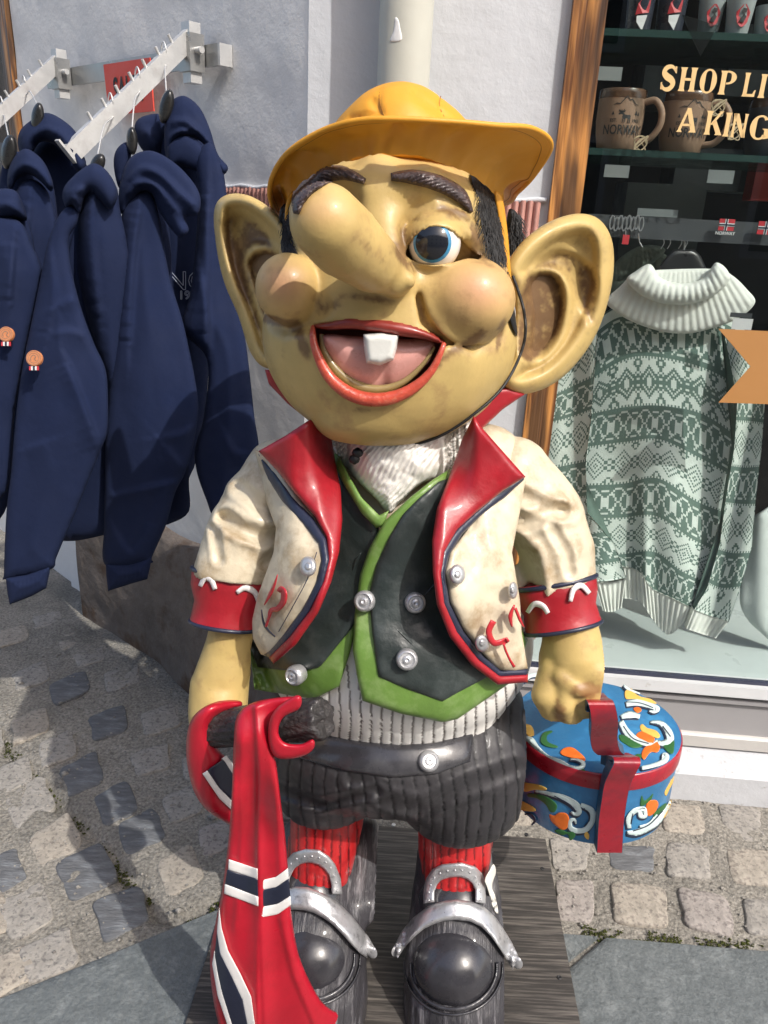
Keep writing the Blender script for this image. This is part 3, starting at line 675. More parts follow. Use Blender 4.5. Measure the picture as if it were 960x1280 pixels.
# arms and fists
skin_plain = lambda p: (lambda dk: np.tile(SKIN, (len(p), 1))*(1-dk[:, None])+BROWN*dk[:, None])(dirt(p, .33+0*p[:, 0], 71)*.5)
_aL = cap((292, 775, 1.0, 27), (284, 815, .99, 30), (274, 860, .975, 37), (272, 895, .95, 36))
solid('left_forearm', lambda p: _aL(p)+wr(p, 16, .007, 5), m_skin, troll, (-.27, .84, .58), (-.14, 1.07, .86), .0042, skin_plain)
_f = [cap((712, 775, 1.0, 32), (716, 815, .99, 40)), ell(727, 846, .99, 52, 50, 44, -12), cap((690, 836, .97, 16), (682, 868, .955, 17), (694, 892, .965, 15)),
      cap((705, 850, .955, 14), (705, 880, .945, 15), (714, 900, .96, 12)), cap((765, 850, .985, 17), (768, 880, .985, 16), (760, 897, .985, 13)), cap((742, 840, .96, 18), (748, 872, .97, 16), (745, 892, .98, 12)), cap((700, 846, .95, 10), (722, 862, .94, 9), (736, 862, .945, 8))]
def handR(p):
    d = smin(_f[0](p), _f[1](p), .02)
    for i, k in ((2, .006), (3, .005), (4, .008), (5, .008), (6, .008)): d = smin(d, _f[i](p), k)
    return d+wr(p, 18, .006, 15)
hr_col = lambda p: (lambda x, y, d: (lambda am: (lambda dk: np.tile(SKIN, (len(p), 1))*(1-dk[:, None])+np.array([.25, .12, .05])*dk[:, None])(dirt(p, am, 77)*.8))(.75*gb(x, y, 732, 862, 20, 9)+.6*gb(x, y, 700, 890, 9, 16)+.25))(*proj(p))
solid('right_hand', handR, m_skin, troll, (.16, .82, .62), (.32, 1.07, .86), .0036, hr_col)
# trousers
_t = [ell(498, 922, 1.09, 156, 84, 140), ell(408, 968, 1.07, 68, 60, 70), ell(575, 974, 1.06, 80, 76, 84), ell(612, 925, 1.07, 46, 92, 76)]
def trou_fn(p):
    d = smin(_t[0](p), _t[1](p), .03); d = smin(d, _t[2](p), .025); d = smin(d, _t[3](p), .03)
    x, y, dd = proj(p)
    g = np.abs(((x+5*np.sin(y/28.+x/90.)+6*(fbm(np.stack([x/90, y/60, 0*x], -1), 2, 6)-.5)) % 15.5)-7.75)
    k = fold(x, y, [(480, 1000), (530, 1012), (580, 985), (645, 960)], 14, .004)+fold(x, y, [(350, 990), (400, 1005), (470, 990)], 10, .005)+fold(x, y, [(440, 975), (478, 985)], 11, .003)
    return np.maximum(d-.003+.0020*np.exp(-(g/1.3)**2)+k+wr(p, 25, .003, 3), p[:, 2]-.66)
def trou_s(p):
    d = smin(_t[0](p), _t[1](p), .03); d = smin(d, _t[2](p), .025); return smin(d, _t[3](p), .03)
def cuttop(p):
    x, y, d = proj(p); yy = np.interp(x, [340, 395, 450, 530, 590, 635, 660], [905, 915, 929, 931, 912, 876, 846]); return (yy-y)*d/F
solid('trousers', lambda p: np.maximum(trou_fn(p), np.where(p[:, 1] < 1.1, cuttop(p), -1)), m_trou, troll, (-.22, .84, .20), (.24, 1.32, .68), .0034, lambda p: (lambda x, y: np.where((np.abs(((x+5*np.sin(y/28.+x/90.)+6*(fbm(np.stack([x/90, y/60, 0*x], -1), 2, 6)-.5)) % 15.5)-7.75) < 1.05)[:, None], [.004, .004, .005], [.032, .030, .033]))(*proj(p)[:2]))
sheet('waistband', [(345, 905), (395, 914), (450, 926), (500, 931), (545, 928), (592, 914), (588, 952), (545, 968), (490, 972), (430, 964), (380, 950), (350, 940)], ('sdf', trou_s, .006), m_boot, troll, T=.007, back=.02, wpx=5, res=4, spl=False)
button(533, 951, 13, trou_s, .016)
# socks
def ribs(c, sp=9.): return lambda x: np.abs(((x-c) % sp)-sp/2)
_s = [cap((412, 1000, 1.09, 46), (404, 1050, 1.07, 44), (398, 1085, 1.055, 40)), cap((570, 1010, 1.10, 49), (569, 1060, 1.08, 46), (568, 1095, 1.06, 40))]
for sf, xl in ((_s[0], (-.19, .02)), (_s[1], (.02, .22))):
    solid('sock', lambda p, sf=sf: sf(p)+.0016*np.exp(-(np.abs((proj(p)[0] % 10.5)-5.2)/1.2)**2)+wr(p, 22, .004, 8), m_sock, troll, (xl[0], .98, .12), (xl[1], 1.22, .36), .0036, lambda p: np.where((np.abs((proj(p)[0] % 10.5)-5.2) < .9)[:, None], [.10, .004, .006], [.50, .018, .02]))
# boots
def boot(cx, dy, seed, lo, hi, bd, strapO, strapI, bO, bI, dome, sdw):
    base = cap((cx-2, 1075+dy, 1.10, 47), (cx-1, 1120+dy, 1.06, 54), (cx, 1180+dy, 1.0, 62), (cx, 1250+dy, .95, 66), (cx-2, 1340+dy, .89, 62))
    side = cap((sdw[0], sdw[1], 1.14, 20), (sdw[2], sdw[3], 1.03, 22))
    def f(p):
        x, y, d = proj(p); g = np.abs(((x+4*np.sin(y/40.)) % 17)-8.5)
        a = smin(base(p), side(p), .02)+.0022*np.exp(-(g/1.2)**2)*(y > 1225)+wr(p*np.array([3., 1, .8]), 14, .003, seed)
        a = smax(a, p[:, 2]-.34, .01)
        return np.maximum(a, .021-p[:, 2])
    def fs(p): return np.maximum(smin(base(p), side(p), .02), .021-p[:, 2])
    o = solid('boot', f, m_bark, troll, lo, hi, .0045)
    dc = dome; D = ell(dc[0], dc[1], dc[2], 51, 50, 50)
    solid('toe_cap', lambda p: D(p)+wr(p, 20, .002, 3), m_boot, o, P(dc[0], dc[1], dc[2])-.085, P(dc[0], dc[1], dc[2])+.085, .0042)
    t = np.linspace(-.25, math.pi+.25, 26); rp = [(dc[0]+55*math.cos(a), dc[1]+4+54*math.sin(a)) for a in t]
    W = []
    for (x, y), a in zip(rp, t): W.append(P(x, y, dc[2]+.02-.012*math.sin(a)))
    ins = ell(dc[0], 1135+dy, 1.03, 47, 50, 46)
    solid('instep', lambda p: ins(p)+wr(p, 20, .004, 9), m_boot, o, P(dc[0], 1135+dy, 1.03)-.08, P(dc[0], 1135+dy, 1.03)+.08, .0045)
    comb = lambda p: smin(smin(smin(fs(p), D(p), .02), ins(p), .02), _s[0](p) if cx < 480 else _s[1](p), .02)
    st = sheet('boot_strap', strapO+strapI[::-1], ('sdf', lambda p: smin(comb(p), D(p)-.006, .03), .006), m_silver, o, T=.010, back=.016, wpx=9, res=2.6, spl=False)
    bk = sheet('buckle_loop', bO+bI[::-1], ('sdf', comb, .004), m_silver, o, T=.007, back=.012, wpx=5, res=2.2, spl=False)
    for rr_, ww in ((55, 6), (62, 4)): stroke('welt', [(dc[0]+rr_*math.cos(a), dc[1]+3+rr_*.98*math.sin(a)) for a in np.linspace(-.1, math.pi+.1, 12)], [ww*.5, ww, ww, ww*.5], ('sdf', fs, .004), m_boot, o, T=.005, back=.008, res=2.6)
    mid = (np.array(resample(bO, 6, False))); ib = np.array(bI); 
    q1 = resample(bO, 1, False); q2_ = resample(bI, 1, False); n = 13
    for i in range(n):
        a = q1[int((i+.5)/n*(len(q1)-1))]; b2 = q2_[int((i+.5)/n*(len(q2_)-1))]; c = a*.5+b2*.5
        s = march(comb, c[:1], c[1:2])[0]-.010; W = EYE+ray(c[0], c[1])*s
        MB().lathe(W, [(.0020, 0), (.0017, .0016), (.0006, .0024)], 8, CX, CU, CF).build('rivet', m_silver, bk, True, 60)
    if True:
        for e, si in ((strapO[-1], 1), (strapO[0], -1)):
            if cx < 480 and si < 0: continue
            c = (e[0]-si*2, e[1]+8); s = march(comb, np.array([c[0]*1.-si*8]), np.array([c[1]*1.]))[0]-.014; W = EYE+ray(*c)*s
            MB().lathe(W, [(.010, -.010), (.011, 0), (.009, .004), (.004, .0055), (.0005, .0058)], 16, CX*.8+CF*.3*si, CU, CF*.8+CX*.5*si).build('strap_stud', m_silver, st, True, 60)
    return o
bR = boot(570, 0, 11, (.01, .80, .015), (.24, 1.22, .36), 0,
     [(494, 1180), (502, 1164), (515, 1148), (536, 1132), (555, 1126), (571, 1124), (590, 1127), (606, 1134), (620, 1147), (632, 1165), (641, 1180), (648, 1195)],
     [(497, 1198), (506, 1184), (517, 1172), (530, 1161), (543, 1155), (556, 1151), (571, 1150), (588, 1152), (602, 1159), (614, 1171), (626, 1188), (641, 1212)],
     [(529, 1130), (529, 1112), (533, 1097), (541, 1086), (553, 1080), (577, 1078), (594, 1083), (603, 1092), (607, 1108), (607, 1130)],
     [(543, 1128), (543, 1115), (547, 1105), (552, 1100), (562, 1097), (574, 1096), (584, 1099), (590, 1104), (594, 1112), (594, 1128)], (567, 1205, .955), (620, 1085, 632, 1150))
bL = boot(394, -12, 23, (-.24, .80, .015), (.02, 1.22, .36), 0,
     [(325, 1150), (335, 1128), (350, 1114), (370, 1108), (385, 1109), (399, 1114), (414, 1122), (427, 1132), (440, 1145), (451, 1159), (460, 1170), (467, 1182)],
     [(330, 1165), (340, 1150), (352, 1141), (366, 1137), (380, 1138), (392, 1141), (405, 1148), (416, 1156), (428, 1168), (440, 1182), (449, 1191), (459, 1198)],
     [(348, 1110), (350, 1092), (357, 1076), (366, 1066), (382, 1061), (399, 1062), (411, 1070), (419, 1080), (426, 1098), (428, 1118)],
     [(361, 1112), (362, 1098), (368, 1086), (376, 1080), (386, 1078), (398, 1081), (405, 1086), (411, 1094), (414, 1105), (415, 1118)], (389, 1193, .96), (455, 1040, 455, 1130))
sheet('chipped_paint', [(617, 1080), (620, 1090), (615, 1108), (619, 1120), (623, 1142), (617, 1136), (610, 1112), (606, 1100), (612, 1088)], ('sdf', lambda p: _s[1](p)-.012, .010), pmat('bare_plaster', (.7, .68, .62), rough=.8, bump=.4), bR, T=.002, wpx=3, res=2.5)
# ================================================================== fur hair
def hair(name, poly, Y, down, n, ln, parent=troll, seed=1):
    r_ = random.Random(seed); pol = spline(poly); xs, ys = pol[:, 0], pol[:, 1]; m = MB(); k = 0; L0 = []
    while k < n:
        x = r_.uniform(xs.min(), xs.max()); y = r_.uniform(ys.min(), ys.max())
        if not inside(np.array([x]), np.array([y]), pol)[0]: continue
        k += 1; L0.append((x, y))
    L0 = np.array(L0); YY = march(Y[0], L0[:, 0], L0[:, 1], .75, 26)*ray(L0[:, 0], L0[:, 1])[:, 1]-Y[1] if isinstance(Y, tuple) else np.array([Y(*q) for q in L0])
    for (x, y), Yb in zip(L0, YY):
        Yb += r_.uniform(-.006, .003); a = math.radians(down+r_.uniform(-28, 28)); L = ln*r_.uniform(.5, 1.2)
        c = P(x, y, Yb); s = pxs(x, y, Yb); d1 = CX*math.sin(a)-CU*math.cos(a); bend = r_.uniform(-.4, .4)
        w_ = CX*math.cos(a)*s*.55+CF*.0; p1 = c+d1*L*s*.5+CF*s*3+CX*bend*L*s*.12; p2 = c+d1*L*s+CX*bend*L*s*.4+CF*s*r_.uniform(0, 4)
        n0 = len(m.v); m.v += [list(c-w_), list(c+w_), list(p1-w_*.8), list(p1+w_*.8), list(p2)]; m.f += [[n0, n0+1, n0+3, n0+2], [n0+2, n0+3, n0+4]]
    return m
m_h = hair('hair', [(594, 222), (614, 236), (628, 285), (634, 335), (640, 372), (634, 376), (626, 345), (612, 322), (602, 280)], (skull_fn, .018), -8, 800, 20, seed=2)
mm = hair('hair', [(352, 266), (366, 252), (369, 278), (364, 298), (370, 312), (362, 314), (354, 300)], (skull_fn, .006), 6, 400, 16, seed=4); m_h.add(mm.v, mm.f)
mm = hair('hair', [(642, 262), (652, 275), (652, 312), (640, 318), (636, 290)], lambda x, y: 1.11, 10, 300, 18, seed=5); m_h.add(mm.v, mm.f)
hb = sheet('hair', [(588, 216), (612, 230), (628, 280), (635, 330), (641, 372), (647, 420), (636, 396), (621, 340), (610, 300), (600, 260)], ('sdf', skull_fn, .010), m_hair, troll, T=.007, back=.02, wpx=8, res=4)
m_h.build('hair_strands', m_hair, hb); 
hb2 = sheet('hair', [(350, 262), (366, 252), (369, 278), (362, 298), (368, 316), (354, 318), (350, 300)], ('sdf', skull_fn, .002), m_hair, troll, T=.006, back=.03, wpx=8, res=4)
sheet('hair', [(636, 262), (650, 272), (653, 305), (640, 322), (632, 300)], 1.13, m_hair, troll, T=.01, back=.02, wpx=8, res=4)
jw = spline([(641, 345), (655, 390), (654, 432), (630, 482), (592, 518), (548, 546), (500, 559), (458, 564)], False, 8)
s_ = march(skull_fn, jw[:, 0]-5, jw[:, 1]-4); MB().tube(EYE+ray(jw[:, 0], jw[:, 1])*(s_+.012)[:, None], .0020, 8).build('chin_cord', m_hair, troll, True, 80)
for (x, y) in ((447, 566), (443, 574)): MB().lathe(P(x, y, .965), [(.001, -.007), (.006, -.004), (.0075, 0), (.006, .004), (.001, .007)], 12, CX, CF, CU).build('cord_knot', m_hair, troll, True, 80)
# ================================================================== yellow rain hat
hat = thing('rain_hat', 'yellow waxed rain hat with turned up front brim on the troll head', 'hat', tuple(P(490, 260, 1.08)))
m_yel = pmat('yellow_oilcloth', (.68, .31, .022), rough=.55, var=.08, vs=9, bump=.3, bs=14, coat=.0, dist=.006, fine=.08)
m_stitch = pmat('brown_stitching', (.30, .13, .01), rough=.7, bump=0)
pairs = [((486, 192, .925), (498, 149, .893)), ((526, 196, .932), (560, 152, .90)), ((557, 205, .948), (620, 157, .915)), ((585, 217, .970), (666, 161, .945)), ((606, 231, 1.0), (689, 181, .985)), ((621, 247, 1.05), (671, 215, 1.03)), ((629, 252, 1.09), (648, 240, 1.09)),
         ((600, 262, 1.19), (620, 258, 1.23)), ((490, 252, 1.23), (490, 264, 1.32)), ((385, 262, 1.18), (362, 272, 1.22)), ((361, 270, 1.10), (347, 268, 1.10)), ((360, 252, 1.04), (337, 245, 1.03)), ((377, 228, 1.0), (342, 217, .985)), ((402, 213, .965), (362, 189, .945)), ((430, 202, .943), (402, 164, .92)), ((458, 195, .930), (447, 151, .900))]
inn = spline([a for a, b in pairs], True, 10); out = spline([b for a, b in pairs], True, 10)
Wi = P(inn[:, 0], inn[:, 1], inn[:, 2]); Wo = P(out[:, 0], out[:, 1], out[:, 2]); n_ = len(Wi); rows = []
nrm = np.cross(Wo-Wi, np.roll(Wi, -1, 0)-Wi); nrm /= np.linalg.norm(nrm, axis=1)[:, None]; sgn = np.sign((nrm@np.array([0, -1, 0.]))[0]); nrm *= sgn
ts = np.linspace(0, 1, 15)
tt = np.arange(n_)/n_
def brimpt(t, i_off):
    w1 = (vnoise(np.stack([tt*34, 0*tt+t*1.3, 0*tt], -1), 1.0, 5)-.5)*.018*(1-t)*t*4+(vnoise(np.stack([tt*70, 0*tt+t*2, 0*tt], -1), 1.0, 9)-.5)*.004*(1-t)
    roll = .004*np.exp(-((t-.95)/.05)**2)
    return Wi+(Wo-Wi)*t+nrm*(w1[:, None]-.014*math.sin(t*math.pi)+roll)+nrm*i_off
V_ = []
for t in ts: V_.append(brimpt(t, 0))
for t in ts[::-1]: V_.append(brimpt(t, -.0035))
V_ = np.array(V_).reshape(-1, 3); K = 2*len(ts)
Fb = [(r*n_+i, r*n_+(i+1) % n_, ((r+1) % K)*n_+(i+1) % n_, ((r+1) % K)*n_+i) for r in range(K) for i in range(n_)]
auto(mesh('brim', V_, Fb, m_yel, hat), 70)
MB().tube(np.vstack([brimpt(1., -.0018), brimpt(1., -.0018)[:1]]), .0030, 8, False).build('brim_edge', m_yel, hat, True, 80)
MB().tube(np.vstack([brimpt(.875, .0003), brimpt(.875, .0003)[:1]]), .0006, 4, False).build('brim_stitching', m_stitch, hat)
_cr = [ell(497, 178, 1.05, 62, 62, 72), ell(502, 222, 1.075, 108, 84, 112)]
def crown_fn(p):
    d = smin(_cr[0](p), _cr[1](p), .03); x, y, dd = proj(p)
    sea = .0016*np.exp(-(seg_dist(x, y, [(475, 112), (474, 132), (480, 150)], False)/1.6)**2)+.0016*np.exp(-(seg_dist(x, y, [(551, 120), (550, 138), (556, 150)], False)/1.6)**2)
    return d+sea+wr(p, 12, .012, 61)+.004*np.exp(-(seg_dist(x, y, [(468, 128), (474, 142), (440, 150)], False)/5)**2)+.003*np.exp(-(seg_dist(x, y, [(520, 118), (556, 146)], False)/6)**2)
solid('crown', lambda p: np.maximum(crown_fn(p), -(p-P(490, 240, 1.05))@CU+.004), m_yel, hat, P(500, 180, 1.07)-np.array([.17, .17, .14]), P(500, 180, 1.07)+np.array([.17, .17, .12]), .004)
for q in ([(475, 112), (474, 122), (476, 134), (482, 150)], [(551, 120), (549, 130), (552, 140), (557, 150)]):
    q = spline(q, False, 5); s = march(crown_fn, q[:, 0], q[:, 1])-.0005; MB().tube(EYE+ray(q[:, 0], q[:, 1])*s[:, None], .0007, 4).build('crown_seam', m_stitch, hat)
sheet('ear_strap', [(618, 240), (628, 248), (634, 285), (637, 320), (639, 350), (633, 342), (627, 300), (622, 268)], lambda x, y: 1.0+.0006*(x-600), m_yel, hat, T=.003, back=.004, wpx=4, res=3)
sheet('ear_strap', [(366, 238), (358, 252), (356, 275), (360, 276), (364, 255)], lambda x, y: 1.015, m_yel, hat, T=.003, back=.004, wpx=3, res=3)
# ================================================================== bark stick and flag
m_log = pmat('charred_bark', (.030, .026, .026), rough=.5, var=.5, vs=20, bump=1., bs=35, coat=.25, stretch=(.5, 3, 3), dist=.008, col2=(.12, .11, .11), c2s=22, c2lo=.55, c2hi=.75)
stick = thing('wooden_stick', 'charred black wooden stick held across the belly, cut end showing', 'stick', tuple(P(330, 905, .9)))
la, lb = P(255, 912, .93), P(405, 898, .85); e = (lb-la)/np.linalg.norm(lb-la); LR = 25*pxs(400, 897, .85)
def log_fn(p):
    q = p-la; t = q@e; ax = q-t[:, None]*e; r = np.linalg.norm(ax, axis=1); L = np.linalg.norm(lb-la)
    an = np.arctan2(ax@CU, ax@CF); g = .0022*np.abs(np.sin(an*7+2*np.sin(t*22)))+.0016*np.abs(np.sin(an*17+3*np.sin(t*35)))
    return smax(r-LR*.93-g-wr(p, 30, .004, 3), np.maximum(t-L-.002*np.sin(an*5)-wr(p, 50, .008, 4), -t), .004)
solid('stick_bark', log_fn, m_log, stick, np.minimum(la, lb)-.04, np.maximum(la, lb)+.04, .0030)
FRED = (.42, .007, .022)
flag = thing('flag', 'red flag with blue and white cross draped over the charred stick', 'flag', tuple(P(330, 1280, .86)))
m_flag = pmat('flag_red_paint', FRED, rough=.36, var=.18, vs=10, bump=.3, bs=20, coat=.18, col2=(.27, .006, .012), c2s=9, c2lo=.5, c2hi=.8)
m_fw = pmat('flag_white_paint', (.72, .70, .68), rough=.35, var=.06, bump=.15, coat=.3); m_fb = pmat('flag_blue_paint', (.012, .016, .035), rough=.35, var=.2, bump=.15, coat=.3)
lp_poly = [(268, 880), (255, 884), (240, 898), (233, 920), (233, 950), (240, 985), (254, 1008), (275, 1024), (292, 1030), (300, 1010), (303, 975), (286, 950), (270, 930), (263, 908), (272, 892), (300, 878), (290, 876)]
lp_Y = lambda x, y: .905+.03*sm(255, 300, x)+.0*y
sheet('flag_loop', [(300, 876), (275, 876), (253, 885), (239, 900), (233, 925), (234, 955), (242, 988), (256, 1010), (275, 1024), (296, 1032), (304, 1000), (300, 972), (283, 948), (266, 928), (262, 908), (272, 895), (300, 885)], lp_Y, m_flag, flag, T=.020, back=.02, wpx=17, res=3.2, spl=True)
lift = lambda f, l: (lambda x, y: f(x, y)-l)
lpo = lift(lp_Y, .0185)
for nm, pl, mt in (('white_stripe', [(253, 967), (259, 963), (274, 985), (293, 1004), (293, 1016), (274, 998)], m_fw), ('blue_stripe', [(259, 963), (280, 948), (295, 972), (293, 1004), (274, 985)], m_fb), ('white_stripe', [(277, 948), (283, 944), (298, 964), (297, 978)], m_fw)):
    sheet(nm, pl, lpo, mt, flag, T=.002, back=.006, wpx=2, res=3, spl=False)
def drY(x, y):
    b_ = .835+.055*sm(900, 1280, y)*0-.0*x
    f = .017*np.sin((x-296)/(9+.034*(y-900)))*sm(930, 1010, y)
    return .85-.02*sm(880, 930, y)-.02*sm(1000, 1280, y)+f*.8+.0008*np.abs(x-322)*sm(980, 1060, y)
def flag_h(x, y, d):
    o_ = .004*(fbm(np.stack([x/60, y/200, 0*x], -1), 2.2, 3)-.5)
    for q, a_ in (([(318, 885), (322, 960), (323, 1090), (330, 1290)], .012), ([(345, 950), (346, 1040), (350, 1120)], .006), ([(300, 930), (300, 1050), (292, 1160)], .006), ([(350, 1150), (366, 1220), (400, 1300)], .010)):
        s = seg_dist(x, y, spline(q, False, 4), False); xl = np.interp(y, [p_[1] for p_ in q], [p_[0] for p_ in q]); o_ = o_+a_*np.exp(-s/9.)/(1+np.exp(-np.clip((x-xl)/1.6, -20, 20)))*np.clip(d/6, 0, 1)
    return o_
drp = [(296, 896), (312, 880), (340, 873), (370, 871), (368, 880), (350, 888), (338, 902), (336, 920), (342, 940), (346, 960), (352, 1010), (357, 1050), (361, 1100), (364, 1140), (374, 1195), (396, 1243), (414, 1262), (438, 1272), (428, 1290), (400, 1330), (290, 1330), (272, 1275), (264, 1230), (263, 1190), (270, 1150), (278, 1110), (286, 1045), (290, 985), (292, 930)]
sheet('flag_cloth', drp, drY, m_flag, flag, T=.010, back=.010, wpx=10, res=2.6, spl=True, hfn=flag_h)
sheet('flag_lip', [(336, 905), (345, 886), (368, 870), (377, 872), (374, 886), (354, 897), (348, 915), (356, 928), (376, 930), (391, 924), (393, 934), (382, 944), (360, 949), (344, 946), (336, 930)], .822, m_flag, flag, T=.010, back=.016, wpx=6, res=2.6)
dro = lift(drY, .0105)
for nm, pl, mt in (('white_stripe', [(286, 1074), (322, 1086), (322, 1099), (285, 1087)], m_fw), ('blue_stripe', [(284, 1087), (322, 1099), (323, 1121), (281, 1105)], m_fb), ('white_stripe', [(281, 1105), (323, 1121), (323, 1133), (280, 1117)], m_fw),
                   ('white_stripe', [(324, 1101), (345, 1096), (360, 1085), (361, 1098), (345, 1109), (324, 1113)], m_fw), ('blue_stripe', [(324, 1113), (345, 1109), (361, 1098), (363, 1120), (347, 1130), (325, 1134)], m_fb), ('white_stripe', [(325, 1134), (347, 1130), (363, 1120), (364, 1131), (347, 1143), (326, 1147)], m_fw),
                   ('white_stripe', [(274, 1134), (277, 1160), (285, 1188), (301, 1218), (314, 1246), (320, 1290), (311, 1290), (303, 1250), (290, 1222), (275, 1192), (271, 1165)], m_fw), ('blue_stripe', [(271, 1165), (275, 1192), (290, 1222), (303, 1250), (311, 1290), (292, 1290), (276, 1240), (268, 1195)], m_fb), ('white_stripe', [(268, 1188), (272, 1215), (280, 1245), (294, 1290), (287, 1290), (272, 1245), (265, 1205)], m_fw)):
    sheet(nm, pl, dro, mt, flag, T=.0015, back=.009, wpx=2, res=3, spl=False)
# ================================================================== walls
def structure(o): o['kind'] = 'structure'; return o
def plaster(name, col, bs=1.):
    m = pmat(name, col, rough=.88, var=.04, vs=5, bump=.38, bs=34*bs, dist=.005, fine=.3, spec=.15); return m
m_wall = plaster('white_plaster', (.56, .575, .60)); m_wallsh = plaster('white_plaster_in_shade', (.78, .77, .755))  # same paint, albedo darkened on the sunlit wall and raised on the shaded one
m_pink = pmat('pink_terracotta', (.50, .26, .22), rough=.8, var=.15, vs=20, bump=.5, bs=50, spec=.2)
m_rock = pmat('brown_plinth_stone', (.17, .14, .12), rough=.85, var=.3, vs=7, bump=1., bs=14, col2=(.10, .065, .045), c2s=5, c2lo=.5, c2hi=.62, dist=.012, fine=.5, spec=.25)
m_pipe = pmat('cream_pipe_paint', (.50, .50, .44), rough=.45, var=.05, vs=18, bump=.15, bs=30, spec=.4)
def wq(u0, z0, u1, z1, off, th=.2):
    a = WP(u0, z0, off); return a, WD*(u1-u0), -WN*th, np.array([0, 0, z1-z0])
def lq(u0, z0, u1, z1, off, th=.2):
    a = LP(u0, z0, off); return a, LD*(u1-u0), -LN*th, np.array([0, 0, z1-z0])
def bumpy_wall(name, PF, u0, u1, z0, z1, mat, amp=.004, n=.015, seed=0, off=0., label=None):
    us = np.arange(u0, u1+1e-6, n); zs = np.arange(z0, z1+1e-6, n); A, B = np.meshgrid(us, zs); sh = A.shape
    base = np.array([PF(a, b, off) for a, b in zip(A.ravel(), B.ravel())]); nrm_ = PF(0, 0, 1)-PF(0, 0, 0)
    h = amp*(fbm(base, 9, seed, 4)-.5)*2; v = base+nrm_*h[:, None]; w_ = sh[1]
    f = [(j*w_+i, j*w_+i+1, (j+1)*w_+i+1, (j+1)*w_+i) for j in range(sh[0]-1) for i in range(w_-1)]
    c = np.cross(v[f[0][1]]-v[f[0][0]], v[f[0][3]]-v[f[0][0]])
    if c@nrm_ < 0: f = [q[::-1] for q in f]
    return mesh(name, v, f, mat)
uF = .461
o = structure(bumpy_wall('wall', lambda u, z, f: WP(u, z, f), 0, .47, 0, 2.6, m_wall, .003, .011)); 
o2 = MB(); o2.box(*wq(0, 0, .47, 2.6, -.012, .25)); structure(o2.build('wall_core', m_wall))
o = structure(bumpy_wall('shaded_wall', lambda u, z, f: LP(u, z, f), 0, 1.255, 0, 2.6, m_wallsh, .0035, .013, 7))
m = MB(); m.box(*lq(0, 0, 1.27, 2.6, -.012, .25)); m.box(*lq(1.75, 0, 4.0, 4, -.012, .25)); m.box(*lq(1.27, 1.9, 1.75, 4, -.012, .25)); m.box(*lq(1.27, 0, 1.75, .7, -.012, .25)); structure(m.build('shaded_wall_core', m_wallsh))
m = MB(); m.box(*lq(0, 2.6, 1.27, 6, 0, .25)); m.box(*wq(0, 2.6, 6, 6, 0, .25)); structure(m.build('upper_wall', m_wall))
# fluted pink band
def flutes(PF, u0, u1, parent_name):
    m = MB(); pitch = .0135; n = int((u1-u0)/pitch); ZT, ZB = 1.327, 1.19
    for i in range(n):
        u = u0+i*pitch; seg = []
        for k in range(7):
            a = k/6*math.pi; seg.append((u+pitch*k/6, .004+.0075*math.sin(a)))
        v = []; f = []
        for z in (ZB, ZT):
            for (uu, oo) in seg: v.append(PF(uu, z+.0015*math.sin(i*1.7), oo))
        c = [(k, k+1, k+8, k+7) for k in range(6)]; nn = PF(0, 0, 1)-PF(0, 0, 0)
        q = np.cross(v[1]-v[0], v[7]-v[0]); c = c if q@nn > 0 else [t[::-1] for t in c]
        c.append(tuple(range(7, 14))); c.append(tuple(range(0, 7)))
        m.add(v, c)
    return m
m = flutes(lambda u, z, f: WP(u, z, f), .0, .455, ''); mm = flutes(lambda u, z, f: LP(u, z, f), .0, .60, ''); m.add(mm.v, mm.f)
o = m.build('fluted_band', m_pink, None, True, 60); tag(o, 'pink fluted terracotta band running along the plaster walls behind the troll', 'wall trim')
m = MB(); m.tube([WP(u, 1.329+.002*math.sin(u*60), .003) for u in np.linspace(0, .455, 30)], .005, 6); m.tube([LP(u, 1.329+.002*math.sin(u*70), .003) for u in np.linspace(0, .60, 30)], .005, 6); m.build('plaster_lip', m_wall, o, True, 80)
# left stone plinth
us = np.arange(-.06, 1.02, .014); zs = np.arange(0, .47, .014)
def rockP(u, z):
    top = .455+.02*math.sin(u*9)
    z = z*top/.462; o_ = .062+.018*math.sin(u*6+1)*(1-z)-.015*sm(top-.05, top, z)
    return LP(u, z, o_)
v = np.array([rockP(a, b) for b in zs for a in us]); v += LN*(.022*(fbm(v, 6, 3, 4)-.5))[:, None]; w_ = len(us)
v = np.vstack([v, np.array([LP(a, .458+.02*math.sin(a*9), -.01) for a in us])]); hN = len(zs)+1
f = [(j*w_+i, (j+1)*w_+i, (j+1)*w_+i+1, j*w_+i+1) for j in range(hN-1) for i in range(w_-1)]
o = mesh('stone_plinth', v, f, m_rock); tag(auto(o, 80), 'rough brown stone plinth along the foot of the shaded wall under the hoodies', 'stone plinth')
# drainpipe
pc = WP(.178, 0, .066); m = MB(); m.tube([pc+[0, 0, z] for z in (.02, .5, 1., 1.5, 2., 2.6, 4)], .0455, 40); pipe = m.build('drainpipe', m_pipe, None, True, 50); tag(pipe, 'cream painted drainpipe running down the white wall behind the yellow hat', 'drainpipe')
m = MB(); m.tube([pc+[0, 0, 1.0], pc+[0, 0, 1.045]], .0485, 40); m.build('pipe_collar', m_pipe, pipe, True, 50)
def pipe_fn(p): return np.hypot(p[:, 0]-pc[0], p[:, 1]-pc[1])-.0455
sheet('peeling_paint', [(494, 22), (498, 25), (500, 34), (502, 50), (488, 52), (489, 46), (492, 38)], ('sdf', pipe_fn, .0), pmat('peeled_white', (.75, .75, .74), rough=.7, bump=.3), pipe, T=.0012, wpx=2, res=2)
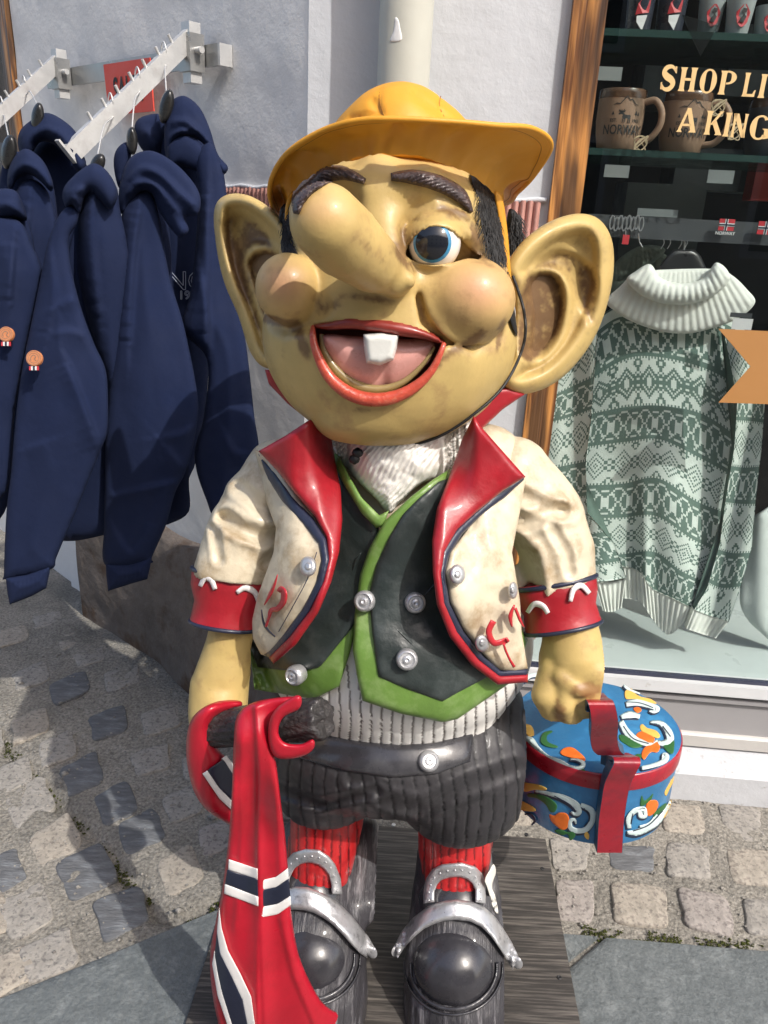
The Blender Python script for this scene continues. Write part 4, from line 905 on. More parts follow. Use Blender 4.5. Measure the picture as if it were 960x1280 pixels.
# far left window edge
m_wood = None
def woodmat(name, c1, c2, rot=(0, 0, 0)):
    m = bpy.data.materials.new(name); m.use_nodes = True; n = m.node_tree.nodes; L = m.node_tree.links; b = n['Principled BSDF']
    tc = n.new('ShaderNodeTexCoord'); mp = n.new('ShaderNodeMapping'); mp.inputs['Scale'].default_value = (17, 17, 1.5); L.new(tc.outputs['Object'], mp.inputs[0])
    n1 = n.new('ShaderNodeTexNoise'); n1.inputs['Scale'].default_value = 1.; n1.inputs['Detail'].default_value = 3; n1.inputs['Distortion'].default_value = .8; L.new(mp.outputs[0], n1.inputs[0])
    mt = n.new('ShaderNodeMath'); mt.operation = 'MULTIPLY'; mt.inputs[1].default_value = 9.; L.new(n1.outputs[0], mt.inputs[0])
    sn = n.new('ShaderNodeMath'); sn.operation = 'SINE'; m2 = n.new('ShaderNodeMath'); m2.operation = 'MULTIPLY'; m2.inputs[1].default_value = 3.6; L.new(mt.outputs[0], m2.inputs[0]); L.new(m2.outputs[0], sn.inputs[0])
    mp2 = n.new('ShaderNodeMapping'); mp2.inputs['Scale'].default_value = (260, 260, 6); L.new(tc.outputs['Object'], mp2.inputs[0]); n2 = n.new('ShaderNodeTexNoise'); n2.inputs['Scale'].default_value = 1; n2.inputs['Detail'].default_value = 3; L.new(mp2.outputs[0], n2.inputs[0])
    mr = n.new('ShaderNodeMapRange'); mr.inputs['From Min'].default_value = -1; mr.inputs['To Max'].default_value = .62; L.new(sn.outputs[0], mr.inputs[0])
    ad = n.new('ShaderNodeMath'); L.new(mr.outputs[0], ad.inputs[0]); m3 = n.new('ShaderNodeMath'); m3.operation = 'MULTIPLY'; m3.inputs[1].default_value = .55; L.new(n2.outputs[0], m3.inputs[0]); L.new(m3.outputs[0], ad.inputs[1])
    mp3 = n.new('ShaderNodeMapping'); mp3.inputs['Scale'].default_value = (24, 24, 2.6); L.new(tc.outputs['Object'], mp3.inputs[0]); n3 = n.new('ShaderNodeTexNoise'); n3.inputs['Scale'].default_value = 1.3; n3.inputs['Detail'].default_value = 2; L.new(mp3.outputs[0], n3.inputs[0])
    cr = n.new('ShaderNodeValToRGB'); cr.color_ramp.elements[0].position = .25; cr.color_ramp.elements[0].color = (*c1, 1); cr.color_ramp.elements[1].position = .8; cr.color_ramp.elements[1].color = (*c2, 1); L.new(ad.outputs[0], cr.inputs[0])
    mx = n.new('ShaderNodeMix'); mx.data_type = 'RGBA'; mx.inputs['B'].default_value = (.05, .028, .018, 1); r3 = n.new('ShaderNodeMapRange'); r3.inputs['From Min'].default_value = .46; r3.inputs['From Max'].default_value = .58; r3.inputs['To Max'].default_value = .85
    L.new(n3.outputs[0], r3.inputs[0]); L.new(r3.outputs[0], mx.inputs['Factor']); L.new(cr.outputs[0], mx.inputs['A']); L.new(mx.outputs['Result'], b.inputs['Base Color'])
    bp = n.new('ShaderNodeBump'); bp.inputs['Strength'].default_value = .6; bp.inputs['Distance'].default_value = .003; L.new(ad.outputs[0], bp.inputs['Height']); L.new(bp.outputs[0], b.inputs['Normal']); b.inputs['Roughness'].default_value = .42
    return m
m_wood = woodmat('burnt_pine', (.13, .05, .018), (.56, .25, .07))
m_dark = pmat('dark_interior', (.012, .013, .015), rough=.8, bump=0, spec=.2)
fw = thing('window_frame', 'brown wooden window frame at the far left end of the shaded wall', 'window frame', tuple(LP(1.28, .7)))
MB().box(*lq(1.255, .7, 1.31, 1.9, .012, .08)).build('frame_post', m_wood, fw)
MB().box(*lq(1.31, .7, 1.75, 1.9, -.10, .02)).build('dark_pane', pmat('dark_pane', (.03, .032, .035), rough=.2, bump=0), fw)
m = MB(); [m.box(*lq(1.32+.11*(i % 3), .75+.28*i, 1.42+.1*(i % 3), .78+.28*i+.1, -.07, .02)) for i in range(4)]; m.build('window_goods', pmat('grey_goods', (.12, .12, .13)), fw)
# ================================================================== shop window
win = thing('shop_window', 'large shop window with burnt pine frame beside the white wall', 'shop window', tuple(WP(1., .05)))
m = MB(); m.box(*wq(uF, .30, .519, 2.2, .016, .09)); m.build('frame_post', m_wood, win)
m_sill = pmat('white_sill_paint', (.62, .63, .635), rough=.5, var=.04, bump=.25, bs=30, col2=(.4, .37, .33), c2s=30, c2lo=.68, c2hi=.78, spec=.4); m_panel = pmat('grey_panel_paint', (.34, .33, .335), rough=.55, var=.03, bump=.12, bs=20, spec=.4)
m_kerb = pmat('white_kerb_paint', (.56, .57, .59), rough=.75, var=.06, bump=.6, bs=24, fine=.4, col2=(.34, .33, .31), c2s=34, c2lo=.60, c2hi=.72, spec=.25)
def wz(y, off, x=870): return float(wall_uv(x, y, off)[1])
def prof_strip(name, prof, mat, u0=.461, u1=3.2, parent=None):      # prof: (off, z) polygon
    v = [WP(u0, z, o_) for o_, z in prof]+[WP(u1, z, o_) for o_, z in prof]; n = len(prof)
    f = [(i, (i+1) % n, n+(i+1) % n, n+i) for i in range(n)]+[tuple(range(n))[::-1], tuple(range(n, 2*n))]
    return auto(mesh(name, v, f, mat, parent or win, True), 30)
zb = wz(847, -.032)
prof_strip('gasket', [(-.036, zb+.006), (-.026, zb+.004), (-.026, zb-.01), (-.036, zb-.01)], m_navy, .519)
prof_strip('window_sill', [(-.06, zb-.004), (-.026, zb-.004), (.006, wz(855, .006)), (.008, wz(868, .008)), (.004, wz(868, .008)-.003), (-.06, wz(868, .008)-.003)], m_sill, .47)
z1 = wz(870, -.012); z2 = wz(914, -.012)
prof_strip('sill_lip', [(-.06, z1+.006), (-.002, z1+.003), (-.002, z1-.008), (-.06, z1-.008)], m_panel)
prof_strip('base_panel', [(-.06, z1-.008), (-.012, z1-.008), (-.012, z2+.001), (-.06, z2+.001)], m_panel)
prof_strip('panel_trim', [(-.06, z2), (-.004, z2), (.002, z2-.004), (.002, wz(933, .002)), (-.06, wz(933, .002))], pmat('pale_trim', (.55, .53, .5), rough=.6, var=.05, bump=.2))
z3 = wz(935, .0)
kb = prof_strip('painted_kerb', [(-.10, z3), (.004, z3-.001), (.030, wz(966, .030)), (.034, wz(969, .034)), (.034, -.02), (-.1, -.02)], m_kerb, .461, 3.2); 
# interior
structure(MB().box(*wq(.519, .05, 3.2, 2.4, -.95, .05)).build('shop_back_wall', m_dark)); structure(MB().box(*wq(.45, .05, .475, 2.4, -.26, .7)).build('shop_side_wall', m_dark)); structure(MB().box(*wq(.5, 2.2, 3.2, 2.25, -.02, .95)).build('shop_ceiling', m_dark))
m_disp = pmat('pale_display_board', (.50, .55, .54), rough=.35, var=.05, vs=6, bump=.1, spec=.5)
MB().box(*wq(.47, zb-.035, 3.2, zb-.012, -.03, .62)).build('display_board', m_disp, win)
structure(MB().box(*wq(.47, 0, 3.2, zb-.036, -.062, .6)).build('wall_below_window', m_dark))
def glassmat(name, tint=(.93, .97, .96), ior=1.45, rough=0.):
    m = bpy.data.materials.new(name); m.use_nodes = True; n = m.node_tree.nodes; L = m.node_tree.links; n.remove(n['Principled BSDF'])
    t = n.new('ShaderNodeBsdfTransparent'); t.inputs[0].default_value = (*tint, 1); g = n.new('ShaderNodeBsdfGlossy'); g.inputs['Roughness'].default_value = rough
    fr = n.new('ShaderNodeFresnel'); fr.inputs[0].default_value = ior; ge = n.new('ShaderNodeNewGeometry'); sb_ = n.new('ShaderNodeMath'); sb_.operation = 'SUBTRACT'; sb_.inputs[0].default_value = 1; L.new(ge.outputs['Backfacing'], sb_.inputs[1]); mu_ = n.new('ShaderNodeMath'); mu_.operation = 'MULTIPLY'; L.new(fr.outputs[0], mu_.inputs[0]); L.new(sb_.outputs[0], mu_.inputs[1]); mx = n.new('ShaderNodeMixShader'); L.new(mu_.outputs[0], mx.inputs[0]); L.new(t.outputs[0], mx.inputs[1]); L.new(g.outputs[0], mx.inputs[2]); L.new(mx.outputs[0], n['Material Output'].inputs[0]); return m
m_glass = glassmat('window_glass', (.96, .985, .98), 1.5)
MB().box(*wq(.519, zb-.006, 3.2, 2.2, -.028, .004)).build('glass_pane', m_glass, win)
# burnt frame outer edge
# vinyl letters
m_vinyl = pmat('cream_vinyl', (.80, .55, .25), rough=.5, var=.02, bump=0)
def stem(x, w_, y0=0., y1=1., fl=.22): return [(x-w_/2-fl*w_, y0), (x+w_/2+fl*w_, y0), (x+w_/2, y0+.12), (x+w_*.46, (y0+y1)/2), (x+w_/2, y1-.12), (x+w_/2+fl*w_, y1), (x-w_/2-fl*w_, y1), (x-w_/2, y1-.12), (x-w_*.46, (y0+y1)/2), (x-w_/2, y0+.12)]
def arc(cx, cy, rx, ry, a0, a1, w0, w1, n=16):
    o_ = []; i_ = []
    for k in range(n+1):
        a = math.radians(a0+(a1-a0)*k/n); w_ = w1+(w0-w1)*abs(math.cos(a)); o_.append((cx+rx*math.cos(a), cy+ry*math.sin(a))); i_.append((cx+(rx-w_)*math.cos(a), cy+(ry-w1*.9)*math.sin(a)))
    return o_+i_[::-1]
def glyph(c):
    if c == 'S': return [[tuple(p) for p in stroke_poly([(.86, .80), (.62, .97), (.30, .92), (.18, .72), (.36, .56), (.64, .44), (.80, .26), (.62, .05), (.32, .03), (.10, .20)], [.10, .14, .22, .26, .30, .30, .26, .22, .14, .12], 6)], [(.80, 1.0), (.90, .98), (.92, .70), (.84, .72)], [(.08, .02), (.16, .0), (.14, .32), (.06, .30)]]
    if c == 'H': return [stem(.22, .26), stem(.78, .26), [(.3, .45), (.7, .45), (.7, .56), (.3, .56)]]
    if c == 'O': return [arc(.5, .5, .48, .52, 0, 359.9, .30, .09, 36)]
    if c == 'P': return [stem(.24, .28), arc(.42, .72, .52, .29, -92, 92, .28, .09, 14)+[]]
    if c == 'L': return [stem(.26, .28), [(.3, 0), (.95, 0), (1.0, .30), (.88, .26), (.8, .12), (.3, .11)]]
    if c == 'I': return [stem(.5, .55)]
    if c == 'A': return [[(.42, 1.02), (.60, 1.02), (1.02, 0), (.62, 0), (.72, .10), (.46, .78), (.22, .10), (.30, 0), (-.02, 0), (.06, .08)], [(.28, .26), (.72, .26), (.70, .36), (.30, .36)]]
    if c == 'K': return [stem(.20, .26), [(.30, .44), (.78, .98), (.68, 1.0), (1.0, 1.0), (.92, .95), (.52, .50), (.42, .42)], [(.42, .50), (.62, .62), (1.0, .08), (1.06, 0), (.64, 0), (.70, .07)]]
    if c == 'N': return [stem(.16, .16), stem(.86, .16), [(.04, 1.0), (.36, 1.0), (.96, .0), (.74, 0)]]
    if c == 'G': return [arc(.5, .5, .48, .52, 42, 318, .30, .09, 30), [(.62, .46), (1.0, .46), (.98, .06), (.74, .02), (.74, .38)]]
def letter(c, x0, x1, yt, yb, off=-.024, name='vinyl_letter', mat=None, par=None):
    u0, zt = wall_uv(x0, yt, off); u1, _ = wall_uv(x1, yt, off); _, zb_ = wall_uv(x0, yb, off)
    m = MB()
    for g in glyph(c):
        n0 = len(g)
        for k, oo in ((0, 0), (1, .0006)): pass
        pts = [(float(u0+(u1-u0)*x), float(zb_+(zt-zb_)*y)) for x, y in g]
        vs, es, fs, _a, _b2, _c = delaunay_2d_cdt([Vector(p) for p in pts], [(i, (i+1) % n0) for i in range(n0)], [], 1, 1e-6)
        fr = [WP(a.x, a.y, off+.0006) for a in vs]; bk = [WP(a.x, a.y, off) for a in vs]; nn = len(fr); F1 = [list(t) for t in fs]
        F1 = [t if np.cross(fr[t[1]]-fr[t[0]], fr[t[2]]-fr[t[0]])@WN > 0 else t[::-1] for t in F1]
        m.add(fr+bk, F1+[[i+nn for i in t][::-1] for t in F1])
    o_ = m.build(name, mat or m_vinyl, par or win); return o_
row1 = [('S', 828, 849), ('H', 851, 874), ('O', 877, 899), ('P', 901, 924), ('L', 931, 949), ('I', 951, 962), ('N', 966, 986), ('K', 990, 1010)]
row1 = row1[:6]
for c, a, b_ in row1: letter(c, a, b_, 82+.085*(a-828), 112+.085*(a-828))
for c, a, b_ in [('A', 850, 874), ('K', 884, 906), ('I', 907, 917), ('N', 917, 937), ('G', 940, 966)]: letter(c, a, b_, 135+.10*(a-850), 165+.10*(a-850))
m = MB(); pts = [wall_uv(x, y, -.024) for x, y in ((898, 411), (985, 415), (985, 506), (898, 503), (938, 458))]
fr = [WP(a, b_, -.0232) for a, b_ in pts]; bk = [WP(a, b_, -.024) for a, b_ in pts]
m.add(fr+bk, [(4, 3, 2), (4, 2, 1), (4, 1, 0), (9, 7, 8), (9, 6, 7), (9, 5, 6)]+[(i, (i+1) % 5, 5+(i+1) % 5, 5+i) for i in range(5)]); m.build('ribbon_decal', pmat('tan_vinyl', (.46, .22, .07), rough=.55, var=.02, bump=0), win)
# shelves
m_shelf = pmat('dark_shelf_glass', (.02, .045, .04), rough=.15, var=.05, bump=0, spec=.6)
zS1 = float(wall_uv(800, 188, -.10)[1]); zS0 = float(wall_uv(800, 38, -.10)[1])
shelves = []
for zz, lab in ((zS1, 'dark glass shelf carrying the two brown moose mugs'), (zS0, 'upper dark glass shelf carrying frosted shot glasses')):
    o = MB().box(*wq(.535, zz-.012, 3.1, zz, -.09, .28)).build('glass_shelf', m_shelf); tag(o, lab, 'shelf', 'glass shelves in the shop window')
m_tag = pmat('price_tag_card', (.17, .19, .19), rough=.5, var=.05, bump=0)
def tagcard(x, y, w_, h_, off, lab, nm='price_tag', mat=None):
    u, z = wall_uv(x, y, off); s = pxs(x, y, 1.7); o = MB().box(*wq(float(u)-w_*s/2, float(z)-h_*s/2, float(u)+w_*s/2, float(z)+h_*s/2, off, .002)).build(nm, mat or m_tag); tag(o, lab, 'price tag'); return o
tagcard(771, 214, 30, 14, -.10, 'grey price tag hanging below the left moose mug'); tagcard(901, 221, 31, 15, -.10, 'grey price tag hanging below the right end of the mug shelf'); tagcard(762, 92, 30, 15, -.10, 'grey price tag under the upper shelf near the window frame'); tagcard(822, 266, 50, 9, -.14, 'long grey card on top of the dark rail')
# text to polygons
def textmesh(txt, size, bold=False, shear=0):
    cu = bpy.data.curves.new('t', 'FONT'); cu.body = txt; cu.size = size; cu.align_x = 'CENTER'; cu.shear = shear; cu.resolution_u = 3; cu.offset = size*.018 if bold else 0
    o_ = bpy.data.objects.new('t', cu); COL.objects.link(o_); bpy.context.view_layer.update()
    me = bpy.data.meshes.new_from_object(o_.evaluated_get(bpy.context.evaluated_depsgraph_get())); v = np.array([p.co[:2] for p in me.vertices]); f = [list(p.vertices) for p in me.polygons]
    bpy.data.objects.remove(o_); bpy.data.curves.remove(cu); bpy.data.meshes.remove(me); return v, f
m_print = pmat('black_print', (.02, .02, .02), rough=.6, bump=0); m_clay = pmat('brown_stoneware', (.26, .17, .115), rough=.5, var=.08, vs=14, bump=.2, bs=30, spec=.3)
m_glaze = pmat('dark_glaze', (.09, .05, .03), rough=.2, var=.2, bump=0); m_twine = pmat('twine', (.5, .4, .26), rough=.9, bump=.3)
def wrap(c, Rd, v, zc):               # flat print bent round an upright cylinder facing the window
    a = v[:, 0]/Rd; d0 = WN; d1 = WD
    return [c+(d1*math.sin(t)+d0*math.cos(t))*(Rd)+np.array([0, 0, zc+z]) for t, z in zip(a, v[:, 1])]
def flatpoly(pts):
    n0 = len(pts); vs, es, fs, *_r = delaunay_2d_cdt([Vector(p) for p in pts], [(i, (i+1) % n0) for i in range(n0)], [], 1, 1e-7); return np.array([[a.x, a.y] for a in vs]), [list(t) for t in fs]
MOOSE = [(-.5, .1), (-.42, .3), (-.2, .38), (.1, .34), (.42, .36), (.5, .2), (.46, -.1), (.5, -.5), (.42, -.5), (.36, -.1), (.28, -.12), (.3, -.5), (.22, -.5), (.16, -.02), (-.1, -.02), (-.16, -.5), (-.24, -.5), (-.24, -.1), (-.32, -.1), (-.38, -.5), (-.46, -.5), (-.42, .0)]
MHEAD = [(-.42, .3), (-.55, .42), (-.82, .34), (-.95, .40), (-.9, .52), (-.7, .58), (-.92, .72), (-.9, .95), (-.78, .74), (-.7, .92), (-.66, .72), (-.56, .90), (-.5, .72), (-.3, .98), (-.3, .75), (-.12, .88), (-.22, .62), (-.42, .56), (-.2, .4)]
def mug(x, ybot, hpx, wpx_, off, lab, mat, deco=True, hand=1, rim=True):
    u, z = wall_uv(x, ybot, off); s = pxs(x, ybot, 1.72); r = wpx_*s/2; h = hpx*s; c = WP(float(u), zS1+.001, off)
    t = thing('souvenir_mug', lab, 'mug', tuple(c))
    m = MB(); m.lathe(c, [(r*.72, 0), (r*.82, .004), (r*.93, h*.25), (r, h*.5), (r*.985, h*.82), (r*.97, h), (r*.90, h), (r*.90, h*.82), (r*.86, h*.2), (.001, h*.12)], 36); m.build('mug_body', mat, t, True, 50)
    if rim: MB().lathe(c, [(r*.995, h*.86), (r*.99, h*.93), (r*.985, h*1.0), (r*.96, h*1.012), (r*.89, h*1.0), (r*.89, h*.86)], 36).build('rim_glaze', m_glaze, t, True, 50)
    hd = WD*.86*hand+WN*.45; pts = [c+hd*r*.92+[0, 0, h*.80], c+hd*(r+.02)+[0, 0, h*.84], c+hd*(r+.036)+[0, 0, h*.66], c+hd*(r+.036)+[0, 0, h*.42], c+hd*(r+.018)+[0, 0, h*.2], c+hd*r*.88+[0, 0, h*.16]]
    MB().tube(spline(pts, False, 5), .0065, 8).build('mug_handle', mat, t, True, 60)
    if deco:
        m = MB(); k = r*1.004
        def put(v, f, zc, sc=1., dx=0):
            v = np.array(v)*sc+[dx, 0]; P3 = wrap(c, k, v, zc); f = [q if np.cross(P3[q[1]]-P3[q[0]], P3[q[2]]-P3[q[0]])@WN > 0 else q[::-1] for q in f]; m.add(P3, f)
        v, f = textmesh('NORWAY', .019, True); put(v*[.95, 1.25], f, h*.26)
        for tx, dx in (('EST.', -.021), ('1905', .023)): v, f = textmesh(tx, .008, True); put(v, f, h*.46, 1, dx)
        v, f = flatpoly(MOOSE); put(v, f, h*.52, .017, .003); v, f = flatpoly(MHEAD); put(v, f, h*.52, .017, .003)
        for q in ([(-.028, 0), (-.018, .005), (-.012, .004), (-.004, .014), (0, .018), (.006, .011), (.010, .013), (.018, .005), (.026, .001), (.018, .003), (.010, .0105), (.006, .009), (0, .0155), (-.004, .011), (-.012, .002), (-.018, .003)],): v, f = flatpoly(q); put(v, f, h*.72)
        for dx, sc in ((-.024, .8), (.022, 1.), (.028, .8)): v, f = flatpoly([(0, 0), (.001, 0), (.001, .002), (.004, .002), (.0005, .010), (-.003, .002), (0, .002)]); put(v, f, h*.56, sc, dx)
        m.build('mug_print', m_print, t)
    return t, c, r, h
t1, c1, r1, h1 = mug(770, 184, 68, 58, -.17, 'left brown stoneware mug printed with a moose, next to the pine frame', m_clay)
mug(850, 186, 68, 60, -.17, 'right brown stoneware mug with moose print, half behind the letter A', m_clay)
mug(958, 193, 66, 64, -.19, 'dark grey mug behind the letter G at the right edge', pmat('dark_stoneware', (.05, .05, .055), rough=.4, bump=.1), False, 1, True)
for (x, y) in ((800, 180), (897, 135), (918, 165)):
    u, z = wall_uv(x, y, -.12); c = WP(float(u), float(z), -.12); r_ = random.Random(int(x)); m = MB()
    for k in range(3):
        m.tube(spline([c+WD*(.012*math.cos(a*1.3+k))+np.array([0, 0, .014*math.sin(a*1.1+k*2)])+WN*.004*k for a in np.linspace(0, 6, 9)], False, 3), .0013, 5)
    tag(m.build('twine_bow', m_twine), {800: 'loose twine bow tied to the handle of the left moose mug', 897: 'twine knot above the handle of the right moose mug', 918: 'twine loop hanging beside the right moose mug handle'}[x], 'twine')
# shot glasses and gnome mugs on the upper shelf
m_frost = pmat('frosted_glass', (.30, .33, .33), rough=.35, var=.08, bump=.1, spec=.6); m_dk = pmat('dark_souvenir', (.03, .035, .05), rough=.3, bump=0); m_rp = pmat('red_print', (.45, .03, .04), rough=.5, bump=0); m_wp = pmat('white_print', (.6, .6, .6), rough=.6, bump=0)
def up_item(name, x, wt, wb, hpx, off, mat, lab, cat, kind):
    u, z = wall_uv(x, 36, off); s = pxs(x, 36, 1.72); c = WP(float(u), zS0+.001, off); t = thing(name, lab, cat, tuple(c)); h = hpx*s
    MB().lathe(c, [(wb*s/2*.94, 0), (wb*s/2, .003), (wt*s/2, h), (wt*s/2*.92, h), (wb*s/2*.85, .012), (.001, .01)], 30).build('cup', mat, t, True, 50)
    k = (wt+wb)*s/4*1.01; m = MB(); m2_ = MB(); m3_ = MB()
    def put(mb, pts, zc):
        v, f = flatpoly(pts); P3 = wrap(c, k+.0015, v, zc); f = [q if np.cross(P3[q[1]]-P3[q[0]], P3[q[2]]-P3[q[0]])@WN > 0 else q[::-1] for q in f]; mb.add(P3, f)
    if kind == 'crest':
        a = np.linspace(0, 2*math.pi, 18, endpoint=False); put(m, [(.0125*math.cos(q)*(1+.12*math.sin(5*q)), .017*math.sin(q)*(1+.1*math.cos(4*q))) for q in a], h*.5)
        for q in ([(-.006, -.010), (.002, -.012), (.006, -.002), (.001, .003), (-.003, -.003)], [(-.004, .004), (.005, .005), (.006, .011), (-.002, .012)]): put(m2_, q, h*.5)
        m.build('crest_print', m_rp, t); m2_.v = [list(np.array(q)+WN*.0006) for q in m2_.v]; m2_.build('crest_figure', m_print, t)
    else:
        put(m, [(-.013, .0), (-.010, .018), (.004, .034), (.014, .030), (.012, .004), (0, .002)], h*.42); m.build('red_cap_print', m_rp, t)
        put(m2_, [(-.010, -.002), (.010, .0), (.007, -.012), (.003, -.026), (-.004, -.018), (-.009, -.012)], h*.42); m2_.build('white_beard_print', m_wp, t)
    return t
up_item('gnome_mug', 797, 34, 30, 46, -.15, m_dk, 'dark cup printed with a red capped gnome, leftmost on the upper shelf', 'cup', 'g')
up_item('gnome_mug', 836, 36, 32, 50, -.15, m_dk, 'dark blue cup with gnome print, second on the upper shelf', 'cup', 'g')
up_item('shot_glass', 885, 32, 24, 44, -.15, m_frost, 'frosted shot glass with red crest, left of the three on the upper shelf', 'shot glass', 'crest')
up_item('shot_glass', 921, 34, 26, 40, -.13, m_frost, 'frosted shot glass with red crest, middle one on the upper shelf', 'shot glass', 'crest')
up_item('shot_glass', 957, 32, 25, 36, -.15, m_frost, 'frosted shot glass at the right edge of the upper shelf', 'shot glass', 'crest')
# pennant hanging behind the glass
m_pen = glassmat('clear_film', (.55, .6, .6), 1.5, .3); m = MB(); pts = [wall_uv(x, y, -.06) for x, y in ((852, 18), (898, 32), (876, 70))]
fr = [WP(a, b_, -.06) for a, b_ in pts]; bk = [WP(a, b_, -.062) for a, b_ in pts]; m.add(fr+bk, [(2, 1, 0), (3, 4, 5), (0, 1, 4, 3), (1, 2, 5, 4), (2, 0, 3, 5)]); tag(m.build('pennant', m_pen), 'clear triangular pennant hanging in front of the shot glasses', 'pennant')
# rail with magnets
m_rail = pmat('dark_rail', (.045, .05, .055), rough=.5, var=.1, bump=0); zr1 = float(wall_uv(850, 273, -.12)[1]); zr0 = float(wall_uv(850, 301, -.12)[1])
tag(MB().box(*wq(.56, zr0, 3.1, zr1, -.12, .02)).build('display_rail', m_rail), 'dark grey horizontal rail across the window below the mugs', 'rail')
m_pew = pmat('pewter', (.33, .34, .35), rough=.4, metal=.6, bump=.3, bs=80)
kc = thing('keychain', 'pewter lettered keychain with a small red tag hanging on the rail', 'keychain', tuple(WP(*map(float, wall_uv(783, 275, -.11)), -.11)))
def uvp(x, y, off): a, b_ = wall_uv(x, y, off); return WP(float(a), float(b_), off)
r_ = random.Random(3); m = MB()
for i in range(8):
    x = 765+i*5.2; ctr = uvp(x, 278+(i % 2)*2, -.108); m.tube([ctr+WD*.0055*math.cos(a)*.8+np.array([0, 0, .013*math.sin(a)]) for a in np.linspace(0, 6.28, 12)], .0018, 5, False)
m.build('letter_plate', m_pew, kc)
MB().tube([uvp(782, 288, -.107), uvp(782, 296, -.107)], .0012, 5).build('chain', m_pew, kc); MB().box(uvp(777, 305, -.108), WD*.013, WN*.002, np.array([0, 0, .018])).build('red_tag', m_rp, kc)
MB().tube([uvp(798, 292, -.107), uvp(799, 302, -.107), uvp(803, 309, -.107)], .0012, 5).build('chain', m_pew, kc)
def flagmag(x, y, lab, wd=.030, txt=True):
    t = thing('flag_magnet', lab, 'magnet', tuple(uvp(x, y, -.105))); o_ = uvp(x, y, -.105); hz = np.array([0, 0, 1.]); h_ = wd*.72
    MB().box(o_-WD*wd/2-hz*h_/2, WD*wd, WN*.002, hz*h_).build('red_field', m_rp, t)
    m = MB(); m.box(o_-WD*wd/2-hz*.003+WN*.0022, WD*wd, WN*.0005, hz*.006); m.box(o_-WD*wd*.14+WN*.0024-hz*h_/2, WD*.006, WN*.0005, hz*h_); m.build('white_cross', m_wp, t)
    m = MB(); m.box(o_-WD*wd/2-hz*.0012+WN*.003, WD*wd, WN*.0005, hz*.0024); m.box(o_-WD*wd*.14+WN*.0032-hz*h_/2+WD*.0018, WD*.0024, WN*.0005, hz*h_); m.build('blue_cross', m_fb, t)
    if txt:
        v, f = textmesh('NORWAY', .0085, True); P3 = [o_+WD*a+hz*(b_-h_*.5-.008)+WN*.002 for a, b_ in v]; f = [q if np.cross(P3[q[1]]-P3[q[0]], P3[q[2]]-P3[q[0]])@WN > 0 else q[::-1] for q in f]; MB().add(P3, f).build('caption', m_wp, t)
flagmag(908, 281, 'small red flag magnet with NORWAY caption on the dark rail'); flagmag(958, 285, 'second flag magnet on the rail at the right edge', .034, False)
# goods further inside
m = MB(); 
for (x, y, w_, h_, off) in ((905, 120, .22, .16, -.7), (800, 130, .2, .12, -.75), (840, 235, .3, .10, -.7), (930, 240, .18, .2, -.65), (770, 330, .2, .2, -.6)):
    o_ = uvp(x, y, off); m.box(o_, WD*w_, -WN*.15, np.array([0, 0, h_]))
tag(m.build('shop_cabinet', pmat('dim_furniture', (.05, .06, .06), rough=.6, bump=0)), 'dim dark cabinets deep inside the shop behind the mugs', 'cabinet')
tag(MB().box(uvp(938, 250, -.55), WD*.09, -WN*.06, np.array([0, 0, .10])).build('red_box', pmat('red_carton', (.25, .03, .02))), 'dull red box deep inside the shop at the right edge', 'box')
# ================================================================== knitted sweater in the window
m_knit = pmat('green_white_wool', (.5, .5, .5), rough=.95, var=.10, vs=30, bump=.5, bs=260, attr=True, spec=.1, dist=.003)
m_rib = pmat('white_wool_rib', (.66, .67, .62), rough=.95, var=.06, vs=40, bump=.5, bs=300, spec=.1, dist=.002); m_grey_wool = pmat('grey_green_wool', (.16, .19, .16), rough=.95, var=.2, vs=60, bump=.6, bs=200, spec=.1)
LIGHT = np.array([.62, .68, .63]); DARK = np.array([.14, .205, .175])
def orn(u, v):      # v 0..1 over the ornament band; u stitches
    x = np.abs((u % 14)-6.5); y = np.abs(v-8.5)
    xe = np.where(y <= 2.6, 6.0, 6.0-(y-2.6)*.95); hexo = (np.abs(x-xe) < .62) & (y < 7.6); xx = (np.abs(x-y*.55-.6) < .62) & (y < 4.6); tri = (x > 5.4) & (y > 5.6) & (y < 7.2); cap_ = (x < 2.2) & (y > 7.1)
    return hexo | xx | tri | cap_ | (y > 7.9)
def dia(u, v, H):
    x = np.abs((u % 15)-7); y = np.abs(v-H/2.); d = x+y; d2 = np.abs(x-7.5)+np.abs(y-0)
    dk = (d < 8.6) & ((d % 3.2) < 1.5) & ~((x < .6) & (y < .6)); dk |= (d2 < 6.2) & ((d2 % 3.0) < 1.3); e_ = np.abs(x-7.5)+np.abs(y-H*.36); dk |= (e_ < 3.1) & (e_ > 1.2); dk |= (x < .6) & (np.abs(y-H*.44) < .6)
    return ~dk
def knit_color(u, row, bands):
    c = np.ones(np.shape(u), bool)
    for a, b_, k in bands:
        m_ = (row >= a) & (row < b_); H = b_-a; v = row-a
        edge = (v < 1) | (v >= H-1); e2 = ((v >= 1) & (v < 2)) | ((v >= H-2) & (v < H-1))
        if k == 'o': q = orn(u, v*17./H)
        else: q = dia(u, v, H)
        q = np.where(edge, False, q); q = np.where(e2, (u % 2) < 1, q) if k == 'd' else q
        c = np.where(m_, q, c)
    return c
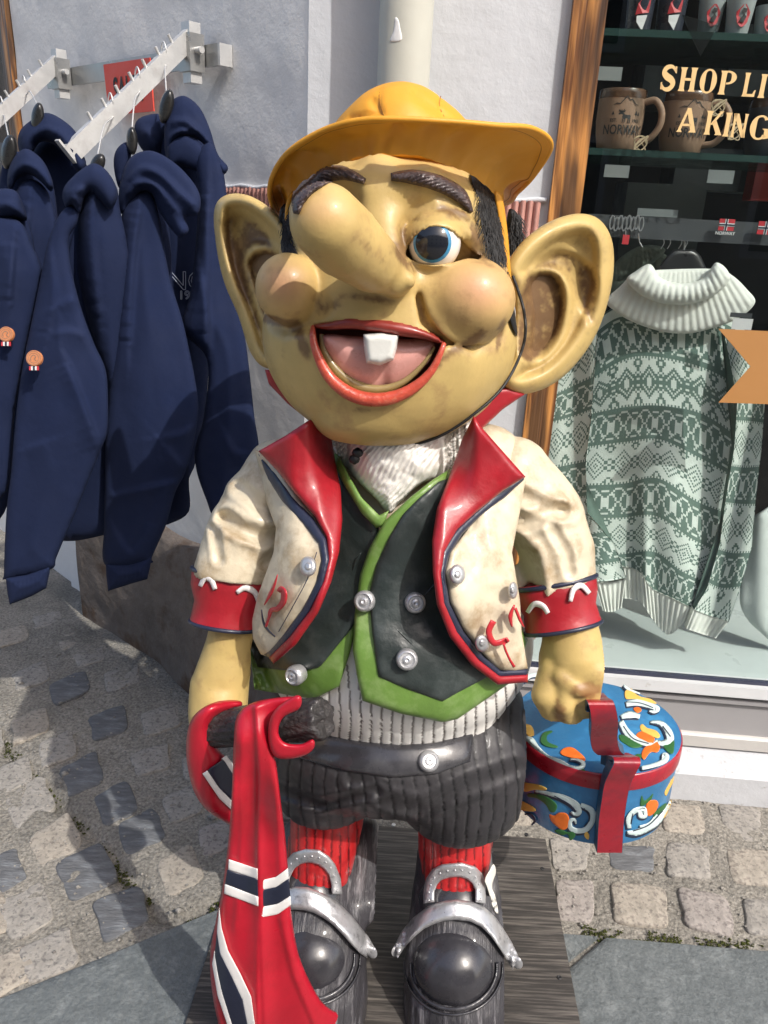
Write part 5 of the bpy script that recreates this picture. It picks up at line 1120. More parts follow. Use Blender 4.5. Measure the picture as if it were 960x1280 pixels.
def knit_grid(name, guides, rows_, nst, parent, offf, mat=m_knit, bands=(), rib=False):
    """guides: list of (row index, [(x, y) across]) ; offf(x, y)->offset behind the wall plane"""
    R_ = rows_; gr = [g[0] for g in guides]; gp = [np.array(spline(g[1], False, 8)) for g in guides]; gp = [np.stack([np.interp(np.linspace(0, 1, nst+1), np.linspace(0, 1, len(q)), q[:, k]) for k in (0, 1)], 1) for q in gp]; gp = np.array(gp)
    rr = np.arange(R_+1); X = np.stack([[np.interp(rr, gr, gp[:, i, k]) for k in (0, 1)] for i in range(nst+1)], 0)      # (i, 2, r)
    x = X[:, 0, :].T; y = X[:, 1, :].T                       # (r, i)
    off = offf(x, y); 
    ii, r2 = np.meshgrid(np.arange(nst+1), rr)
    off = off+(.0010*np.cos(ii*math.pi) if not rib else .0030*np.cos(ii*math.pi/2))
    r = ray(x, y); t = ((W0-EYE)@WN+off)/(r@WN); Pn = EYE+r*t[..., None]; V = Pn.reshape(-1, 3); n1 = nst+1
    F_ = [(a*n1+b_, a*n1+b_+1, (a+1)*n1+b_+1, (a+1)*n1+b_) for a in range(R_) for b_ in range(nst)]
    q = np.cross(V[F_[0][1]]-V[F_[0][0]], V[F_[0][3]]-V[F_[0][0]])
    if q@WN < 0: F_ = [t_[::-1] for t_ in F_]
    fc = None
    if not rib:
        ui, ri = np.meshgrid(np.arange(nst), np.arange(R_)); c = knit_color(ui, ri, bands).ravel(); fc = np.where(c[:, None], LIGHT, DARK)
    # closed back
    ring = [i for i in range(n1)]+[a*n1+nst for a in range(1, R_+1)]+[R_*n1+i for i in range(nst-1, -1, -1)]+[a*n1 for a in range(R_-1, 0, -1)]
    nb = len(V); B = V[ring]-WN*.02; ctr = B.mean(0); V = np.vstack([V, B, ctr[None]]); nr = len(ring)
    Fb = [(ring[k], nb+k, nb+(k+1) % nr, ring[(k+1) % nr]) for k in range(nr)]+[(nb+k, nb+nr, nb+(k+1) % nr) for k in range(nr)]
    if fc is not None: fc = np.vstack([fc, np.tile(DARK*.8, (len(Fb), 1))])
    return mesh(name, V, F_+Fb, mat, parent, True, None, True, fc)
sw = thing('knitted_sweater', 'green and white patterned turtleneck sweater hanging behind the window glass', 'sweater', tuple(uvp(820, 790, -.14)))
def bodyoff(x, y): return -.145+.014*np.sin((x-700-.15*(y-600))/17.)*sm(470, 640, y)+.022*np.exp(-((x-806-.02*(y-700))/9.)**2)*sm(560, 720, y)-.05*((x-830)/110.)**2
bands = [(4, 21, 'o'), (21, 46, 'd'), (46, 62, 'o'), (62, 86, 'd'), (86, 102, 'o'), (102, 126, 'd'), (126, 142, 'o')]
bands = [b for b in bands if b[2] != 'x']
G_ = [(0, [(730, 418), (772, 385), (828, 395), (884, 382), (932, 404)]), (22, [(736, 476), (784, 448), (828, 447), (880, 460), (920, 480)]), (46, [(740, 519), (785, 511), (828, 510), (878, 520), (922, 549)]), (62, [(735, 556), (782, 550), (825, 547), (875, 570), (917, 593)]),
      (86, [(729, 609), (778, 607), (822, 600), (868, 628), (906, 643)]), (102, [(727, 646), (776, 645), (820, 643), (866, 672), (900, 688)]), (126, [(731, 697), (775, 695), (818, 692), (850, 715), (892, 735)]), (142, [(744, 727), (778, 712), (816, 736), (845, 750), (870, 762)])]
knit_grid('sweater_body', G_, 142, 92, sw, bodyoff, bands=bands)
knit_grid('hem_rib', [(0, [(776, 708), (798, 714), (816, 736), (845, 750), (868, 762)]), (12, [(777, 748), (800, 753), (820, 780), (838, 793), (862, 770)])], 12, 66, sw, lambda x, y: bodyoff(x, y)+.004, m_rib, rib=True)
def slo(x, y): return -.115+.01*np.sin(x/9.)-.03*sm(740, 690, x)
knit_grid('left_sleeve', [(0, [(700, 455), (725, 425), (748, 400)]), (26, [(690, 500), (715, 490), (742, 480)]), (50, [(684, 545), (710, 540), (738, 530)]), (66, [(680, 590), (705, 585), (732, 580)]), (92, [(688, 650), (708, 645), (734, 640)]), (116, [(712, 690), (735, 685), (768, 680)]), (134, [(742, 727), (762, 726), (783, 722)])], 134, 30, sw, slo, bands=[(0, 24, 'd'), (24, 40, 'o'), (40, 66, 'd'), (66, 82, 'o'), (82, 108, 'd'), (108, 124, 'o'), (124, 150, 'd')])
knit_grid('left_cuff', [(0, [(743, 727), (762, 729), (783, 723)]), (10, [(754, 764), (765, 765), (777, 760)])], 10, 26, sw, lambda x, y: slo(x, y)+.002, m_rib, rib=True)
def sro(x, y): return -.125+.012*np.sin(x/8.+y/40.)
knit_grid('right_sleeve', [(0, [(905, 415), (930, 420), (952, 445)]), (30, [(922, 500), (938, 500), (956, 505)]), (56, [(918, 560), (935, 562), (952, 560)]), (80, [(908, 620), (925, 622), (945, 622)]), (104, [(900, 680), (918, 684), (940, 684)]), (128, [(884, 735), (900, 742), (924, 740)]), (136, [(868, 762), (888, 770), (911, 777)])], 136, 28, sw, sro, bands=[(0, 24, 'd'), (24, 40, 'o'), (40, 66, 'd'), (66, 82, 'o'), (82, 108, 'd'), (108, 124, 'o'), (124, 150, 'd')])
knit_grid('right_cuff', [(0, [(867, 762), (888, 770), (911, 777)]), (10, [(858, 786), (876, 792), (895, 798)])], 10, 30, sw, lambda x, y: sro(x, y)+.002, m_rib, rib=True)
def offY(o_): return lambda x, y: (lambda r: ((W0-EYE)@WN+o_)/(r@WN)*r[..., 1])(ray(x, y))
def ribh(cx, cy, n, amp):
    return lambda x, y, d: amp*np.abs(np.sin(np.arctan2(y-cy, x-cx)*n))*np.clip(d/4, 0, 1)
sheet('yoke_rib', [(757, 376), (775, 358), (790, 344), (812, 338), (893, 336), (915, 344), (934, 362), (944, 378), (925, 397), (895, 409), (860, 417), (825, 414), (790, 402), (770, 390)], offY(-.118), m_rib, sw, T=.012, back=.03, wpx=40, res=2.1, hfn=ribh(852, 250, 52, .0028))
sheet('turtleneck_roll', [(783, 350), (796, 338), (810, 330), (817, 334), (824, 346), (840, 353), (862, 354), (880, 347), (888, 336), (896, 328), (908, 336), (912, 350), (895, 368), (872, 378), (848, 381), (822, 378), (800, 368)], offY(-.095), m_rib, sw, T=.022, back=.03, wpx=14, res=2.1, hfn=ribh(852, 262, 40, .0034))
sheet('inner_collar', [(815, 338), (850, 343), (890, 337), (885, 352), (860, 358), (835, 356), (820, 350)], offY(-.14), m_rib, sw, T=.01, wpx=8, res=3, hfn=ribh(852, 250, 50, .003))
hg = thing('sweater_hanger', 'black hanger rising from the collar of the patterned sweater', 'hanger', tuple(uvp(852, 340, -.15)))
sheet('hanger_shoulder', [(818, 342), (832, 322), (842, 312), (868, 312), (876, 320), (886, 342), (852, 350)], offY(-.128), pmat('black_plastic', (.015, .015, .016), rough=.35, bump=0), hg, T=.008, back=.01, wpx=6, res=4, spl=False)
MB().tube([uvp(855, 313, -.13), uvp(856, 303, -.13), uvp(852, 296, -.13)], .002, 6).build('hook', m_pew, hg, True)
gs = thing('grey_sweater', 'grey green knitted sweater hanging behind the patterned one', 'sweater', tuple(uvp(800, 360, -.25)))
sheet('knit_body', [(762, 355), (775, 325), (800, 312), (832, 318), (838, 345), (820, 372), (770, 372)], offY(-.25), m_grey_wool, gs, T=.02, wpx=12, res=4, hfn=ribh(800, 250, 40, .004))
sheet('collar', [(768, 330), (790, 312), (812, 306), (832, 312), (815, 330), (785, 345), (770, 350)], offY(-.23), m_grey_wool, gs, T=.014, wpx=8, res=2.5, hfn=ribh(800, 250, 40, .004))
for i, x in enumerate((826, 834, 848, 855)):
    tag(MB().tube(spline([uvp(x, 292, -.2), uvp(x+3, 298, -.2), uvp(x+4, 304, -.2), uvp(x, 311, -.2)], False, 4), .0011, 5).build('hanger_hook', m_wp), ('white wire hanger hook below the dark rail, %s' % ('leftmost of four', 'second of four', 'third of four', 'rightmost of four')[i]), 'hanger hook', 'wire hanger hooks below the rail')
lt = thing('label_tag', 'white paper label with dark top pinned to the sweater shoulder', 'label', tuple(uvp(927, 403, -.09)))
MB().box(uvp(914, 411, -.09), WD*.040, WN*.001, np.array([0, 0, .022])).build('card', m_wp, lt); MB().box(uvp(912, 396, -.09), WD*.044, WN*.0012, np.array([0, 0, .009])).build('top_strip', m_rail, lt)
ws = thing('white_garment', 'white garment hanging at the right edge of the window', 'garment', tuple(uvp(950, 800, -.2)))
sheet('cloth', [(938, 660), (950, 640), (985, 640), (985, 800), (950, 790), (925, 755), (932, 700)], offY(-.20), pmat('white_cotton', (.50, .54, .52), rough=.9, var=.05), ws, T=.02, wpx=15, res=6, hfn=lambda x, y, d: .008*np.sin(x/6.))
# ================================================================== hoodies on the rack
m_hood = pmat('navy_fleece', (.0095, .0165, .050), rough=.9, var=.12, vs=7, bump=.30, bs=12, fine=.25, spec=.22, dist=.008, sheen=0.)
m_hoodd = m_hood
m_steel = pmat('brushed_steel', (.62, .62, .61), rough=.42, var=.06, vs=20, bump=.12, bs=40, metal=.45, col2=(.5, .49, .48), c2s=40, c2lo=.5, c2hi=.72)
m_rails = pmat('rail_steel', (.40, .40, .39), rough=.35, var=.1, vs=10, bump=.1, metal=.7)
m_plas = pmat('black_hanger_plastic', (.018, .018, .018), rough=.3, bump=0)
def lin(x0, y0, Y0, x1, y1, Y1):
    dx, dy = x1-x0, y1-y0; L2 = dx*dx+dy*dy
    return lambda x, y: Y0+(Y1-Y0)*np.clip(((x-x0)*dx+(y-y0)*dy)/L2, -.2, 1.2)
def crease(lines, base=0.):
    def h(x, y, d):
        o_ = .012*(fbm(np.stack([x/120, y/260, 0*x], -1), 2.2, int(base*10)+3)-.5)+.014*sm(0, 50, d)
        for pts, wd, amp in lines:
            q = spline(pts, False, 5); a_ = seg_dist(x, y, q, False); b_ = np.stack([np.gradient(q[:, 0]), np.gradient(q[:, 1])], 1); k_ = ((x[:, None]-q[None, :, 0])**2+(y[:, None]-q[None, :, 1])**2).argmin(1); sg_ = (x-q[k_, 0])*-b_[k_, 1]+(y-q[k_, 1])*b_[k_, 0]
            en = np.sin(np.pi*np.clip((k_+.5)/len(q), 0, 1))**.5; o_ = o_+2.0*amp*en*np.exp(-a_/(wd*2.2))/(1+np.exp(-np.clip(a_*np.sign(sg_)/1.4, -20, 20)))
        return o_*np.clip(d/10, 0, 1)
    return h
GH = 'navy hoodies hanging on the wall rack'
def hoodie(lab, loc): return thing('hoodie', lab, 'hoodie', tuple(loc), GH)
# A  nearest the wall
A = hoodie('navy hoodie with outlined chest lettering, nearest the wall on the right arm', P(250, 640, 1.6))
sheet('body', [(196, 195), (220, 158), (256, 160), (262, 260), (258, 330), (262, 430), (256, 520), (244, 580), (236, 600), (236, 640), (205, 657), (180, 660), (185, 400)], lin(220, 180, 1.66, 220, 640, 1.60), m_hood, A, T=.03, back=.03, wpx=26, res=7, hfn=crease([([(225, 380), (240, 430), (238, 520)], 14, .01)]))
sheet('hood', [(206, 150), (212, 130), (222, 121), (234, 121), (250, 135), (262, 160), (272, 192), (285, 209), (278, 219), (268, 205), (256, 182), (240, 172), (222, 178), (212, 196), (206, 190)], lin(215, 120, 1.62, 280, 215, 1.56), m_hood, A, T=.018, back=.03, wpx=13, res=2.8, hfn=crease([([(214, 150), (235, 150), (262, 178)], 7, .014), ([(210, 172), (228, 162), (250, 176)], 6, .010)]))
sheet('hood', [(168, 165), (170, 152), (180, 145), (198, 142), (206, 150), (205, 180), (198, 200), (182, 192), (172, 178)], 1.66, m_hood, A, T=.02, wpx=12, res=4.5, hfn=crease([([(175, 160), (190, 165), (198, 190)], 6, .01)]))
sheet('hood_fold', [(207, 195), (212, 178), (228, 168), (246, 176), (262, 196), (256, 215), (240, 212), (222, 206), (212, 215)], lin(210, 190, 1.58, 260, 200, 1.56), m_hood, A, T=.014, wpx=16, res=4)
sheet('sleeve', [(246, 196), (262, 178), (275, 200), (281, 225), (289, 290), (298, 370), (309, 440), (318, 520), (323, 565), (308, 610), (290, 640), (268, 646), (258, 625), (246, 590), (244, 560), (255, 520), (259, 450), (228, 412), (238, 365), (245, 300), (248, 240)], lin(262, 180, 1.56, 290, 640, 1.46), m_hood, A, T=.012, back=.03, wpx=11, res=3.6, hfn=crease([([(262, 240), (262, 330), (258, 440)], 10, .012), ([(282, 540), (294, 562), (308, 566)], 7, .006), ([(250, 330), (262, 400), (262, 440)], 8, .010)], 1))
Yc = 1.60
def lettering(txt, x, y, size, Y, parent, mat, outline=True):
    v, f = textmesh(txt, size, False); c = P(x, y, Y); m = MB(); me_edges = {}
    for q in f:
        for a, b_ in zip(q, q[1:]+q[:1]): me_edges[tuple(sorted((a, b_)))] = me_edges.get(tuple(sorted((a, b_))), 0)+1
    W = [c+CX*a*.98+CF*0+CU*b_ for a, b_ in v]
    if outline:
        for (a, b_), k in me_edges.items():
            if k == 1: m.tube([W[a], W[b_]], .0009, 4, False)
    else: m.add(W, f)
    return m.build('chest_lettering', mat, parent)
m_thr = pmat('pale_thread', (.26, .30, .40), rough=.8, bump=0)
lettering('NO', 235, 362, .052, 1.585, A, m_thr); lettering('192', 234, 374, .024, 1.585, A, m_thr)
# B
B_ = hoodie('navy hoodie in the middle of the right arm, long sleeve hanging past the hem', P(170, 735, 1.45))
sheet('body', [(165, 240), (198, 240), (212, 290), (219, 400), (236, 450), (242, 520), (234, 560), (236, 595), (235, 640), (218, 650), (205, 657), (160, 660), (140, 640), (150, 400)], lin(200, 240, 1.57, 200, 650, 1.52), m_hood, B_, T=.02, back=.03, wpx=24, res=7)
sheet('hood', [(149, 262), (149, 235), (157, 206), (170, 192), (192, 189), (220, 205), (243, 230), (251, 250), (247, 268), (232, 272), (236, 288), (226, 297), (212, 284), (198, 262), (190, 243), (178, 240), (163, 256), (155, 268)], lin(160, 200, 1.52, 245, 260, 1.46), m_hood, B_, T=.018, back=.03, wpx=13, res=2.8, hfn=crease([([(158, 226), (176, 208), (200, 214), (228, 240), (246, 256)], 6, .013), ([(155, 244), (172, 226), (196, 232), (222, 262)], 6, .010)], 2))
sheet('hood', [(142, 205), (144, 190), (152, 180), (162, 178), (164, 195), (158, 215), (150, 235), (145, 225)], 1.57, m_hood, B_, T=.02, wpx=8, res=4)
sb = lin(180, 240, 1.50, 160, 735, 1.40)
sheet('sleeve', [(151, 275), (160, 250), (175, 238), (188, 238), (197, 262), (205, 305), (213, 350), (228, 400), (237, 440), (243, 470), (248, 510), (242, 555), (232, 590), (219, 616), (208, 655), (190, 696), (188, 704), (133, 708), (130, 660), (131, 600), (132, 540), (137, 480), (143, 400), (148, 330)], sb, m_hood, B_, T=.012, back=.03, wpx=11, res=3.4, hfn=crease([([(176, 260), (168, 330), (162, 430)], 9, .012), ([(135, 618), (165, 612), (222, 600)], 6, .008), ([(200, 545), (225, 540), (244, 530)], 7, .007), ([(140, 655), (165, 690), (186, 650)], 9, .006), ([(210, 560), (232, 585)], 8, .006)], 3))
sheet('cuff', [(132, 704), (160, 704), (190, 694), (188, 708), (184, 724), (166, 729), (135, 739), (133, 722)], sb, m_hood, B_, T=.012, back=.022, wpx=6, res=2.2, spl=False, hfn=lambda x, y, d: .010*sm(0, 20, d)+.0012*np.abs(np.sin(x/1.7)))
# C
C_ = hoodie('navy hoodie at the front of the right arm, round leather badge on its sleeve', P(40, 750, 1.35))
sheet('body', [(95, 262), (120, 240), (150, 262), (156, 352), (152, 420), (146, 560), (140, 660), (133, 668), (80, 676), (70, 650), (90, 400)], lin(120, 250, 1.50, 110, 670, 1.46), m_hood, C_, T=.02, back=.03, wpx=24, res=7)
sheet('shoulder', [(96, 262), (104, 222), (124, 208), (138, 220), (147, 238), (150, 262), (158, 300), (161, 340), (154, 430), (144, 500), (128, 460), (110, 400), (98, 345), (94, 296)], lin(110, 210, 1.455, 140, 500, 1.46), m_hood, C_, T=.022, back=.03, wpx=40, res=5, hfn=crease([([(120, 230), (118, 300), (128, 400)], 10, .012)], 14))
sheet('hood', [(78, 248), (80, 234), (90, 222), (104, 210), (118, 204), (132, 212), (143, 228), (147, 246), (138, 262), (126, 252), (114, 240), (106, 246), (101, 264), (97, 270), (90, 257), (84, 262)], lin(85, 240, 1.425, 145, 240, 1.43), m_hood, C_, T=.022, back=.03, wpx=12, res=3.6, hfn=crease([([(84, 240), (104, 236), (108, 268)], 6, .012), ([(80, 250), (94, 246), (98, 262)], 5, .008)], 4))
sc_ = lin(90, 260, 1.42, 35, 750, 1.32)
sheet('sleeve', [(58, 310), (66, 285), (76, 266), (88, 256), (98, 262), (96, 280), (86, 300), (90, 340), (103, 390), (118, 430), (132, 462), (135, 500), (134, 540), (126, 562), (110, 602), (94, 642), (80, 674), (70, 698), (63, 712), (8, 724), (5, 715), (8, 640), (14, 590), (20, 520), (28, 460), (40, 400), (52, 340)], sc_, m_hood, C_, T=.012, back=.03, wpx=11, res=3.4, hfn=crease([([(72, 380), (90, 372), (104, 380)], 7, .007), ([(84, 450), (104, 500), (126, 562)], 7, .010), ([(66, 415), (90, 412), (110, 420)], 7, .006), ([(30, 560), (60, 550)], 8, .004), ([(60, 290), (70, 360), (60, 420)], 10, .006)], 5))
sheet('cuff', [(7, 722), (34, 718), (63, 706), (62, 716), (58, 735), (40, 745), (12, 756), (9, 740)], sc_, m_hood, C_, T=.012, back=.022, wpx=6, res=2.2, spl=False, hfn=lambda x, y, d: .010*sm(0, 20, d)+.0012*np.abs(np.sin(x/1.7)))
# D, E, F on the left arm
D_ = hoodie('navy hoodie nearest the wall on the left arm', P(75, 300, 1.65))
sheet('body', [(40, 190), (80, 170), (105, 200), (112, 240), (108, 420), (70, 640), (20, 560), (30, 300)], 1.68, m_hood, D_, T=.03, wpx=20, res=8)
sheet('hood', [(22, 178), (26, 162), (38, 151), (56, 141), (74, 147), (94, 164), (100, 184), (108, 205), (100, 218), (84, 196), (66, 180), (50, 178), (38, 196), (28, 200)], lin(40, 150, 1.64, 100, 210, 1.60), m_hood, D_, T=.03, wpx=16, res=4.5, hfn=crease([([(36, 172), (56, 158), (80, 168), (98, 196)], 6, .012)], 6))
E_ = hoodie('navy hoodie in the middle of the left arm', P(50, 330, 1.55))
sheet('body', [(2, 210), (20, 190), (50, 200), (70, 250), (74, 400), (50, 600), (0, 600), (-20, 400)], 1.60, m_hood, E_, T=.02, wpx=20, res=8)
sheet('hood', [(9, 232), (10, 214), (18, 196), (30, 186), (42, 190), (56, 204), (66, 228), (64, 240), (50, 226), (36, 218), (22, 224), (14, 238)], lin(15, 200, 1.56, 60, 230, 1.52), m_hood, E_, T=.03, wpx=14, res=4, hfn=crease([([(14, 216), (30, 202), (50, 214)], 5, .010)], 7))
sheet('sleeve', [(20, 240), (36, 224), (54, 232), (66, 255), (72, 290), (66, 330), (52, 420), (40, 520), (30, 600), (10, 560), (14, 400), (16, 290)], lin(40, 230, 1.54, 30, 600, 1.46), m_hood, E_, T=.014, wpx=11, res=3.6, hfn=crease([([(40, 250), (34, 320)], 8, .01)], 8))
F_h = hoodie('navy hoodie at the far left edge with a round leather badge on the sleeve', P(0, 600, 1.45))
sheet('body', [(-60, 260), (0, 245), (30, 265), (44, 330), (30, 480), (6, 640), (-60, 640)], 1.50, m_hood, F_h, T=.02, wpx=20, res=8)
sheet('hood', [(-30, 250), (-10, 238), (12, 236), (24, 244), (34, 275), (20, 272), (-5, 276), (-30, 280)], 1.48, m_hood, F_h, T=.03, wpx=12, res=4, hfn=crease([([(-10, 255), (10, 252), (26, 262)], 5, .010)], 9))
sheet('sleeve', [(-30, 280), (5, 272), (28, 280), (42, 310), (52, 335), (50, 360), (38, 410), (28, 460), (18, 520), (14, 590), (4, 620), (-20, 620), (-30, 400)], lin(10, 275, 1.46, 0, 600, 1.40), m_hood, F_h, T=.014, wpx=11, res=3.6, hfn=crease([([(20, 300), (14, 380)], 8, .01)], 10))
m_leather = pmat('orange_leather', (.50, .19, .08), rough=.6, bump=.3, bs=200)
def badge(x, y, Y, parent, r=10):
    c = P(x, y, Y); s = pxs(x, y, Y); m = MB(); m.lathe(c, [(r*s, -.004), (r*s, .002), (r*s*.95, .003), (.0005, .003)], 26, CX, CU, CF); b_ = m.build('badge', m_leather, parent, True, 40)
    for rr in (.86, .62): MB().tube([c+(CX*math.cos(a)+CU*math.sin(a))*r*s*rr+CF*.003 for a in np.linspace(0, 6.283, 25)], .0006, 4, False).build('badge_ring', m_clay, b_)
    MB().tube(spline([c+(CX*a+CU*b2)*r*s+CF*.003 for a, b2 in ((-.3, -.3), (-.35, .1), (0, .38), (.3, .15), (.1, -.1), (.35, -.35))], False, 4), .0009, 4).build('badge_figure', m_clay, b_)
    o_ = c-CU*(r+5)*s-CX*6*s
    for i, mt in enumerate((m_rp, m_wp, m_fb, m_wp, m_rp)): MB().box(o_+CX*i*2.4*s, CX*2.2*s, CF*.002, CU*5*s).build('badge_ribbon', mt, b_)
badge(43, 448, 1.335, C_); badge(8, 418, 1.395, F_h, 9.5)
# rack
AL = math.radians
def rack_arm(uw, lab, ustart):
    t = thing('rack_arm', lab, 'rack arm', tuple(LP(uw, 1.5, .03)), 'sloping steel arms of the clothes rack')
    a0 = LP(uw, 1.602, .05); a1 = LP(uw+.000, 1.365, .325); e = a1-a0; L = np.linalg.norm(e); e /= L; up = np.cross(np.cross(e, [0, 0, 1.]), e); up /= np.linalg.norm(up); sd = np.cross(e, up)
    MB().box(a0-up*.018-sd*.008, e*L, up*.033, sd*.016).build('arm_bar', m_steel, t)
    for k in range(7):
        c = a0+e*(.045+.0395*k)+up*.015; MB().tube([c-up*.003, c+up*.014-e*.003], .0030, 8).build('pin', m_steel, t, True, 50)
    c = a1-e*.004+up*.012; MB().box(c-sd*.008, e*.004, up*.018, sd*.016).build('end_stop', m_steel, t)
    MB().box(*lq(uw-.020, 1.538, uw+.020, 1.605, .066, .034)).build('bracket_sleeve', m_rails, t); MB().box(*lq(uw-.014, 1.518, uw+.014, 1.625, .062, .026)).build('bracket_post', m_steel, t)
    MB().tube([LP(uw-.020, 1.575, .05), LP(uw-.038, 1.575, .05)], .0065, 10).build('thumb_screw', m_steel, t, True, 50)
    return a0, e, up
R1 = rack_arm(.300, 'sloping steel arm on the right holding three navy hoodies', 0); R2 = rack_arm(.880, 'sloping steel arm on the left holding the left group of hoodies', 0)
tag(MB().box(*lq(.238, 1.549, 1.00, 1.588, .030, .006)).build('wall_rail', m_rails), 'flat steel rail screwed along the shaded wall', 'rail')
MBr = MB().box(*lq(.231, 1.549, .238, 1.588, .030, .03)); tag(MBr.build('rail_end', m_steel), 'bent end of the steel wall rail', 'rail')
def hanger(arm, k, x, y, rx, ry, Y, lab, tilt=0):
    a0, e, up = arm; c = a0+e*(.045+.0395*k-.018)+up*.018; t = thing('clothes_hanger', lab, 'hanger', tuple(P(x, y, Y)), 'black hangers on the steel rack')
    top = P(x, y-ry*.8, Y); pts = [c+[0, 0, -.02]+LD*.010, c+LD*.009, c+[0, 0, .010], c-LD*.008+[0, 0, -.004], c-LD*.006+[0, 0, -.03], (c+top)/2+LD*.0, top]
    MB().tube(spline(pts, False, 6), .0014, 8).build('hook', m_steel, t, True, 60)
    a = np.linspace(0, 2*math.pi, 22, endpoint=False); q = [(x+rx*math.cos(v_)*math.cos(tilt)-ry*math.sin(v_)*math.sin(tilt), y+rx*math.cos(v_)*math.sin(tilt)+ry*math.sin(v_)*math.cos(tilt)) for v_ in a]
    sheet('shoulder', q, Y, m_plas, t, T=.012, back=.012, wpx=rx*.8, res=2.5, spl=False)
hanger(R1, 1, 208, 133, 9, 22, 1.60, 'black hanger closest to the wall on the right arm', .2); hanger(R1, 3, 165, 176, 7, 18, 1.555, 'black hanger in the middle of the right arm', -.05); hanger(R1, 5, 122, 205, 9, 14, 1.47, 'black hanger at the lower end of the right arm', .4)
hanger(R2, 2, 47, 146, 8, 18, 1.62, 'black hanger on the left arm nearest the wall', .1); hanger(R2, 4, 11, 190, 10, 22, 1.57, 'black hanger on the left arm close to the left edge', .1)
# SALE card
sg = thing('sale_sign', 'red SALE card tucked behind the steel rail and arm', 'sign', tuple(LP(.59, 1.5, .034)))
cs = [left_uv(x, y, .034) for x, y in ((130, 81), (188, 72), (193, 139), (137, 144))]; v = [LP(float(a), float(b_), .036) for a, b_ in cs]+[LP(float(a), float(b_), .033) for a, b_ in cs]
MB().add(v, [(3, 2, 1, 0), (4, 5, 6, 7), (0, 1, 5, 4), (1, 2, 6, 5), (2, 3, 7, 6), (3, 0, 4, 7)]).build('card', pmat('red_card', (.72, .075, .045), rough=.5, var=.03, bump=.1), sg)
v, f = textmesh('SALE !', .062, True); bl = np.array([float(q) for q in left_uv(161, 127, .037)]); 
P3 = [LP(bl[0]-a*.80, bl[1]+b_*1.2, .0375) for a, b_ in v]; f = [q if np.cross(P3[q[1]]-P3[q[0]], P3[q[2]]-P3[q[0]])@LN > 0 else q[::-1] for q in f]; MB().add(P3, f).build('lettering', m_print, sg)
# ================================================================== ground
m_mortar = pmat('gravelly_mortar', (.28, .26, .225), rough=.95, var=.55, vs=150, bump=1., bs=90, col2=(.17, .16, .14), c2s=6, c2lo=.45, c2hi=.7, dist=.01, fine=.9, spec=.2)
def stonemat(name, c, c2): return pmat(name, c, rough=.85, var=.22, vs=50, bump=.8, bs=60, col2=c2, c2s=90, c2lo=.5, c2hi=.62, dist=.005, fine=.6, spec=.3)
sms = [stonemat('grey_granite', (.30, .28, .25), (.16, .15, .14)), stonemat('beige_granite', (.34, .305, .255), (.20, .175, .15)), stonemat('pink_granite', (.31, .28, .255), (.17, .15, .14))]
m_slate = pmat('dark_slate_sett', (.115, .118, .124), rough=.75, var=.3, vs=30, bump=.8, bs=40, stretch=(1, 4, 1), col2=(.17, .18, .19), c2s=24, c2lo=.52, c2hi=.66, dist=.005, fine=.4)
gnd = bpy.data.meshes.new('ground')
xs = np.unique(np.r_[np.linspace(-400, -1.6, 40), np.arange(-1.6, 1.9, .016), np.linspace(1.9, 400, 40)]); ys = np.unique(np.r_[np.linspace(-400, .3, 44), np.arange(.3, 2.9, .016), np.linspace(2.9, 400, 40)])
gx, gy = np.meshgrid(xs, ys); gp_ = np.stack([gx.ravel(), gy.ravel(), 0*gx.ravel()], 1); nearm = (np.abs(gp_[:, 0]) < 1.9) & (gp_[:, 1] > .2) & (gp_[:, 1] < 3)
gp_[:, 2] = np.where(nearm, .012*(fbm(gp_, 5, 3, 3)-.5)+.006*(fbm(gp_, 40, 7, 2)-.5), 0)
# gutter crack on the left
crk = np.array([G(x, y)[:2] for x, y in ((-60, 850), (0, 925), (38, 965), (75, 1008), (112, 1040), (148, 1085), (178, 1118), (196, 1143), (230, 1152), (275, 1128))])
dcr = seg_dist(gp_[:, 0], gp_[:, 1], crk, False); gp_[:, 2] -= .022*np.exp(-(dcr/.014)**2)
w_ = len(xs); f = [(j*w_+i, j*w_+i+1, (j+1)*w_+i+1, (j+1)*w_+i) for j in range(len(ys)-1) for i in range(w_-1)]
ground = mesh('ground', gp_, f, m_mortar); ground['kind'] = 'structure'
pav = bpy.data.objects.new('cobbled_pavement', None); COL.objects.link(pav); pav['kind'] = 'structure'
def sett(pts, mat, seed, h=.004, name='cobble'):
    h = h*.65
    """pts: ground outline (metres)"""
    r_ = np.random.RandomState(seed); p = np.array(pts); c = p.mean(0); q = []
    n = len(p)
    for i in range(n):
        a, b_ = p[i], p[(i+1) % n]
        for t in (.12, .4, .66, .88): q.append(a+(b_-a)*t)
    q = np.array(q); q += r_.uniform(-.0032, .0032, q.shape); q = spline(q, True, 2); k = len(q)
    rings = [(1.0, -.02), (1.0, -.001), (.985, h*.6), (.93, h*.95), (.55, h*1.0)]; v = []
    for s, z in rings:
        for a in q: v.append([*(c+(a-c)*s), z])
    v.append([*c, h*1.15]); v = np.array(v); top = v[:, 2] > 0; v[:, 2] += np.where(top, .005*(fbm(v, 45, seed, 2)-.5), 0)
    f = [(i*k+j, i*k+(j+1) % k, (i+1)*k+(j+1) % k, (i+1)*k+j) for i in range(len(rings)-1) for j in range(k)]+[((len(rings)-1)*k+j, (len(rings)-1)*k+(j+1) % k, len(v)-1) for j in range(k)]
    o_ = mesh(name, v, f, mat, pav); o_['kind'] = 'structure' if False else ''
    del o_['kind']; return o_
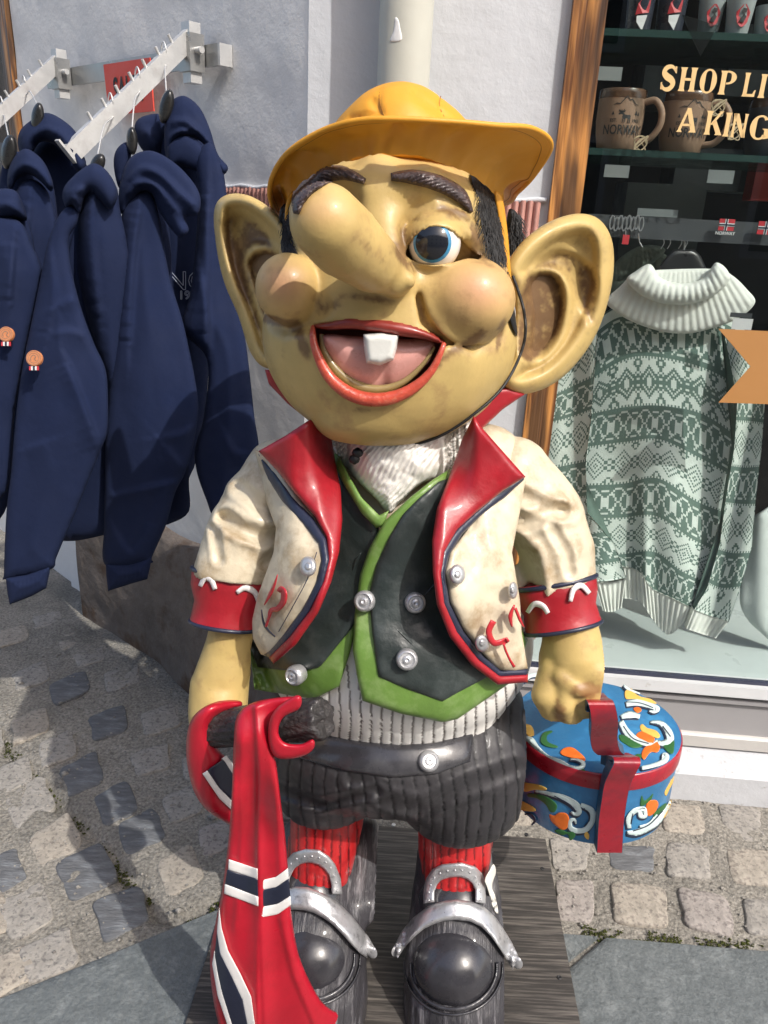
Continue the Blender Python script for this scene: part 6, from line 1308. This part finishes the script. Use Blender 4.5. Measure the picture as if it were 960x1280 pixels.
def sett_px(x, y, wx, wy, rot, mat, seed, sk=0, h=.004):
    a = math.radians(rot); q = []
    for i, (u, v_) in enumerate(((-.5, -.5), (.5, -.5), (.5, .5), (-.5, .5))):
        r_ = random.Random(seed*7+i); u *= wx*r_.uniform(.9, 1.08); v_ *= wy*r_.uniform(.9, 1.08); u += sk*v_; q.append(G(x+1.1*u*math.cos(a)-1.1*v_*math.sin(a), y+1.1*u*math.sin(a)+1.1*v_*math.cos(a))[:2])
    q = q if np.cross(q[1]-q[0], q[2]-q[0]) > 0 else q[::-1]
    sett(q, mat, seed, h)
S1 = [(851, 1024, 50, 34, 4, 1, .25, 6), (927, 1031, 50, 40, 8, 0, .3, 6), (790, 1072, 52, 30, 2, 3, .1, 3), (860, 1077, 50, 40, 6, 0, .2, 7), (942, 1085, 56, 40, 8, 1, .3, 8), (720, 1125, 44, 50, 4, 2, .1, 3), (799, 1131, 64, 48, 6, 1, .2, 7), (883, 1140, 58, 42, 12, 2, .4, 8), (953, 1147, 44, 40, 10, 0, .3, 8), (712, 1068, 44, 36, 3, 0, .1, 2), (1010, 1095, 54, 42, 8, 1, .3, 6), (1000, 1040, 54, 40, 8, 2, .3, 6), (1020, 1155, 54, 42, 8, 0, .3, 6), (770, 1018, 44, 26, 4, 0, .2, 2), (640, 1018, 40, 22, 4, 1, .2, 2)]
for i, (x, y, a, b_, ro, mi, sk, h) in enumerate(S1): sett_px(x, y, a, b_, ro, (sms+[m_slate])[mi], 100+i, sk, h*.001)
S2 = [(86, 861, 46, 26, -22, 3), (136, 904, 46, 30, -20, 3), (103, 969, 46, 34, -26, 3), (144, 1005, 46, 38, -26, 3), (177, 1040, 50, 38, -26, 3), (226, 1088, 46, 42, -28, 1), (109, 1091, 62, 48, -26, 3), (151, 1141, 62, 46, -24, 3), (70, 1052, 60, 42, -34, 1), (38, 1004, 54, 40, -30, 0), (10, 1087, 36, 40, -28, 3), (34, 1139, 58, 46, -26, 0), (60, 1195, 66, 44, -24, 0), (228, 1006, 44, 34, -24, 0), (272, 1046, 44, 34, -20, 2), (72, 936, 46, 30, -22, 0), (38, 906, 46, 28, -22, 1), (18, 970, 44, 30, -26, 0), (92, 800, 34, 16, -18, 1), (16, 795, 36, 18, -18, 1), (152, 848, 42, 22, -18, 0), (40, 845, 42, 22, -20, 0), (112, 822, 36, 16, -18, 0), (200, 900, 42, 26, -18, 0), (190, 950, 44, 28, -20, 0), (-20, 1150, 56, 44, -26, 1), (10, 1215, 60, 40, -24, 1), (-30, 1040, 50, 40, -28, 1), (250, 955, 40, 26, -18, 0), (60, 775, 34, 14, -16, 0), (-20, 930, 44, 28, -24, 0)]
for i, (x, y, a, b_, ro, mi) in enumerate(S2): sett_px(x, y, a, b_, ro, (sms+[m_slate])[mi], 200+i, -.12, .005 if mi == 3 else .004)
# gravel, moss
r_ = np.random.RandomState(4); m = MB(); n = 2600
gxr = r_.uniform(-1.1, 1.15, n); gyr = r_.uniform(.95, 2.2, n); sz = r_.uniform(.0012, .0038, n)*(1+(r_.rand(n) > .97)*1.6)
ico = [(1, 0, 0), (-1, 0, 0), (0, 1, 0), (0, -1, 0), (0, 0, 1), (0, 0, -1)]; icf = [(0, 2, 4), (2, 1, 4), (1, 3, 4), (3, 0, 4), (2, 0, 5), (1, 2, 5), (3, 1, 5), (0, 3, 5)]
for x, y, s in zip(gxr, gyr, sz): m.add([(x+a*s*1.3, y+b_*s*r_.uniform(.8, 1.3), .003+c*s*.8) for a, b_, c in ico], icf)
g_ = m.build('gravel', sms[0], None, True, 180); tag(g_, 'loose pale grit scattered over the cobbled ground', 'gravel', None, 'stuff')
m_moss = pmat('moss', (.055, .062, .018), rough=.95, var=.5, vs=60, bump=1., bs=120, spec=.1); m = MB()
def mossline(pts, n, wd, z0, den=1.):
    p = resample(np.array([G(*q)[:2] for q in pts]), .003, False)
    for k in range(n):
        i = r_.randint(len(p)); c = p[i]+r_.normal(0, wd, 2); s = r_.uniform(.0010, .0032)
        if vnoise(np.array([[c[0], c[1], 0]]), 22, 4)[0] < .42: continue
        m.add([(c[0]+a*s*1.2, c[1]+b_*s*1.2, z0+cc*s*.8) for a, b_, cc in ico], icf)
mossline([(703, 1164), (760, 1171), (830, 1177), (960, 1188)], 700, .009, .001); mossline([(0, 925), (38, 965), (75, 1008), (112, 1040), (148, 1085), (178, 1118), (196, 1143)], 600, .011, -.010); mossline([(196, 1145), (230, 1148), (270, 1132)], 300, .012, -.004)
tag(m.build('moss', m_moss, None, True, 180), 'patchy green moss growing in the joints of the paving', 'moss', None, 'stuff')
# slabs
m_slab = pmat('grey_slate_slab', (.115, .128, .13), rough=.6, var=.25, vs=140, bump=1., bs=45, col2=(.175, .19, .19), c2s=30, c2lo=.5, c2hi=.7, dist=.006, fine=.7, spec=.45)
def slab(pts, lab, z=.012, n=.012):
    p = np.array(pts); x0, y0 = p.min(0); x1, y1 = p.max(0); pb = resample(p, .012); gx, gy = np.meshgrid(np.arange(x0, x1, n*1.5), np.arange(y0, y1, n*1.5)); gx = gx.ravel(); gy = gy.ravel(); s = sd2(gx, gy, p); k = s < -.012
    inn_ = []
    c = p.mean(0); al = np.vstack([pb, pb+(c-pb)/np.linalg.norm(c-pb, axis=1)[:, None]*.005, np.stack([gx[k], gy[k]], 1)]); nb = len(pb)
    vs, es, fs, *_q = delaunay_2d_cdt([Vector(q) for q in al.tolist()], [(i, (i+1) % nb) for i in range(nb)], [], 1, 1e-5); v = np.array([[a.x, a.y, z] for a in vs]); d = seg_dist(v[:, 0], v[:, 1], pb)
    v[:, 2] += np.where(d > 1e-4, .0022*(fbm(v, 30, 9, 3)-.5), -.004); f = [list(t) for t in fs]; f = [t if np.cross(v[t[1]][:2]-v[t[0]][:2], v[t[2]][:2]-v[t[0]][:2]) > 0 else t[::-1] for t in f]
    e_ = np.where(d <= 1e-4)[0]; n0 = len(v); ring = []
    for q in pb: ring.append(int(np.argmin(((v[:, :2]-q)**2).sum(1))))
    low = v[ring].copy(); low[:, 2] = -.03; v = np.vstack([v, low]); kk = len(ring)
    ori = np.sum(pb[:, 0]*np.roll(pb[:, 1], -1)-np.roll(pb[:, 0], -1)*pb[:, 1]) > 0
    sides = [(ring[i], n0+i, n0+(i+1) % kk, ring[(i+1) % kk]) for i in range(kk)]; sides = sides if ori else [t[::-1] for t in sides]
    o_ = mesh('stone_slab', v, f+sides, m_slab, pav, True); auto(o_, 40); o_['label'] = lab; return o_
g2 = lambda x, y: G(x, y, .012)[:2]
slab([g2(758, 1170), g2(960, 1187), g2(960, 1187)+[.9, -.03], [1.7, .0], [.36, .0], [.36, .80], g2(709, 1212)], 'large slate slab at the lower right')
slab([g2(640, 1162), g2(700, 1165), g2(748, 1169), g2(705, 1204), [.352, .80], [.10, .80], [.10, 1.13]], 'narrow slate slab beside the base board')
slab([g2(-120, 1296), g2(0, 1246), g2(130, 1194), g2(236, 1150), g2(280, 1132), [-.1, 1.13], [.09, 1.13], [.09, .0], [-1.2, .0]], 'dark slate slab at the lower left')
# base board
m_board = pmat('dark_stained_plywood', (.045, .040, .036), rough=.5, var=.35, vs=5, bump=.35, bs=30, stretch=(1.4, 34, 1), col2=(.13, .115, .10), c2s=5, c2lo=.46, c2hi=.68, dist=.002, spec=.45)
bd = thing('base_board', 'dark stained plywood board the troll stands on', 'board', tuple(G(500, 1200)))
bz = .0205
pB = [G(622, 1033, bz), G(687, 1049, bz), G(719, 1290, bz), None, None, None]
c = [np.array([-.285, 1.385]), np.array([pB[1][0], pB[1][1]+.01]), np.array([pB[2][0]+.0, .30]), np.array([-.30, .30])]
c = [np.array([-.262, 1.375]), np.array([.395, 1.352]), np.array([.362, .35]), np.array([-.315, .35])]
v = [[*q, bz] for q in c]+[[*q, .012-.02] for q in c]; ob = MB().add(v, [(3, 2, 1, 0), (4, 5, 6, 7), (0, 1, 5, 4), (1, 2, 6, 5), (2, 3, 7, 6), (3, 0, 4, 7)]).build('plywood_sheet', m_board, bd)
bm = bmesh.new(); bm.from_mesh(ob.data); bmesh.ops.bevel(bm, geom=list(bm.edges), offset=.0015, segments=2, affect='EDGES'); bm.to_mesh(ob.data); bm.free()
for x, y in ((658, 1043), (678, 1086), (699, 1222), (492, 1031)): 
    q = G(x, y, bz); MB().lathe(q, [(.0045, -.002), (.0045, .0008), (.003, .0016), (.0008, .0002)], 12).build('screw', m_steel if x == 492 else m_plas, bd, True, 50)
# ================================================================== painted wooden box
m_blue = pmat('blue_box_paint', (.03, .16, .34), rough=.36, var=.12, vs=14, bump=.3, bs=40, coat=.3, col2=(.05, .25, .48), c2s=16, c2lo=.5, c2hi=.7)
m_boxred = pmat('red_box_paint', (.33, .010, .022), rough=.34, var=.22, vs=16, bump=.25, bs=40, coat=.3, col2=(.12, .02, .035), c2s=18, c2lo=.5, c2hi=.75)
bc = P(745, 907, 1.13); bs_ = pxs(745, 907, 1.13); bx = thing('painted_box', 'round blue wooden box with red rim and painted scrolls, held in the hand', 'box', tuple(bc-[0, 0, .16]))
UPv = np.array([.0, .0, 1.]); tiltm = math.radians(3); UPv = UPv*math.cos(tiltm)+CX*math.sin(tiltm)*-.6; UPv /= np.linalg.norm(UPv); BX = np.cross(CF, UPv)*-1; BX = np.cross(UPv, CF); BX /= np.linalg.norm(BX); BX = BX if BX@CX > 0 else -BX; BY = np.cross(UPv, BX)
RB = 103*bs_; HB = .145
def ringprof(prof, n=64, sy=1.): return [(r*RB, h) for r, h in prof]
MB().lathe(bc, ringprof([(.90, -HB), (.955, -HB+.004), (.97, -HB+.02), (.975, -.06), (.985, -.015)]), 72, BX, BY, UPv, 1, .93).build('box_drum', m_blue, bx, True, 50)
MB().lathe(bc, ringprof([(.97, -.028), (1.0, -.026), (1.005, -.012), (1.0, .002), (.985, .004)]), 72, BX, BY, UPv, 1, .93).build('lid_rim', m_boxred, bx, True, 50)
MB().lathe(bc, ringprof([(.985, .0015), (.98, .0055), (.9, .008), (.5, .0095), (.002, .010)]), 72, BX, BY, UPv, 1, .93).build('lid', m_blue, bx, True, 50)
def box_fn(p):
    q = p-bc; h = q@UPv; r = np.hypot(q@BX, (q@BY)/.93)
    return np.maximum((r-RB*.975-.0*h)*.95, np.maximum(h-.0095, -HB-h))
m_sc = pmat('pale_blue_scroll', (.60, .72, .70), rough=.45, var=.12, vs=40, bump=.5, bs=70, coat=.1); m_or = pmat('orange_petal', (.75, .16, .02), rough=.45, var=.2, vs=30, bump=.4, bs=60); m_ye = pmat('yellow_petal', (.78, .47, .10), rough=.45, var=.15, bump=.4, bs=60); m_lf = pmat('green_leaf_paint', (.03, .13, .035), rough=.45, var=.2, bump=.4, bs=60); m_bk = pmat('black_scroll_line', (.02, .03, .06), rough=.5, bump=.2)  # last one is dark line paint for scroll edges and veins
def zc(x, y): return (660+x/4.571, 820+y/4.571)
def bl_(name, pts, mat, T=.0013, spl_=True): sheet(name, [zc(*p) for p in pts], ('sdf', box_fn, .0008), mat, bx, T=T, back=.003, wpx=2.5, res=1.6, spl=spl_)
def sc2(pts, wd, mat=None, T=.0014, under=True):
    q = [zc(*p) for p in pts]; wd = [w__/4.571 for w__ in wd]
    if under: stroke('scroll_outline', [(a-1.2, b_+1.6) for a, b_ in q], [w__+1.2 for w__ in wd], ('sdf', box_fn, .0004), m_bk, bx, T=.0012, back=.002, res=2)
    stroke('painted_scroll', q, wd, ('sdf', box_fn, .001), mat or m_sc, bx, T=T, back=.003, res=1.6)
# lid, left half
sc2([(-40, 470), (10, 480), (50, 540), (110, 590), (180, 610), (240, 640), (300, 640), (315, 610), (280, 590), (240, 590)], [20, 44, 52, 50, 40, 34, 30, 26, 20, 8])
sc2([(-60, 400), (0, 420), (20, 460)], [30, 60, 30], m_ye, under=False)
bl_('orange_petal', [(185, 545), (215, 522), (260, 525), (320, 575), (325, 600), (280, 590), (240, 580), (195, 565)], m_or); bl_('green_leaf', [(70, 480), (85, 440), (130, 425), (140, 435), (110, 455), (115, 490), (170, 515), (160, 525), (110, 518), (78, 500)], m_lf)
# lid, right half
sc2([(530, 370), (560, 430), (620, 480), (700, 505), (740, 480)], [30, 44, 40, 26, 10]); sc2([(700, 375), (760, 385), (800, 430), (810, 480), (770, 500), (740, 490)], [12, 30, 44, 46, 36, 20]); sc2([(650, 640), (720, 625), (780, 600), (795, 570), (775, 560), (768, 590)], [24, 26, 34, 24, 16, 8])
bl_('green_leaf', [(520, 450), (560, 455), (620, 480), (655, 515), (600, 525), (550, 500), (525, 480)], m_lf); bl_('green_leaf', [(765, 505), (800, 500), (835, 480), (830, 555), (800, 550)], m_lf)
bl_('yellow_petal', [(640, 400), (655, 388), (680, 410), (730, 425), (755, 455), (740, 470), (700, 455), (670, 440), (645, 425)], m_ye); bl_('orange_petal', [(620, 445), (650, 430), (700, 450), (725, 475), (700, 498), (660, 480), (625, 465)], m_or); bl_('orange_petal', [(660, 530), (700, 495), (740, 490), (755, 520), (740, 550), (700, 550), (665, 592), (648, 570)], m_or)
sc2([(560, 275), (620, 265), (690, 280), (740, 300), (720, 318), (690, 312)], [30, 40, 34, 30, 20, 8]); sc2([(530, 350), (580, 335), (640, 345)], [24, 44, 24]); bl_('yellow_petal', [(555, 200), (590, 185), (605, 205), (640, 230), (700, 245), (735, 272), (690, 265), (620, 245), (560, 245)], m_ye); sc2([(545, 165), (575, 190), (640, 215)], [10, 16, 8])
# back left of the lid
sc2([(-20, 150), (10, 115), (60, 110), (75, 135)], [14, 24, 22, 12]); bl_('orange_petal', [(40, 150), (60, 135), (85, 140), (80, 165), (55, 165)], m_rp)
# drum, left of strap
sc2([(40, 770), (110, 785), (200, 810), (270, 850), (290, 890), (270, 905), (245, 890)], [14, 24, 36, 44, 36, 26, 10]); sc2([(300, 850), (360, 880), (370, 930), (340, 985), (290, 1000), (245, 985), (240, 945), (265, 935), (275, 960)], [24, 36, 34, 32, 32, 30, 24, 18, 8])
bl_('green_leaf', [(0, 785), (60, 790), (120, 810), (165, 850), (155, 890), (125, 890), (100, 850), (50, 815), (0, 805)], m_lf); bl_('orange_petal', [(122, 905), (150, 912), (175, 895), (215, 898), (235, 925), (230, 975), (200, 995), (165, 975), (130, 940)], m_or); bl_('green_leaf', [(150, 1000), (185, 990), (225, 1005), (262, 1000), (270, 1030), (240, 1055), (225, 1020), (190, 1025)], m_lf)
bl_('yellow_petal', [(-50, 690), (-20, 720), (60, 735), (105, 755), (100, 768), (40, 765), (-20, 775), (-55, 740)], m_ye); bl_('yellow_petal', [(-80, 810), (-30, 830), (30, 862), (45, 885), (0, 888), (-60, 870)], m_ye); bl_('orange_petal', [(-40, 850), (-15, 850), (-5, 875), (-30, 885)], m_or); sc2([(-20, 905), (20, 905), (40, 940), (20, 965)], [10, 12, 16, 10], m_bk, .002, False)
# drum, right of strap
sc2([(670, 915), (640, 915), (640, 880), (665, 875)][::-1]+[(665, 875), (610, 885), (575, 930), (580, 985)], [8, 14, 20, 24, 26, 30, 30, 24]); sc2([(565, 1010), (620, 1010), (680, 985), (740, 950), (790, 880), (815, 830)], [20, 40, 44, 36, 26, 10]); sc2([(640, 980), (700, 960), (740, 900)], [24, 26, 14])
bl_('orange_petal', [(675, 850), (700, 825), (735, 825), (745, 855), (720, 900), (685, 915), (675, 880)], m_or); bl_('green_leaf', [(640, 840), (650, 795), (665, 825), (690, 810), (715, 785), (705, 820), (670, 850), (645, 860)], m_lf); bl_('green_leaf', [(720, 900), (760, 860), (790, 840), (785, 870), (740, 915), (720, 925)], m_lf); bl_('yellow_petal', [(780, 780), (800, 740), (820, 700), (835, 670), (830, 720), (810, 760), (790, 800)], m_ye)
bl_('yellow_petal', [(770, 920), (790, 870), (820, 820), (810, 870), (780, 925)], m_ye)
for q, w__ in (([(0, 500), (60, 580), (150, 630), (230, 655)], 7), ([(545, 400), (600, 470), (690, 500)], 6), ([(150, 800), (240, 850), (262, 890)], 6), ([(320, 870), (352, 930), (320, 975)], 6), ([(600, 1000), (690, 965), (770, 885)], 7), ([(600, 900), (590, 960)], 6), ([(770, 400), (815, 460)], 6), ([(560, 262), (640, 268), (715, 295)], 5)):
    stroke('scroll_line', [zc(*p) for p in q], w__/4.571, ('sdf', box_fn, .0026), m_bk, bx, T=.0006, back=.003, res=1.4)
bl_('green_leaf', [(590, 590), (620, 560), (650, 565), (640, 590), (610, 605)], m_lf); bl_('orange_petal', [(600, 300), (630, 290), (650, 310), (625, 325)], m_or); bl_('yellow_petal', [(470, 560), (500, 545), (520, 565), (495, 585)], m_ye)
bl_('green_leaf', [(300, 700-60), (330, 655), (345, 675), (320, 690)], m_lf); bl_('yellow_petal', [(330, 1000), (350, 1020), (345, 1050), (322, 1030)], m_ye)
# handle: one bent board
def strip(name, prof, wd, mat, sidemat, parent, th):
    """prof: points (x, y, Y) of the board's outer face centre line; wd px"""
    wd = list(np.interp(np.linspace(0, 1, (len(prof)-1)*4+1), np.linspace(0, 1, len(prof)), wd)); prof = [tuple(q) for q in spline(prof, False, 4)]
    c_ = np.array([P(*q) for q in prof]); n = len(c_); T = np.gradient(c_, axis=0); T /= np.linalg.norm(T, axis=1)[:, None]; sd = np.cross(T, CF)*0+CX; m = MB(); ms = MB(); N = np.cross(T, sd); N /= np.linalg.norm(N, axis=1)[:, None]
    wv = np.array([w__*pxs(*q) for w__, q in zip(wd, prof)]); L_ = c_-sd*wv[:, None]/2; R__ = c_+sd*wv[:, None]/2; Nb = N*th; s_ = np.sign((N@CF).mean()) or 1; Nb = -Nb*s_
    v = list(L_)+list(R__)+list(L_+Nb)+list(R__+Nb); f = []
    for i in range(n-1): f += [(i, i+1, n+i+1, n+i), (2*n+i, 3*n+i, 3*n+i+1, 2*n+i+1)]
    f += [(0, n, 3*n, 2*n), (n-1, 3*n-1, 4*n-1, 2*n-1)]
    o_ = auto(mesh(name, v, f, mat, parent), 35)
    v2 = []; f2 = []
    for side, base in ((L_, -1), (R__, 1)):
        n0 = len(v2); v2 += list(side+sd*base*.0006+Nb*.02)+list(side+Nb*.98+sd*base*.0006); f2 += [(n0+i, n0+i+1, n0+n+i+1, n0+n+i) for i in range(n-1)]
    v2 = np.array(v2); in2 = v2+CX*np.r_[np.full(2*n, .004), np.full(2*n, -.004)][:, None]; k = len(v2)
    f3 = f2+[tuple(a+k for a in q[::-1]) for q in f2]
    for base in (0, 2*n):
        ring = list(range(base, base+n))+list(range(base+2*n-1, base+n-1, -1)); f3 += [(ring[i], ring[(i+1) % len(ring)], ring[(i+1) % len(ring)]+k, ring[i]+k) for i in range(len(ring))]
    auto(mesh(name+'_side', np.vstack([v2, in2]), f3, sidemat, o_), 35); return o_
bmk = pmat('dark_blue_side', (.02, .065, .12), rough=.4, var=.2, bump=.3, coat=.2)
fr_ = [(762, 1066, .985), (764, 1030, .982), (768, 1000, .978), (772, 980, .972), (779, 965, .962), (784, 955, .962), (783, 947, .972), (776, 944, .99), (768, 941, 1.0)]
strip('strap_board', fr_, [31, 31, 31, 32, 33, 33, 33, 33, 33], m_boxred, bmk, bx, .018)
strip('handle_board', [(764, 944, .975), (758, 938, .965), (755, 925, .950), (756, 905, .925), (754, 888, .918), (750, 876, .925), (744, 872, .975), (740, 868, 1.02), (738, 866, 1.08)], [33, 33, 33, 33, 32, 32, 32, 32, 32], m_boxred, bmk, bx, .016)
strip('back_strap', [(735, 868, 1.08), (733, 875, 1.14), (731, 890, 1.18), (730, 905, 1.20)], [32, 32, 32, 32], m_boxred, bmk, bx, .03)
# ================================================================== street behind the viewer (added for reflections in the glass)
m_fac = pmat('facade_paint', (.50, .44, .34), rough=.8, var=.05, bump=.1); m_fg = pmat('facade_glass', (.02, .025, .03), rough=.08, bump=0)
bld = thing('added_opposite_house', 'wooden town house across the street, unseen, added to keep sky reflections off the shop glass', 'house', (0, -9, 0))  # unseen house added to block the sky from reflecting in the glass
MB().box((-14, -9, 0), (28, 0, 0), (0, -6, 0), (0, 0, 8)).build('house_wall', m_fac, bld)
for i in range(8):
    for j in range(3):
        wf = MB().box((-12.8+i*3.3, -8.96, .9+j*2.5), (1.3, 0, 0), (0, -.1, 0), (0, 0, 1.5)).build('window', m_wp, bld); MB().box((-12.7+i*3.3, -8.94, 1.+j*2.5), (1.1, 0, 0), (0, -.01, 0), (0, 0, 1.3)).build('pane', m_fg, wf)
